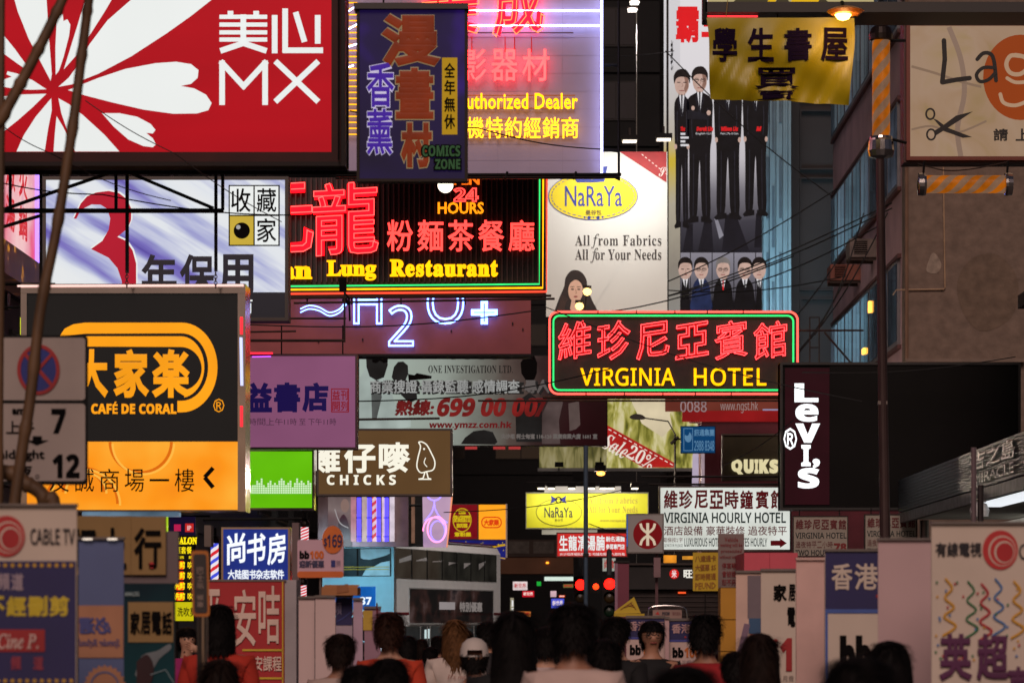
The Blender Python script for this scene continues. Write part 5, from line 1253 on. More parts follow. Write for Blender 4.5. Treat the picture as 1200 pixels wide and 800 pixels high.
for i in range(7): t.poly('candy_stripe', E((216, 60, 80), .9), [(436, 570 + i * 9.5), (441, 566 + i * 9.5), (441, 570 + i * 9.5), (436, 574.5 + i * 9.5)], -.04)
t.done()
t = T('lit_shopfront', 'pale lit shop window strip with black bracket arms behind the brown sign', 'shopfront', 94, 462, 570, 494, 640)
t.box('wall', W_BLACK, 462, 562, 500, 640, -.1, -.5); t.box('lit_window', E((230, 200, 160), .8, .35, 3), 468, 570, 478, 634, 0, -.09); t.box('lit_window', E((150, 110, 90), .5, .3, 3), 482, 570, 486, 636, 0, -.09, key='b')
t.rod('bracket', BLACK, [(463, 593, .3), (494, 592, .3)], 1.6); t.rod('bracket', BLACK, [(463, 618, .3), (482, 596, .3)], 1.6)
t.done()
L = bpy.data.lights.new('bus_fill_light', 'AREA'); L.energy = 40; L.size = 1.0; L.spread = R(70); L.color = (.60, .88, 1.0)  # stand-in lamp without a fixture, added to light the bus front
o = bpy.data.objects.new('bus_fill_light', L); o.parent = t.root; o.location = W(395, 640, 89.5) - t.root.location; o.rotation_euler = (Vector((-6.2, 95.6, 2.9)) - W(395, 640, 89.5)).to_track_quat('-Z', 'Y').to_euler(); COL.objects.link(o)
t = T('neon_box', 'tapered pale violet box with looping neon rings beside the bus roof', 'sign', 80, 494, 577, 530, 642)
t.poly('sign_face', EMIX([(150, 120, 170), (196, 160, 190), (210, 176, 200)], .8, .85), [(495, 577), (529, 577), (523, 641), (496, 641)], 0); t.poly('edge', E((240, 150, 110), 1.0), [(529, 577), (531, 577), (524.5, 641), (523, 641)], .006); t.box('cabinet', DARK, 496, 578, 523, 640, -.02, -.5)
NV_, NPk = E((130, 110, 255), 3.0), E((255, 130, 190), 2.6)
def ring(cx, cy, rx, ry, a0=0, a1=360): return [(cx + rx * math.cos(R(a0 + (a1 - a0) * i / 28)), cy + ry * math.sin(R(a0 + (a1 - a0) * i / 28))) for i in range(29)]
t.tube('violet_ring', NV_, ring(509, 577, 9, 9, 0, 180), .8, .05); t.tube('violet_ring', NV_, catmull([(509, 586), (510, 596), (516, 606), (524, 612)], 4), .8, .05); t.tube('violet_ring', NV_, catmull([(509, 590), (506, 600), (498, 610)], 4), .8, .05)
t.tube('pink_ring', NPk, ring(512, 620, 11, 15), .8, .06); t.tube('violet_ring', NV_, ring(513, 622, 8.5, 12), .7, .04); t.tube('pink_ring', NPk, ring(509, 622, 13, 16, 180, 330), .8, .08)
t.done()
t = T('restaurant_sign', 'red and orange lightbox pair above a blue panel, behind the bus roof', 'sign', 114, 525, 589, 595, 656)
t.cabinet(E((120, 8, 22), .9, .15), 526, 590, 560.5, 632, P((80, 60, 50), .5), 1.0, .3); t.box('orange_face', E((255, 164, 30), 1, .06), 561, 591, 592.5, 631.5, .016, -.2); t.box('side_edge', P((200, 190, 180), .5), 592.6, 590, 594.5, 653, .0, -.3)
YL = E((206, 180, 20), .95)
t.ell('emblem', YL, 541.5, 609, 11, 14, .012, inner=1.0)
t.text('lettering', YL, 'THE', 537, 598, 546, 602, .012, bold=.4, style='serif', res=1); t.text('lettering', YL, 'SPAGHETTI', 532, 603.5, 551, 611.5, .012, bold=.6, style='serif', res=1); t.text('lettering', YL, 'HOUSE', 535, 613, 548, 618, .012, bold=.4, style='serif', res=1); t.text('lettering', YL, '意粉屋', 532, 623, 552, 628.5, .012, bold=.3, res=1)
OR2 = E((214, 60, 8), 1)
t.poly('emblem', OR2, roundrect(564, 605, 588, 618.5, 6), .02); t.poly('emblem', E((255, 164, 30), 1, .06), roundrect(565.2, 606.4, 586.8, 617.1, 5), .024); t.text('lettering', OR2, '大家樂', 567, 608, 585, 616, .028, bold=.5, res=1)
t.box('blue_panel', E((22, 26, 110), .8, .3, 2), 520, 632.5, 592.5, 655, .0, -.2); t.line('wave', E((206, 160, 20), .9), catmull([(522, 640), (540, 638), (560, 646), (580, 640), (592, 638)], 5), 2.4, .008); t.line('wave', E((206, 160, 20), .9), catmull([(522, 641), (545, 641), (566, 650), (592, 654)], 5), 1.2, .011)
for i in range(26): t.ell('star', YL, 523 + (i * 37) % 68, 634.5 + (i * 13) % 19, .6, d=.009 + .0002 * i, n=6)
t.done()

# the double decker bus: x across, y along, front at y = 0 facing us
bus_th = math.atan2(3.43, 11.5)
pc = W(461.5, 725, 95)
r = empty('double_decker_bus', (pc.x - 1.25 * math.cos(bus_th), 95 + 1.25 * math.sin(bus_th), 0), 'pale double decker bus seen from its front corner, dark windows and advert on its side', 'bus', None, -bus_th)
BW, BL_, BH = 1.25, 11.6, 4.32
BUSP = P((246, 242, 240), .35, var=.04); BUSF = P((150, 206, 226), .3, var=.05)  # front paint carries the cyan light that falls on it
m = MB()
prof = [(-BW, .5), (-BW, 4.0), (-BW + .12, 4.22), (-BW + .35, BH), (BW - .35, BH), (BW - .12, 4.22), (BW, 4.0), (BW, .5)]
nP = len(prof)
V = [(x, .04, z) for x, z in prof] + [(x, BL_, z - .0) for x, z in prof]
m.add(V, [(i, i + nP, (i + 1) % nP + nP, (i + 1) % nP) for i in range(nP)] + [tuple(range(nP)), tuple(range(2 * nP - 1, nP - 1, -1))]); m.build('body', BUSP, r)
m = MB(); m.add([(x, y, z) for y in (.0, .038) for x, z in prof], [tuple(range(nP))] + [(i, (i + 1) % nP, (i + 1) % nP + nP, i + nP) for i in range(nP)]); m.build('front_panel', BUSF, r)
BG = GLASS((14, 18, 20), .05)
m = MB(); m.box((-1.17, -.02, 3.05), (1.17, -.004, 3.98)); w = m.build('upper_windscreen', GLASS((20, 30, 36), .05, .05, (150, 200, 220)), r)
m = MB(); m.box((-.03, -.035, 3.05), (.03, -.022, 3.98)); m.build('mullion', BLACK, w)
m = MB()
for z in (3.28, 3.36): m.tube([(-1.1, -.03, z), (1.1, -.03, z)], .015, 6)
m.build('handrail', P((190, 170, 60), .4), w)
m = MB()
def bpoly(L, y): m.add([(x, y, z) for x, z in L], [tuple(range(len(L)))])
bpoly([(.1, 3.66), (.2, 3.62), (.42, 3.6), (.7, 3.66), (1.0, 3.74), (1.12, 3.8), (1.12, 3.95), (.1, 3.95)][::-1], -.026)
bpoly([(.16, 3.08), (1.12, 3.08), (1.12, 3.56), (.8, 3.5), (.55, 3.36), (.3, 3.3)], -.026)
m.build('painted_reflection', P((176, 216, 230), .25), w)  # bright windscreen reflections painted as flat pale shapes
m = MB(); m.box((-.95, -.02, 1.98), (.62, -.004, 2.72)); d = m.build('destination_display', E((18, 92, 176), .9, .25, 2), r)
v, f = glyphs('·37', .02, True, 'sans'); a, b = v.min(0), v.max(0)
m = MB(); m.add(np.stack([.0 + (v[:, 0] - a[0]) / (b[0] - a[0]) * .48, np.full(len(v), -.03) - v[:, 2] * .1, 2.12 + (v[:, 1] - a[1]) / (b[1] - a[1]) * .26], 1), f); m.build('route_number', E((230, 240, 250), 1.1), d)
m = MB(); m.box((-1.1, -.02, .95), (1.1, -.004, 1.72)); m.build('lower_windscreen', BG, r)
m = MB(); m.box((-1.26, -.012, 1.80), (1.262, -.002, 1.88)); m.box((BW + .002, 0, 1.80), (BW + .012, BL_, 1.88)); m.box((BW - .3, .5, BH + .002), (BW - .1, BL_, BH + .03)); m.build('red_stripe', P((120, 20, 30), .4), r)
m = MB(); m.box((BW + .002, .12, 3.0), (BW + .012, BL_ - .5, 3.98)); sw_ = m.build('upper_side_window', GLASS((16, 17, 19), .05, .02, (200, 190, 170)), r)
m = MB()
for i in range(1, 7): m.box((BW + .013, .12 + i * 1.58, 3.0), (BW + .022, .2 + i * 1.58, 3.98))
m.build('window_pillar', BLACK, sw_)
m = MB()
for i in range(6): m.add([(BW + .0135, .5 + i * 1.7, 3.5 + .1 * math.sin(i)), (BW + .0135, 1.7 + i * 1.6, 3.62), (BW + .0135, 1.8 + i * 1.6, 3.7 + .1 * math.cos(i)), (BW + .0135, .5 + i * 1.7, 3.62)], [(0, 1, 2, 3)])
m.build('blind', P((210, 206, 206), .3), sw_)
m = MB(); m.box((BW + .002, 1.5, 1.52), (BW + .012, BL_ - .9, 2.66)); ad_ = m.build('side_advert', EMIX([(10, 9, 10), (22, 16, 16), (60, 36, 32), (96, 76, 74), (20, 18, 26)], .7, .5, (.6, 1.0, 1.2), 0, 6, [.34, .48, .58, .66, .74], .15), r)
m = MB(); m.box((BW + .013, 4.6, 1.98), (BW + .018, 6.3, 2.24)); m.build('advert_label', E((170, 160, 160), .6), ad_)
v, f = glyphs('龍虎門', .04); a, b = v.min(0), v.max(0)
v, f = glyphs('特別優惠', .04); a, b = v.min(0), v.max(0)
m = MB(); m.add(np.stack([np.full(len(v), BW + .016) + v[:, 2] * .1, 6.8 + (v[:, 0] - a[0]) / (b[0] - a[0]) * 2.6, 1.9 + (v[:, 1] - a[1]) / (b[1] - a[1]) * .36], 1), f); m.build('advert_lettering', E((150, 140, 136), .6), ad_)
m = MB()
for (ya, yb, za_, zb_) in ((1.48, 1.52, 1.5, 2.7), (BL_ - .9, BL_ - .86, 1.5, 2.7), (1.48, BL_ - .86, 1.46, 1.52), (1.48, BL_ - .86, 2.66, 2.7)): m.box((BW + .013, ya, za_), (BW + .024, yb, zb_))
m.build('advert_frame', P((170, 168, 166), .4), ad_)
m = MB(); m.box((BW + .002, .3, .62), (BW + .012, BL_ - .4, 1.42)); lw = m.build('lower_side_window', GLASS((12, 13, 14), .05, .03, (180, 190, 190)), r)
m = MB()
for i, y in enumerate((.9, 2.6, 3.3, 3.6, 5.2, 6.8, 8.4)): m.box((BW + .013, y, .62), (BW + .022, y + .07, 1.42))
m.build('window_pillar', P((160, 156, 154), .4), lw)
m = MB(); m.box((BW + .013, 3.05, 1.0), (BW + .02, 3.25, 1.3)); m.box((BW + .013, 3.4, 1.0), (BW + .02, 3.56, 1.32)); m.build('lit_lamp', E((200, 220, 220), .9), lw)
for y in (2.2, BL_ - 2.6):
    for sx in (-1, 1):
        m = MB(); m.lathe([(.5, -.14), (.52, 0), (.5, .14)], 24, 'x', (sx * (BW - .13), y, .52)); wh = m.build('wheel', P((20, 20, 20), .8), r)
        m = MB(); m.lathe([(.3, 0), (.26, .03 * sx), (.08, .05 * sx)], 16, 'x', (sx * (BW + .02), y, .52)); m.build('rim', STEEL, wh)
for sx in (-.85, .85):
    m = MB(); m.lathe([(.12, -.03), (.09, -.05), (.02, -.055)], 14, 'y', (sx, 0, .75)); m.build('headlight', E((230, 240, 255), 1.6), r)
m = MB(); m.tube([(1.2, -.0, 1.75), (1.42, -.2, 1.85), (1.45, -.2, 1.6)], .03); m.box((1.38, -.24, 1.3), (1.52, -.17, 1.62)); m.build('wing_mirror', BLACK, r)

# far lit signs past the crossing
far = [('far_sign', 'dim orange lit shop front low between the bus and the far poles', 604, 716, 622, 722, (230, 130, 60), .6), ('far_sign', 'tall narrow warm lit panel low beside the back of the bus', 598, 700, 602, 722, (200, 190, 160), .5), ('far_sign', 'dim yellow lit sign just under the far white light strip', 660, 684, 672, 688, (150, 130, 70), .6), ('far_sign', 'small orange lit strip above the far blue screen', 655, 697, 662, 699.4, (255, 90, 30), .9), ('far_sign', 'pale box of light low beneath the turquoise far sign', 690, 726, 700, 734, (190, 180, 150), .5),
       ('far_sign', 'white and red lit shop sign left of the far traffic lights', 601, 681, 618, 691, (235, 215, 215), .9), ('far_sign', 'red lit sign with yellow block just below the white far sign', 612, 692, 626, 699, (200, 20, 40), 1.0), ('far_sign', 'small green lit square at the left end of the far white light strip', 629, 681, 634, 686, (30, 180, 60), .9),
       ('far_sign', 'small blue and white lit screen under the dark footbridge', 646, 701, 661, 712, (70, 80, 200), 1.0), ('far_sign', 'thin pale blue vertical neon sign by the right traffic light', 696, 686, 704, 710, (150, 190, 255), 1.2), ('far_sign', 'pale turquoise lit box between the two far traffic lights, near the heads', 697, 713, 709, 724, (150, 190, 195), .9), ('far_sign', 'tiny pink white lit sign above the far blue screen', 645, 692, 652, 699, (230, 190, 200), .8)]
for nm, lb, x0, y0, x1, y1, c, kk in far:
    t = T(nm, lb, 'sign', 150, x0, y0, x1, y1, 'small lit signs past the crossing')
    t.box('cabinet', DARK, x0 - .3, y0 - .3, x1 + .3, y1 + .3, -.02, -.4); t.box('sign_face', E(c, kk, .35, 2.0), x0, y0, x1, y1, 0, -.019)
    w_, h_ = x1 - x0, y1 - y0
    if w_ > h_: t.text('lettering', E((190, 20, 30), .9) if c[1] > 100 else E((250, 230, 220), 1), '新世界', x0 + w_ * .1, y0 + h_ * .2, x1 - w_ * .1, y1 - h_ * .25, .03, bold=.1, res=1)
    elif h_ > w_ * 1.8: t.chars('lettering', E((250, 250, 255), 1.2), '酒店', x0 + w_ * .35, y0 + h_ * .1, x1 - w_ * .1, y1 - h_ * .1, vertical=True, d=.03, bold=.1, res=1)
    t.rod('hanger', DARK, [((x0 + x1) / 2, y0 - 4, -.2), ((x0 + x1) / 2, y0, -.2)], .3)
    t.done()
t = T('light_strip', 'long white fluorescent light strip under the far footbridge', 'lamp', 160, 636, 674, 700, 681)
t.box('tube', E((215, 232, 220), 1.0), 638, 675.4, 699, 680, 0, -.2); t.box('housing', DARK, 636, 673.6, 701, 675.2, .05, -.25); t.done()

# ================================================================== STREET LEVEL: STANDS, BOARDS AND PLATES
def ground_py(Y, z=0.0): return VY + (EYE - z) * F / Y
def stand(name, label, Y, x0, y0, x1, mat, cat='banner stand', group='advert stands along the pavements', z0=.16, rim=None, rot=0.0):
    """a roll-up stand: printed sheet, top rail, mast, foot"""
    gy = ground_py(Y, .13 if abs(((x0 + x1) / 2 - VX) * Y / F) > 5.5 else 0.0)
    t = T(name, label, cat, Y, x0, y0, x1, gy, group, rot)
    b = gy - z0 / t.k
    t.box('sheet', mat, x0, y0 + 3, x1, b, 0, -.006)
    t.box('top_rail', rim or STEEL, x0 - .5, y0, x1 + .5, y0 + 2.9, .02, -.03)
    t.box('foot', STEEL, x0, b, x1, gy - .4, .12, -.12)
    t.tube('mast', STEEL, [((x0 + x1) / 2, gy - 3, -.05), ((x0 + x1) / 2, y0 + 2, -.05)], .012 / t.k, n=6)
    return t
CREAM = P((206, 188, 172), .7, var=.06); PINKWH = P((212, 184, 180), .7, var=.06, scale=1.5); GREYW2 = P((168, 160, 160), .7, var=.08)
NVY = P((34, 28, 84), .6, var=.12); GOLD = P((196, 150, 40), .6); TREDP = P((160, 28, 30), .6)
def swirl_logo(t, cx, cy, r):
    t.ell('logo', P((186, 40, 40), .6), cx, cy, r * .9, r, .008)
    for f_, c in ((.78, CREAM), (.72, P((186, 40, 40), .6)), (.56, CREAM), (.49, P((170, 26, 30), .6))):
        t.ell('logo', c, cx + (1 - f_) * r * .42, cy + (1 - f_) * r * .25, r * .9 * f_, r * f_, .008 + (1 - f_) * .012)
t = stand('banner_stand', 'advert stand with red ball logo over a navy panel with gold dots, bottom left', 11, -158, 590, 90, CREAM)
swirl_logo(t, 8, 628, 24)
t.text('lettering', P((30, 26, 34), .7), 'CABLE TV', 36, 619, 88, 637.5, .008, style='thin', bold=.3)
t.rect('navy_panel', NVY, -158, 657, 89, 1210, .006)
for i in range(28): t.ell('gold_dot', GOLD, 84 - i * 8.6, 662, 2.4, d=.010, n=12); t.ell('gold_dot', GOLD, 84 - i * 8.6, 797, 2.4, d=.010, n=12)
t.chars('lettering', P((170, 150, 160), .6), '全新頻道', -36, 671, 29, 692, gap=.1, bold=.7)
t.chars('lettering', P((206, 180, 40), .6), '原汁原味不經刪剪', -118, 698, 82, 722, gap=.06, bold=1.2)
t.rect('red_box', TREDP, -70, 737, 53, 763, .010); t.text('lettering', P((214, 180, 170), .6), 'Cine P.', -2, 742, 46, 760, .014, style='ital', bold=.5)
t.chars('lettering', P((150, 50, 70), .6), '電 影 頻 道', -40, 768, 52, 785, gap=.05, bold=.8); t.done()
t = stand('banner_stand', 'slate blue banner seen from its back with an orange band across it', 12.5, 92, 629, 145, P((86, 98, 140), .6, var=.08))
OB = P((176, 122, 90), .65)
t.rect('orange_band', OB, 92.3, 709, 144.7, 770, .006); t.text('lettering', P((70, 74, 130), .65), '必選', 92.5, 722, 131, 743, .010, mirror=True, bold=1.2, shear=.1); t.text('lettering', P((70, 74, 130), .65), 'Spender Refund', 92.5, 748, 141, 759, .010, mirror=True, style='ital', bold=.3)
for i in range(22):
    a0 = 2 * math.pi * i / 22
    t.poly('seal', OB, [(123, 803), (123 + 22 * math.cos(a0), 803 + 22 * math.sin(a0)), (123 + 25 * math.cos(a0 + .14), 803 + 25 * math.sin(a0 + .14)), (123 + 22 * math.cos(a0 + .286), 803 + 22 * math.sin(a0 + .286))], .0065 + .0001 * (i % 2))
t.ell('seal_ring', P((86, 98, 140), .6), 123, 803, 17, d=.010, inner=2.0)
for x in (98, 127): t.box('top_light', E((255, 235, 215), 1.2), x, 630.6, x + 11, 632.4, .03, .0205, key=str(x))
t.done()
TANP = P((150, 118, 70), .7, var=.1)
t = T('notice_board', 'grey board with tan paper signs of black characters, left under the orange strip', 'sign board', 14, 92, 603, 208, ground_py(14, .13))
t.box('board', P((112, 96, 98), .7, var=.1), 92, 622, 208, 684, -.03, -.08); t.box('post', STEEL, 148, 684, 152, ground_py(14, .13), -.1, -.16)
t.box('foot', STEEL, 120, ground_py(14, .13) - 8, 180, ground_py(14, .13), .1, -.3)
for i, (ch, x0, x1) in enumerate((('網', 84, 114), ('上', 118, 150), ('行', 157, 191))):
    t.box('paper', TANP, x0 - 4 + i * .2, 604 + i * .4, x1 + 3, 673, -.004 * (3 - i), -.028 - .0 + .0001 * i, key=ch); t.text('lettering', INK, ch, x0, 618, x1 - 2, 666, .006, bold=1.4)
t.ell('red_dot', P((190, 30, 40), .6), 178, 662, 3, 4, .008, n=14); t.done()
t = T('poster_board', 'dark teal home phone poster with a tan label, leaning below the grey notice board', 'poster', 13.6, 144, 682, 205, ground_py(13.6, .13))
t.box('sheet', EGRAD([(0, (30, 30, 36)), (.4, (26, 60, 66)), (.7, (30, 70, 76)), (1, (20, 40, 50))], 0, 'Z', .3, 4), 144, 683, 204, ground_py(13.6, .13) - 12, -.01, -.05); t.box('foot', STEEL, 146, ground_py(13.6, .13) - 11.6, 202, ground_py(13.6, .13), .08, -.16)
t.box('label_strip', TANP, 150, 705, 203, 752, -.004, -.0095); t.chars('lettering', INK, '家居電話', 152, 716, 202, 743, gap=.08, bold=.9, d=.004); t.text('lettering', P((170, 190, 190), .6), 'ANALOG', 146, 693, 163, 698, .0, style='thin', bold=.2)
t.poly('print_figure', P((120, 126, 130), .7, var=.4), catmull([(158, 790), (166, 768), (184, 762), (198, 754), (200, 760), (186, 772), (176, 790), (166, 800)], 3), -.006); t.poly('print_figure', P((50, 22, 26), .7, var=.4), catmull([(160, 775), (172, 766), (180, 780), (176, 800), (160, 800)], 3), -.003)
t.line('print_lines', P((140, 160, 165), .7), [(176, 790), (194, 784), (204, 800)], .9, -.002); t.done()

t = T('led_board', 'vertical black salon price board with glowing yellow writing', 'sign', 26, 200, 603, 230, 730)
t.box('cabinet', BLACK, 203, 605, 229, 728, -.02, -.2); t.box('top_face', E((22, 14, 44), .8), 199, 605, 229, 627, .0, -.02); t.box('sign_face', E((16, 14, 10), .8), 203, 627.4, 226, 703, .0, -.02); t.box('lower_face', E((206, 196, 10), .9, .08), 203.5, 705, 226.5, 727, .0, -.02)
LY = E((255, 226, 20), 1.2); LR = E((250, 60, 16), 1.1)
t.rect('logo', E((190, 30, 80), .9), 204, 614, 212, 622, .006); t.rect('logo', E((200, 40, 36), .9), 217, 613, 227, 623, .006); t.text('logo_lettering', E((240, 180, 180), .9), 'IP', 219.5, 615.5, 224.5, 621, .010, bold=.3)
t.text('lettering', LY, 'SALON', 206.5, 629, 231, 637.5, .006, style='serif', bold=.4); t.chars('lettering', LY, '優惠套餐', 199, 640, 225, 648.5, gap=.08, bold=.1, d=.006); t.chars('lettering', LY, '服務 費', 206, 651, 226, 654.5, gap=.08, d=.006)
for i in range(4):
    y = 657.5 + i * 12.2
    t.box('lit_tile', LR, 207, y - .6, 215, y + 9.2, .004, .0, key=str(i)); t.text('lettering', LY, '洗', 204, y, 211, y + 8.6, .01, bold=.2, res=1); t.text('lettering', LY, '剪', 210.5, y, 217, y + 8.6, .01, bold=.2, res=1); t.text('lettering', LY, '吹', 220, y, 226, y + 8.6, .006, bold=.1, res=1)
t.chars('lettering', INK, '洗吹剪', 207.5, 711, 230, 722, gap=.1, bold=.2, d=.006)
t.box('green_edge', E((180, 220, 20), .9), 194.4, 605, 195.4, 624, .0, -.1); t.rod('bracket', BLACK, [(190, 604, -.1), (245, 604, -.1)], 1.2); t.done()
t = T('stop_plate', 'small rounded black plate with orange rim on a shiny steel post', 'sign', 13.2, 225, 644, 247, ground_py(13.2, .13))
gy = ground_py(13.2, .13)
t.poly('plate', P((184, 104, 20), .5), [(x + (y - 683) * .02, y) for x, y in roundrect(225.5, 645, 246, 722, 4)], .03); t.box('plate_back', STEEL, 227, 648, 245, 719, .025, .0); t.poly('plate_face', P((44, 34, 32), .5), [(x + (y - 683) * .02, y) for x, y in roundrect(228, 649, 243.5, 718, 3)], .034)
t.chars('lettering', P((150, 130, 120), .6), '巴士站', 232, 664, 240, 690, vertical=True, bold=.2, d=.038); t.chars('lettering', P((150, 130, 120), .6), '候車', 232, 696, 240, 712, vertical=True, bold=.2, d=.038)
t.tube('post', CHROME, [(236, gy, -.04), (236, 660, -.04)], 6.6, n=16); t.box('base', DARK, 226, gy - 5, 246, gy, .1, -.18); t.done()
BLU_S, WH_S, RED_S = E((70, 80, 220), 1.0), E((236, 226, 232), 1.0), E((220, 40, 50), 1.0)
r = barber_pole('barber_pole', 'red white and blue lit barber pole beside the blue bookroom sign', 251.5, 681, 46, 4.6, 27, 'z', [WH_S, BLU_S, WH_S, RED_S]); m = MB(); m.tube([(0, .06, -.3), (0, .06, .5)], .012); m.build('bracket', BLACK, r)
r = barber_pole('barber_pole', 'white and red lit barber pole just left of the price card with orange disc', 357, 634, 18, 4.8, 30, 'z', [WH_S, RED_S], group='pair of red and white lit barber poles'); m = MB(); m.tube([(0, .06, -.3), (0, .06, .3)], .012); m.build('bracket', BLACK, r)
r = barber_pole('barber_pole', 'short white and red lit barber pole under the price card', 354.5, 700, 16, 4.8, 31, 'z', [WH_S, RED_S], group='pair of red and white lit barber poles'); m = MB(); m.tube([(0, .06, -.3), (0, .06, .3)], .012); m.build('bracket', BLACK, r)
t = T('bookroom_sign', 'blue lightbox with white brush characters in a silver frame', 'sign', 24, 258, 616, 342, 684)
t.cabinet(EMIX([(10, 26, 96), (20, 48, 140), (36, 74, 176)], .9, .9), 259.5, 617.5, 340, 683, CHROME, 2.4, .2)
t.chars('lettering', E((240, 246, 255), 1.1), '尚书房', 265, 624, 336, 662, gap=.08, bold=1.0, slant=.12, d=.008); t.text('lettering', E((240, 246, 255), 1.0), '大陆图书杂志软件', 267, 667, 333, 678.5, .008, bold=.4, res=1)
t.box('side_post', P((110, 90, 90), .7), 342, 612, 350, 682, -.02, -.2); t.box('side_post', P((110, 96, 88), .7), 239, 615, 247, 640, -.02, -.2, key='l'); t.rod('bracket', BLACK, [(236, 608, -.1), (352, 607, -.1)], 2); t.done()
gy = ground_py(21, .13)
t = T('exhibit_board', 'red board with large white characters and a yellow line behind the person in red', 'sign board', 21, 244, 679, 347, gy)
t.box('board', P((176, 36, 40), .65, var=.08), 244, 681, 333, gy - 8, -.01, -.05); t.box('side_panel', P((168, 158, 160), .6), 333.3, 679, 347, gy - 2, -.02, -.4); t.box('top_rail', STEEL, 243, 678.5, 335, 680.8, .0, -.06); t.box('foot', STEEL, 246, gy - 7.8, 330, gy, .1, -.2)
WB = P((226, 196, 180), .65)
for ch, x0, x1, y0, y1 in (('平', 236, 259, 690, 758), ('安', 274, 300, 690, 757), ('咭', 303, 328, 686, 754)): t.text('lettering', WB, ch, x0, y0, x1, y1, .002, bold=1.1)
t.rect('yellow_line', P((206, 170, 40), .6), 284, 760, 331, 762.4, .0); t.rect('yellow_line', P((206, 170, 40), .6), 284, 793, 331, 795.4, .0); t.rect('yellow_line', P((206, 170, 40), .6), 330.5, 681, 332, 900, .0)
t.text('lettering', WB, '保安課程', 286, 768, 330, 786, .002, bold=.4); t.done()
t = T('price_card', 'pinkish rounded price card with an orange disc held up on a stick', 'placard', 20, 348, 615, 404, ground_py(20))
t.poly('card', P((206, 166, 180), .6, var=.04), roundrect(348.5, 632, 402.5, 676.5, 3), .0); t.poly('card_back', P((190, 160, 170), .6), roundrect(348.5, 632, 402.5, 676.5, 3)[::-1], -.012); t.poly('orange_edge', P((210, 104, 40), .6), roundrect(348.5, 669, 402.5, 676.5, 3), .005)
t.ell('disc', P((222, 112, 34), .6), 390, 632, 12.2, 16.2, .010); t.text('disc_lettering', P((34, 34, 90), .6), '$', 379.5, 630, 383.5, 641, .015, bold=.3, style='sans'); t.text('disc_lettering', P((34, 34, 90), .6), '169', 383.5, 626, 401, 641, .015, bold=.5, style='thin')
t.text('lettering', INK, 'bb', 351, 645, 362.5, 654.5, .006, bold=.6, style='sans'); t.text('lettering', P((220, 110, 30), .6), '100', 363, 645, 379.5, 654.5, .006, bold=.4, style='sans'); t.text('lettering', P((60, 56, 90), .6), '迎新優惠', 350.5, 656, 380, 665, .006, bold=.4, res=1)
t.rect('logo', P((34, 44, 120), .6), 388, 656, 393, 664, .006); t.chars('lettering', P((90, 90, 120), .6), '香港寬頻', 394, 656, 399, 663.5, res=1, d=.006)
t.tube('stick', P((110, 96, 90), .6), [(375, ground_py(20) - .5, -.03), (375, 640, -.03)], 1.3, n=8); t.box('foot', STEEL, 362, ground_py(20) - 4, 388, ground_py(20) - .3, .15, -.2); t.done()

# left kiosk of blank stands
t = stand('banner_stand', 'blank pale stand back left of the short purple banner, left one of the pair', 19.4, 350, 698, 368.6, PINKWH); t.done()
t = stand('banner_stand', 'blank pale stand back touching the short purple banner', 19.2, 369.4, 697, 393, PINKWH); t.done()
t = stand('banner_stand', 'short purple banner with a single pale character', 20, 393.6, 697, 413, P((172, 152, 164), .7)); t.rect('purple_panel', NVY, 393.8, 700, 412.8, 732, .006); t.text('lettering', P((150, 140, 170), .6), '頻', 391, 705, 400.5, 720, .01, bold=.3); t.line('wave', P((60, 70, 140), .6), catmull([(394, 728), (402, 724), (412, 716)], 4), 1, .01); t.done()
t = stand('banner_stand', 'narrow pale lilac stand right of the short purple banner', 19.6, 414, 700, 425, P((188, 158, 176), .7)); t.done()
t = stand('banner_stand', 'lilac stand with a yellow note, in front of the bus nose', 22, 427, 710, 446, P((160, 122, 138), .7)); t.rect('yellow_note', P((196, 160, 60), .7), 425.6, 715, 436.5, 738, .008); t.tube('pole_tip', P((110, 24, 30), .5), [(442.5, 740, .03), (442, 706, .03)], 1.0); t.done()
t = T('carton', 'open brown cardboard carton on top of the pale stands', 'box', 19.9, 377, 684, 423, 697.4)
t.box('body', P((168, 112, 70), .8, var=.12), 378, 688, 420, 697.2, .1, -.25); t.poly('flap', P((176, 116, 74), .8), [(378, 688), (383, 685), (423, 685), (420, 688)], .1); t.poly('flap', P((150, 96, 60), .8), [(396, 686), (409, 684), (410, 693), (396, 695)], .106); t.done()

t = T('parking_sign', 'no stopping plate with red and blue ring over a time panel, blurred at left edge', 'traffic sign', 14, -28, 392, 104, ground_py(14, .13))
gy = ground_py(14, .13)
PL = P((176, 160, 152), .6, var=.06, scale=4)
t.poly('plate', BLACK, roundrect(-28, 393, 103.5, 568, 5), .012); t.box('plate_back', STEEL, -26, 395, 102, 566, .008, -.004); t.poly('upper_panel', PL, roundrect(-26, 396, 100.5, 469, 4), .017); t.poly('lower_panel', PL, roundrect(-26, 473, 100.5, 563.5, 4), .017)
t.ell('blue_disc', P((30, 44, 130), .55), 46, 433.5, 21, 25, .021); t.ell('red_ring', P((168, 30, 34), .55), 46, 433.5, 25, 29.5, .025, inner=4.2)
t.line('red_bar', P((168, 30, 34), .55), [(30, 415), (62, 452)], 4.4, .024); t.line('red_bar', P((168, 30, 34), .55), [(62, 415), (46, 433)], 3.6, .0255)
t.text('lettering', INK, 'am', 15, 479, 30, 486, .021, bold=.4); t.text('lettering', INK, '上午', 8, 493, 41, 509, .021, bold=.4); t.text('lettering', INK, '7', 61, 479, 78, 508, .021, bold=.9, style='sans')
t.poly('arrow', INK, [(39, 511), (50, 511), (50, 516), (58, 516), (44, 522), (31, 516), (39, 516)], .021)
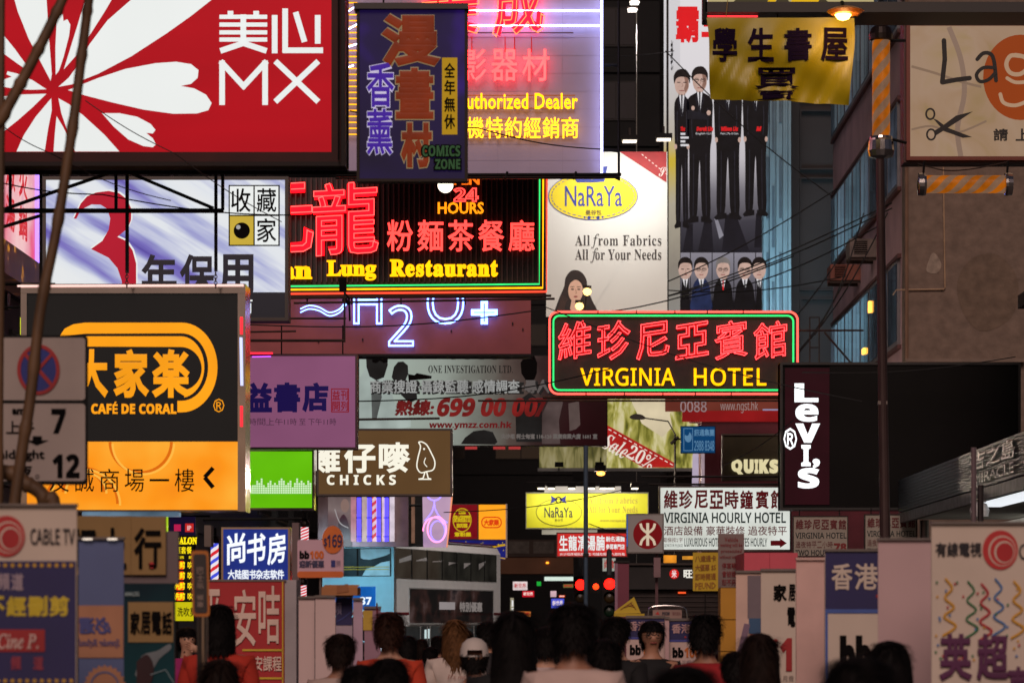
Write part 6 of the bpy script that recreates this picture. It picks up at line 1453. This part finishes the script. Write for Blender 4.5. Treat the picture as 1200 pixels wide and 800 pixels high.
t.text('lettering', INK, 'midnight', -6, 527, 53, 541, .021, bold=.5); t.text('lettering', INK, '午夜', -2, 544, 39, 562, .021, bold=.5); t.text('lettering', INK, '。', 42, 556, 47, 561, .021); t.text('lettering', INK, '12', 62, 532, 94, 560, .021, bold=.9, style='sans')
t.tube('post', STEEL, [(-20, gy, -.05), (-20, 400, -.05)], 9, n=12); t.rod('clamp', STEEL, [(-24, 440, -.02), (90, 440, -.02)], 2.5); t.done()

def bamboo(label, pts, Y, r0, r1):
    P3 = [W(x, y, Y) for x, y in pts]
    L = catmull([tuple(q) for q in P3], 8)
    o0 = Vector(L[-1])
    m = MB(); rs = []
    n = len(L)
    for i in range(n):
        rr = (r0 + (r1 - r0) * i / (n - 1)) * Y / F
        rs.append(rr * (1.22 if i % 7 == 3 else 1.0))
    m.tube([Vector(q) - o0 for q in L], rs, 12)
    o = m.build('bamboo_pole', P((98, 70, 44), .6, var=.4, scale=14, stretch=(1, 1, .25)), smooth=True); o.location = o0
    tag(o, label, 'bamboo pole', 'bamboo poles leaning across the left edge')
g85 = ground_py(13.0)
bamboo('long thin bamboo pole leaning across the red lightbox and the no stopping plate', [(112, -60), (104, 0), (97, 55), (85, 150), (66, 270), (48, 360), (35, 470), (17, 590), (-60, g85)], 13.0, 5.4, 7.0)
bamboo('bamboo pole slanting over the white petals into the top left corner', [(98, -60), (73, 0), (48, 52), (24, 98), (0, 142), (-50, 240), (-330, g85)], 12.8, 5.6, 8)
bamboo('upright bamboo pole cut by the left edge of the photograph', [(2, -60), (1.5, 100), (1, 300), (-1, 560), (-4, g85)], 13.3, 4.0, 4.6)
bamboo('short stout bamboo end crossing low under the no stopping plate', [(-120, 545), (0, 552), (30, 566), (52, 584), (66, 640), (72, ground_py(13.4))], 13.4, 9, 8)

# right hand stands
t = stand('banner_stand', 'cream stand with party streamers and purple characters, bottom right corner', 13, 1091.5, 611, 1330, CREAM)
swirl_logo(t, 1172, 644, 23)
t.text('lettering', P((44, 40, 44), .7), '有線電視', 1096, 635, 1150, 652, .008, bold=.5); t.text('lettering', P((44, 40, 44), .7), 'CABLE TV', 1194, 637, 1280, 655, .008, style='thin')
random.seed(5)
STR = [P((206, 150, 30), .6), P((30, 110, 60), .6), P((176, 40, 50), .6), P((50, 110, 170), .6)]
for i, (x, c) in enumerate(((1110, 0), (1136, 1), (1152, 2), (1168, 3), (1190, 0), (1215, 1), (1238, 2))):
    L = catmull([(x + (5 + 6 * (k % 2)) * (1 if k % 2 else -1) * (.4 + .1 * k), 678 + k * 11 + (i % 3) * 3) for k in range(7)], 5); t.line('streamer', STR[c], L, 2.6 - .5 * (i % 2), .008 + .0003 * i, True)
for i in range(60): x, y = random.uniform(1095, 1250), random.uniform(676, 775); t.rect('confetti', STR[i % 4], x, y, x + 2.4, y + 2.6, .006 + .0001 * i)
for ch, x0, x1, y0, y1 in (('英', 1100, 1139, 742, 797), ('超', 1144, 1182, 742, 797), ('直', 1180, 1206, 780, 830), ('播', 1210, 1248, 742, 797)): t.text('lettering', P((84, 24, 70), .6), ch, x0, y0, x1, y1, .015, bold=2.2)
t.done()
t = stand('banner_stand', 'blank pinkish stand back left of the streamer stand', 14, 1029, 630, 1091, P((196, 164, 164), .7, var=.07, scale=2)); t.done()
t = stand('banner_stand', 'navy headed stand with two pale characters over a white panel', 16, 966.5, 643, 1031, CREAM); t.rect('navy_panel', NVY, 967, 646, 1030.5, 713, .006); t.rect('blue_line', P((66, 90, 160), .6), 967, 713.2, 1030.5, 718, .006); t.rect('blue_line', P((66, 90, 160), .6), 967, 718.2, 970, 950, .006)
t.text('lettering', CREAM, '香', 974, 660, 999, 691, .01, bold=.9); t.text('lettering', CREAM, '港', 1001, 660, 1029, 691, .01, bold=.9); t.text('lettering', CREAM, '寬', 1032, 660, 1056, 691, .01, bold=.9) if False else None; t.text('lettering', INK, 'bb', 984, 744, 1021, 790, .01, bold=3, style='sans'); t.ell('red_dot', TREDP, 1028, 698, 2, d=.01, n=12); t.done()
t = stand('banner_stand', 'blank pale stand back left of the navy headed stand', 17, 933, 653, 966, P((216, 176, 166), .7), rim=P((206, 170, 160), .6)); t.done()
t = stand('banner_stand', 'home phone stand with black characters and a red price', 19, 892, 666, 932.5, CREAM); t.text('lettering', INK, '家', 906, 684, 922, 704, .008, bold=.8); t.text('lettering', INK, '居', 924, 684, 932, 704, .008, bold=.8); t.text('lettering', INK, '電', 922.5, 711, 932, 734, .008, bold=.8); t.text('lettering', TREDP, '1', 914, 747, 928, 786, .008, bold=1.4, style='sans'); t.text('lettering', TREDP, '$', 905, 748, 912, 760, .008, bold=.4, style='sans'); t.text('lettering', P((130, 110, 100), .6), '月費', 917, 791, 930, 798, .008); t.done()
t = stand('banner_stand', 'blank cream stand with a grey and blue strip, beside the yellow pillar', 20, 862.5, 668, 892, P((214, 180, 164), .7)); t.rect('grey_strip', P((120, 106, 112), .7), 876, 674, 891.5, 724, .006); t.rect('blue_strip', P((50, 84, 120), .6), 877.5, 724, 891.5, 742, .008); t.rect('orange_strip', P((160, 84, 40), .6), 879, 742, 891.5, 752, .006); t.poly('leaflet', P((126, 100, 120), .6), [(861, 775), (872, 730), (879, 731), (868, 777)], .012); t.done()
t = T('pillar', 'yellow tiled pillar left of the cream stands', 'pillar', 21.4, 842, 687, 862, ground_py(21.4)); gy = ground_py(21.4); n_ = 0
yy = 689.0
while yy < gy - 2: t.box('tile', P((186, 130, 24), .6, var=.1), 843, yy, 862, min(yy + 36, gy), .15, -.15, key=str(n_)); yy += 37; n_ += 1
t.box('core', P((110, 78, 20), .8), 843.6, 688, 861.4, gy, .13, -.13); t.done()
t = T('notice_plate', 'grey plate with small red warning text above the yellow pillar', 'sign', 23, 841, 624, 873, ground_py(23)); t.box('plate', P((126, 108, 104), .6, var=.06), 841.5, 625, 872, 690, .0, -.02)
RT = P((130, 40, 44), .6)
for i, b in enumerate(('Vehicle', 'waiting will be', 'prosecuted', 'without warning')): t.text('lettering', RT, b, 857 - (8, 13, 12, 14)[i], 629 + i * 7, 857 + (8, 13, 12, 14)[i], 634.5 + i * 7, .005, bold=.1, res=1)
for i, b in enumerate(('停車等候', '會被檢控', '恕不另行')): t.text('lettering', RT, b, 846, 659 + i * 9.6, 868, 666.5 + i * 9.6, .005, bold=.15, res=1)
t.tube('post', STEEL, [(851, ground_py(23), -.06), (851, 640, -.06)], 1.6, n=8); t.done()
t = T('placard', 'yellow handwritten placard on a thin pole left of the grey warning plate', 'placard', 22.6, 811, 646, 843, ground_py(22.6)); t.box('board', P((198, 164, 30), .65, var=.08), 812, 647, 841.5, 692, .0, -.012)
for i, b in enumerate(('八達通卡', '大優惠 $5', '即時開通', 'PEUND')): t.text('lettering', P((150, 96, 26), .6), b, 814.5, 650 + i * 10.6, 839, 658.5 + i * 10.6, .004, bold=.25, res=1, slant=.03)
t.tube('pole', DARK, [(826.5, ground_py(22.6), -.02), (826.5, 680, -.02)], .9, n=6); t.box('foot', STEEL, 812, ground_py(22.6) - 4, 841, ground_py(22.6), .2, -.2); t.done()
t = T('kiosk_canopy', 'pink cloth kiosk top behind the home phone stand', 'canopy', 22.2, 869, 646, 932, ground_py(22.2)); t.box('cloth', P((206, 84, 98), .7, var=.08), 870, 648, 932, 670, .2, -.9); t.box('seam', P((180, 66, 80), .7), 899, 648.3, 900, 670, .204, .2)
for x in (871, 930): t.tube('post', STEEL, [(x, ground_py(22.2), .0), (x, 668, .0)], 1.4, n=8, key=str(x))
t.done()
for lb, x0, y0, x1, hx in (('navy headed booth panel left of the person with glasses, right of the profile head', 734, 721, 779, 734), ('navy headed booth panel between the person with glasses and the person in red', 784, 724, 832, 784)):
    t = stand('booth_panel', lb, 24, x0, y0, x1, P((206, 178, 170), .7), 'booth panel', 'pair of navy headed booth panels')
    t.rect('navy_panel', NVY, x0 + .3, y0 + 3.2, x1 - .3, y0 + 25, .006); t.rect('blue_line', P((66, 70, 150), .6), x0 + .3, y0 + 25.1, x1 - .3, y0 + 27.5, .006)
    t.text('lettering', P((190, 150, 150), .6), '香港寬頻', x0 + 3, y0 + 6.5, x1 - 1, y0 + 18, .01, bold=.4, res=1); t.text('lettering', INK, 'bb', x0 + 4, y0 + 34, x0 + 17, y0 + 46, .008, bold=.7, style='sans'); t.text('lettering', P((206, 110, 40), .6), '100', x0 + 18, y0 + 34, x0 + 36, y0 + 46, .008, bold=.4, style='sans'); t.text('lettering', P((110, 90, 100), .6), '三網通月費', x0 + 15, y0 + 49, x0 + 42, y0 + 55, .008, res=1)
    t.ell('red_dot', TREDP, x0 + 19, y0 + 22, 1.2, d=.01, n=10); t.done()
t = stand('booth_panel', 'pale divider post between the two navy headed booth panels', 23.9, 779.4, 722, 784, P((196, 160, 160), .7), 'booth panel', None); t.done()
t = T('curved_display', 'small rounded silver display top with a red mark behind the booth panels', 'display', 27, 758, 708, 807, ground_py(27)); t.box('panel', P((150, 120, 110), .6), 765, 714, 799, ground_py(27) - 6, .0, -.05)
t.tube('frame', CHROME, [(759, ground_py(27), .02)] + catmull([(759.5, 740, .02), (760, 718, .02), (764, 711, .02), (782, 709.4, .02), (800, 711.5, .02), (804, 718, .02), (805, 740, .02)], 4) + [(805, ground_py(27), .02)], 1.3, n=8)
t.text('lettering', P((60, 50, 60), .6), 'PCCW', 776, 716.5, 785, 720.5, .004, bold=.3, style='sans', res=1); t.text('lettering', P((120, 60, 60), .6), '電訊盈科', 788, 716.5, 797.5, 720.5, .004, res=1); t.poly('logo', P((190, 40, 40), .6), [(768, 719), (771, 716), (773, 720)], .004); t.done()
t = T('folded_board', 'tilted yellow leaflet board on a yellow tray above the left booth panel', 'board', 24.4, 719, 697, 756, 722)
t.poly('leaf', P((196, 168, 40), .65, var=.08), [(720, 716), (743, 699), (751, 718), (720, 718.5)], .0); t.poly('leaf_back', P((176, 150, 30), .65), [(720, 718.5), (751, 718), (743, 699), (720, 716)], -.02); t.box('tray', P((190, 160, 30), .65), 719.5, 718.6, 755, 722, .05, -.15)
for i in range(4): t.line('print_lines', P((150, 96, 30), .6), [(727 + i * 4, 714 - i * 2.6), (741 + i * 1.5, 705 + i * 3)], 1.0, .005)
t.done()

# ================================================================== PEOPLE
def skinned(verts, edges, radii, root=0, sub=1):
    me = bpy.data.meshes.new('sk'); me.from_pydata(verts, edges, [])
    o = bpy.data.objects.new('sk', me); COL.objects.link(o)
    md = o.modifiers.new('s', 'SKIN'); md.use_smooth_shade = True
    if not me.skin_vertices: me.skin_vertices.new()
    for i, rr in enumerate(radii):
        sv = me.skin_vertices[0].data[i]
        sv.radius = rr if isinstance(rr, tuple) else (rr, rr)
        sv.use_root = (i == root)
    sb = o.modifiers.new('u', 'SUBSURF'); sb.levels = sb.render_levels = sub
    dg = bpy.context.evaluated_depsgraph_get()
    out = bpy.data.meshes.new_from_object(o.evaluated_get(dg))
    bpy.data.objects.remove(o)
    for p_ in out.polygons: p_.use_smooth = True
    return out
def skeleton(pose):
    V, Ed, Rd = [], [], []
    def j(p, r, frm=None):
        V.append(p); Rd.append(r)
        if frm is not None: Ed.append((frm, len(V) - 1))
        return len(V) - 1
    pel = j((0, 0, .94), (.15, .11)); waist = j((0, -.005, 1.08), (.132, .1), pel); ch = j((0, 0, 1.25), (.155, .115), waist); up = j((0, .005, 1.38), (.125, .095), ch)
    nb = j((0, .01, 1.455), (.066, .066), up); nk = j((0, .004, 1.515), (.056, .060), nb); hl = j((0, -.014, 1.565), (.060, .074), nk); hm = j((0, 0, 1.625), (.074, .094), hl); ht = j((0, .006, 1.685), (.066, .084), hm)
    j((0, -.112, 1.607), (.013, .015), hm)
    for sg in (-1, 1): j((sg * .088, .008, 1.615), (.012, .024), hm)
    for sg in (-1, 1):
        sh = j((sg * .165, .005, 1.40), .058, up)
        if pose == 'phone' and sg == 1: el = j((.30, -.10, 1.36), .044, sh); wr = j((.10, -.22, 1.52), .03, el); pa = j((.03, -.23, 1.555), (.036, .024), wr); dirv = Vector((-1, -.1, .35))
        elif pose == 'point' and sg == 1: el = j((.24, -.06, 1.16), .044, sh); wr = j((.17, -.27, 1.22), .03, el); pa = j((.15, -.34, 1.25), (.036, .024), wr); dirv = Vector((-.2, -1, .3))
        else: el = j((sg * .215, .025, 1.13), .044, sh); wr = j((sg * .235, -.02, .89), .031, el); pa = j((sg * .235, -.035, .82), (.022, .038), wr); dirv = Vector((0, -.15, -1))
        dirv.normalize(); side = Vector((0, 1, 0)) if abs(dirv.z) > .7 else Vector((0, 0, 1))
        b = Vector(V[pa])
        for q, Lf in enumerate((.062, .07, .066, .052)):
            f0 = b + dirv * .035 + side * ((q - 1.5) * .019); f1 = f0 + dirv * Lf * .5; f2 = f1 + (dirv + Vector((0, -.35, 0))).normalized() * Lf * .5
            a_ = j(tuple(f0), .0095, pa); b_ = j(tuple(f1), .0088, a_); j(tuple(f2), .0075, b_)
        th = b + side * -.034 + dirv * .005; a_ = j(tuple(th), .0105, pa); j(tuple(th + dirv * .04 + side * -.012), .009, a_)
        hp = j((sg * .092, 0, .87), .092, pel); kn = j((sg * .10, -.012, .48), .06, hp); cf = j((sg * .102, .02, .32), .056, kn); an = j((sg * .105, .02, .085), .04, cf); j((sg * .115, -.13, .035), (.042, .03), an)
    return V, Ed, Rd
def clothes(pose, kind):
    V, Ed, Rd = [], [], []
    def j(p, r, frm=None):
        V.append(p); Rd.append(r)
        if frm is not None: Ed.append((frm, len(V) - 1))
        return len(V) - 1
    if kind == 'shirt':
        a = j((0, 0, .90), (.178, .135)); b = j((0, -.005, 1.08), (.162, .125), a); c = j((0, 0, 1.25), (.182, .138), b); d = j((0, .005, 1.375), (.152, .115), c); j((0, .010, 1.452), (.088, .082), d)
        for sg in (-1, 1):
            s_ = j((sg * .170, .005, 1.395), .076, d)
            e = Vector((.30, -.10, 1.36)) if (pose == 'phone' and sg == 1) else Vector((.24, -.06, 1.16)) if (pose == 'point' and sg == 1) else Vector((sg * .215, .025, 1.13))
            q = Vector(V[s_]).lerp(e, .75); j(tuple(q), .064, s_)
        return skinned(V, Ed, Rd, 0)
    a = j((0, 0, .97), (.162, .122))
    for sg in (-1, 1): h = j((sg * .092, 0, .86), .106, a); k = j((sg * .10, -.012, .48), .078, h); f = j((sg * .104, .015, .10), .066, k)
    return skinned(V, Ed, Rd, 0)
BODY = {p_: skinned(*skeleton(p_)) for p_ in ('stand', 'phone', 'point')}
SHIRT = {p_: clothes(p_, 'shirt') for p_ in ('stand', 'phone', 'point')}
TROUSERS = clothes('stand', 'trousers')
def hair_mesh(kind, seed):
    rnd = random.Random(seed)
    if kind in ('long', 'bob', 'mid'):
        rings = [(1.745, .012, .012, .01), (1.735, .050, .06, .01), (1.705, .078, .095, .01), (1.66, .092, .113, .012), (1.60, .098, .116, .018), (1.54, .102, .104, .028)]
        if kind == 'bob': rings += [(1.49, .104, .092, .034), (1.465, .09, .08, .04)]
        if kind == 'mid': rings += [(1.47, .10, .085, .04), (1.40, .09, .06, .055), (1.36, .07, .04, .06)]
        if kind == 'long': rings += [(1.47, .108, .085, .045), (1.38, .122, .066, .075), (1.28, .128, .055, .095), (1.19, .115, .045, .10), (1.14, .08, .03, .10)]
    else:
        top = 1.752 if kind == 'messy' else 1.742
        rings = [(top, .012, .012, .012), (top - .010, .052, .062, .012), (top - .040, .083, .100, .012), (1.66, .095, .114, .014), (1.615, .094, .112, .018), (1.575, .080, .092, .026), (1.545, .066, .070, .034)]
    n = 36; vs_, fs = [], []
    for i, (z, rx, ry, cy) in enumerate(rings):
        for k in range(n):
            a = 2 * math.pi * k / n
            w = 1 + .045 * noise.noise(Vector((math.cos(a) * 3 + seed, math.sin(a) * 3, z * 9)))
            vs_.append((rx * w * math.cos(a), cy + ry * w * math.sin(a), z))
    keep = (lambda x, y, z: not (y < -.045 and z < 1.675) and not (y < .015 and z < 1.60 and abs(x) > .03 and kind not in ('long', 'bob', 'mid')))
    for i in range(len(rings) - 1):
        for k in range(n):
            q = (i * n + k, i * n + (k + 1) % n, (i + 1) * n + (k + 1) % n, (i + 1) * n + k)
            c = [sum(vs_[t_][d] for t_ in q) / 4 for d in range(3)]
            if keep(*c): fs.append(q)
    fs.append(tuple(range(n - 1, -1, -1)))
    m = MB(); m.add(vs_, fs)
    # loose locks that break the outline
    amp = {'messy': .018, 'short': .008, 'mid': .010, 'long': .006, 'bob': .008}[kind]
    for _ in range(900):
        i = rnd.randrange(1, len(rings) - 1); t_ = rnd.random(); a = rnd.random() * 2 * math.pi
        z, rx, ry, cy = (rings[i][d] * (1 - t_) + rings[i + 1][d] * t_ for d in range(4))
        x, y = rx * math.cos(a), cy + ry * math.sin(a)
        if not keep(x, y, z): continue
        up_ = min(1.0, max(0.0, (z - 1.64) / .09))
        nrm = Vector((math.cos(a) * (1 - up_ * .7), math.sin(a) * (1 - up_ * .7), .1 + up_)).normalized()
        dn = Vector((math.cos(a) * up_ - math.sin(a) * rnd.uniform(-.4, .4), math.sin(a) * up_ + math.cos(a) * rnd.uniform(-.4, .4), -1 + up_ * .75)).normalized()
        sd = nrm.cross(dn).normalized() * rnd.uniform(.003, .007)
        p0_ = Vector((x, y, z)) * 1.0 - nrm * .004; L_ = rnd.uniform(.03, .07) * (1.7 if kind in ('long', 'mid') else 1)
        p1_ = p0_ + dn * L_ * .5 + nrm * (amp + .004) * rnd.uniform(.4, .9); p2_ = p0_ + dn * L_ + nrm * amp * rnd.uniform(.2, 1.1)
        m.add([tuple(p0_ - sd), tuple(p0_ + sd), tuple(p1_ + sd * .8), tuple(p1_ - sd * .8), tuple(p2_)], [(0, 1, 2, 3), (3, 2, 4)])
    return m
HAIRM = {'black': P((17, 13, 13), .7, var=.4, scale=20, spec=.12), 'dark brown': P((30, 19, 15), .7, var=.4, scale=20, spec=.12), 'brown': P((46, 26, 18), .7, var=.4, scale=20, spec=.12), 'light brown': P((96, 64, 38), .7, var=.4, scale=20, spec=.12)}
SKIN = [P((178, 128, 102), .55, var=.08, scale=8), P((160, 112, 88), .55, var=.08, scale=8), P((192, 144, 118), .55, var=.08, scale=8)]
PANTS = [P((34, 36, 48), .85, var=.2), P((26, 25, 26), .85, var=.2), P((70, 64, 56), .85, var=.2)]
def mesh_child(me, name, mat, parent):
    c = me.copy(); c.materials.clear(); c.materials.append(mat)
    o = bpy.data.objects.new(name, c); COL.objects.link(o); o.parent = parent
    return o
NP_ = [0]
def person(px, top, Y, yaw, label, hair='short', hcol='black', shirt=(200, 190, 184), pose='stand', glasses=False, cap=False, strap=None, group=None, print_=False):
    NP_[0] += 1; k = NP_[0]
    zt = EYE + (VY - top) * Y / F
    gz = 0.13 if abs((px - VX) * Y / F) > 5.6 else 0.0
    sc = (zt - gz) / 1.745
    r = empty('person', ((px - VX) * Y / F, Y, gz), label, 'person', group, R(yaw), sc)
    mesh_child(BODY[pose], 'body', SKIN[k % 3], r)
    mesh_child(SHIRT[pose], 'shirt', P(shirt, .85, var=.12, scale=5, bump=.15), r)
    mesh_child(TROUSERS, 'trousers', PANTS[k % 3], r)
    hm_ = hair_mesh(hair, k * 7)
    if cap:
        allv = np.concatenate(hm_.v); hm_.f = [q for q in hm_.f if max(allv[i][2] for i in q) < 1.655]
    hm_.build('hair', HAIRM[hcol], r, True)
    for sg in (-1, 1):
        m = MB(); m.lathe([(.003, -.103), (.010, -.100), (.0125, -.094), (.012, -.088)], 12, 'y', (sg * .032, .016, 1.63)); m.build('eye', P((40, 30, 28), .3), r)
        m = MB(); m.tube([(sg * .016, -.089, 1.652), (sg * .034, -.086, 1.658), (sg * .05, -.074, 1.652)], .0045, 5); m.build('eyebrow', HAIRM['black'], r)
        m = MB(); m.box((sg * .105 - .042, -.17, -.0), (sg * .105 + .042, .07, .05)); m.build('shoe', BLACK, r)
    m = MB(); m.tube([(-.024, -.083, 1.575), (0, -.090, 1.573), (.024, -.083, 1.575)], .0055, 6); m.build('mouth', P((140, 70, 64), .5), r)
    if glasses:
        m = MB()
        for sg in (-1, 1): m.tube([(sg * .034 + .024 * math.cos(a), -.104 + .006 * abs(math.cos(a)), 1.628 + .018 * math.sin(a)) for a in [i * math.pi / 8 for i in range(17)]], .0028, 5); m.tube([(sg * .058, -.098, 1.632), (sg * .082, -.05, 1.634), (sg * .088, .015, 1.63)], .0028, 5)
        m.tube([(-.011, -.106, 1.632), (.011, -.106, 1.632)], .0026, 5); m.build('glasses', BLACK, r)
    if cap:
        m = MB(); n = 28; vs_, fs = [], []
        rg = [(1.765, .012, .012), (1.755, .05, .058), (1.725, .083, .100), (1.68, .097, .118), (1.635, .100, .122)]
        for z, rx, ry in rg:
            for q in range(n): a = 2 * math.pi * q / n; vs_.append((rx * math.cos(a), .012 + ry * math.sin(a), z))
        for i in range(len(rg) - 1):
            for q in range(n):
                if i == 3 and abs(q - 7) <= 2: continue
                fs.append((i * n + q, i * n + (q + 1) % n, (i + 1) * n + (q + 1) % n, (i + 1) * n + q))
        fs.append(tuple(range(n - 1, -1, -1))); m.add(vs_, fs)
        m.tube([(.045, .12, 1.637), (0, .136, 1.637), (-.045, .12, 1.637)], .007, 6)
        V = []
        for i in range(13): a = R(200 + 140 * i / 12); V += [(.098 * math.cos(a), .012 + .12 * math.sin(a), 1.64), (.088 * math.cos(a), -.03 + .17 * math.sin(a), 1.628)]
        m.add(V, [(2 * i, 2 * i + 1, 2 * i + 3, 2 * i + 2) for i in range(12)]); m.build('cap', P((206, 194, 186), .8, var=.08), r, True)
    if strap:
        m = MB()
        for q in range(10):
            t0, t1 = q / 10, (q + 1) / 10
            def pt(t_): a = -.5 + t_ * 4.1; return Vector((strap * .115, .145 * math.sin(a - .9), 1.30 + .155 * math.cos(a - .9) * 1.0))
            a_, b_ = pt(t0), pt(t1); m.add([(a_.x - .03, a_.y, a_.z), (a_.x + .03, a_.y, a_.z), (b_.x + .03, b_.y, b_.z), (b_.x - .03, b_.y, b_.z)], [(0, 1, 2, 3)])
        m.box((strap * .02 - .15, .15, 1.0), (strap * .02 + .15, .27, 1.34)); m.build('backpack', P((24, 24, 28), .8), r)
    if print_:
        v, f = glyphs("It's me", .0, True, 'ital'); a, b = v.min(0), v.max(0)
        m = MB(); m.add(np.stack([.07 - (v[:, 0] - a[0]) / (b[0] - a[0]) * .15, np.full(len(v), .150), 1.29 + (v[:, 1] - a[1]) / (b[1] - a[1]) * .035], 1), [tuple(reversed(q)) for q in f]); m.build('shirt_print', P((150, 80, 70), .7), r)
    return r
G = 'people walking up the street'
person(257, 707, 17, 172, 'person in a red orange top with short wavy black hair before the red board', 'bob', 'black', (190, 52, 34), group=G, strap=None)
person(219, 734, 24, 18, 'person in a magenta shirt with an arm raised across the face', 'short', 'black', (150, 26, 96), 'phone', group=G)
person(258, 771, 12.2, 180, 'short person with only dark hair showing, in front of the red orange top', 'mid', 'dark brown', (70, 60, 58), group=G)
person(399, 741, 17, 176, 'person with short spiky dark hair and pale collar before the blank stands', 'short', 'dark brown', (186, 160, 150), group=G)
person(457, 718, 18, 170, 'tall person with messy brown hair and orange red shirt left of centre', 'messy', 'brown', (196, 62, 34), group=G)
person(455, 769, 11.5, 184, 'person with a round black head low in front of the messy brown hair', 'short', 'black', (60, 56, 58), group=G)
person(424, 777, 12.4, 150, 'person with a low dark head at the bottom, left of the round black head', 'short', 'black', (80, 70, 66), group=G)
person(435, 750, 23, 20, 'person facing us with a pale face and dark bob beside the messy brown hair', 'bob', 'dark brown', (110, 90, 90), group=G)
person(533, 725, 21, 186, 'person with light brown hair in a white printed top near the bus', 'mid', 'light brown', (206, 188, 178), group=G, print_=True)
person(556, 750, 17.5, 178, 'person wearing a white cap backwards-closed with a white shirt', 'short', 'black', (206, 194, 188), group=G, cap=True)
person(602, 714, 13, 180, 'person with very long straight black hair left of centre', 'long', 'black', (22, 21, 23), group=G)
person(571, 727, 25, 176, 'person with a dark head just behind the white cap', 'short', 'black', (44, 40, 42), group=G)
person(514, 744, 33, 168, 'person with a small dark head and dark pink top in front of the bus door', 'short', 'black', (130, 60, 80), group=G)
person(494, 748, 34, 182, 'person with a small dark brown head and red top before the bus side', 'bob', 'dark brown', (150, 30, 34), group=G)
person(505, 757, 30, 150, 'person in dark clothes turning aside between two small heads near the bus', 'short', 'black', (30, 30, 40), group=G)
person(672, 704, 12.4, 181, 'big broad person in a pale tee shirt in the middle of the street', 'short', 'black', (204, 176, 166), group=G)
person(640, 733, 19, 176, 'person with dark shoulder strap and pale shirt left of the big broad person', 'short', 'black', (196, 172, 168), group=G, strap=1)
person(655, 731, 20, 196, 'person with pale shirt half hidden behind the big broad person', 'bob', 'black', (186, 160, 156), group=G)
person(708, 747, 14.5, 186, 'person with a dark backpack strap over a pale top right of centre', 'short', 'black', (190, 160, 152), group=G, strap=-1)
person(723, 721, 18.5, 145, 'person in black with head turned in profile by the navy booth panels', 'short', 'black', (22, 20, 22), group=G)
person(764, 726, 20.5, 6, 'person with glasses and black tee shirt facing us before the booth panels', 'short', 'black', (20, 19, 21), group=G, glasses=True)
person(828, 720, 17, 150, 'person in a red shirt with glasses and head turned left by the yellow pillar', 'messy', 'black', (156, 28, 34), group=G, glasses=True)
person(802, 777, 7.6, 180, 'person with a large blurred dark head, lowest in the middle right', 'short', 'black', (50, 44, 42), group=G)
person(890, 741, 13.2, 178, 'person with long dark brown hair in front of the home phone stand', 'long', 'dark brown', (60, 46, 44), group=G)
person(1042, 750, 11.2, 176, 'person with rounded dark hair in front of the blank pinkish stand', 'bob', 'black', (64, 52, 52), group=G)
person(1006, 766, 7.2, 184, 'person with a very large blurred dark head below the navy headed stand', 'short', 'black', (50, 44, 42), group=G)
person(545, 737, 31, 174, 'person with a dark head between the light brown hair and the white cap', 'short', 'black', (36, 32, 36), group=G)
person(478, 744, 27, 170, 'person in near black with a rounded dark head right of the orange red shirt', 'bob', 'black', (30, 26, 28), group=G)
person(591, 733, 29, 185, 'person with a dark head half hidden behind the very long straight hair', 'short', 'black', (30, 28, 32), group=G)
person(617, 747, 25, 190, 'person with pale sleeve between the very long hair and the big broad person', 'mid', 'black', (170, 150, 146), group=G)
person(691, 742, 31, 176, 'person with a dark head just beyond the right ear of the big broad person', 'short', 'black', (40, 34, 36), group=G)
person(744, 748, 30, 184, 'person with a small dark head between the profile head and the person with glasses', 'bob', 'dark brown', (50, 40, 42), group=G)
person(862, 762, 16, 182, 'person with a low dark head between the red shirt and the long dark brown hair', 'short', 'black', (46, 38, 40), group=G)
person(338, 772, 15.5, 178, 'person with a low dark head in front of the grey side of the red board', 'short', 'black', (60, 50, 52), group=G) if False else None
for i, (x, y, Y, c) in enumerate(((622, 742, 38, (60, 52, 54)), (694, 752, 40, (120, 96, 96)), (585, 748, 42, (70, 40, 40)), (663, 748, 45, (54, 50, 60)))):
    person(x, y, Y, 180 + 12 * (i - 1), 'small dark haired person far up the street, seen between nearer heads', 'short' if i % 2 else 'bob', 'black', c, group='far people between the nearer heads')
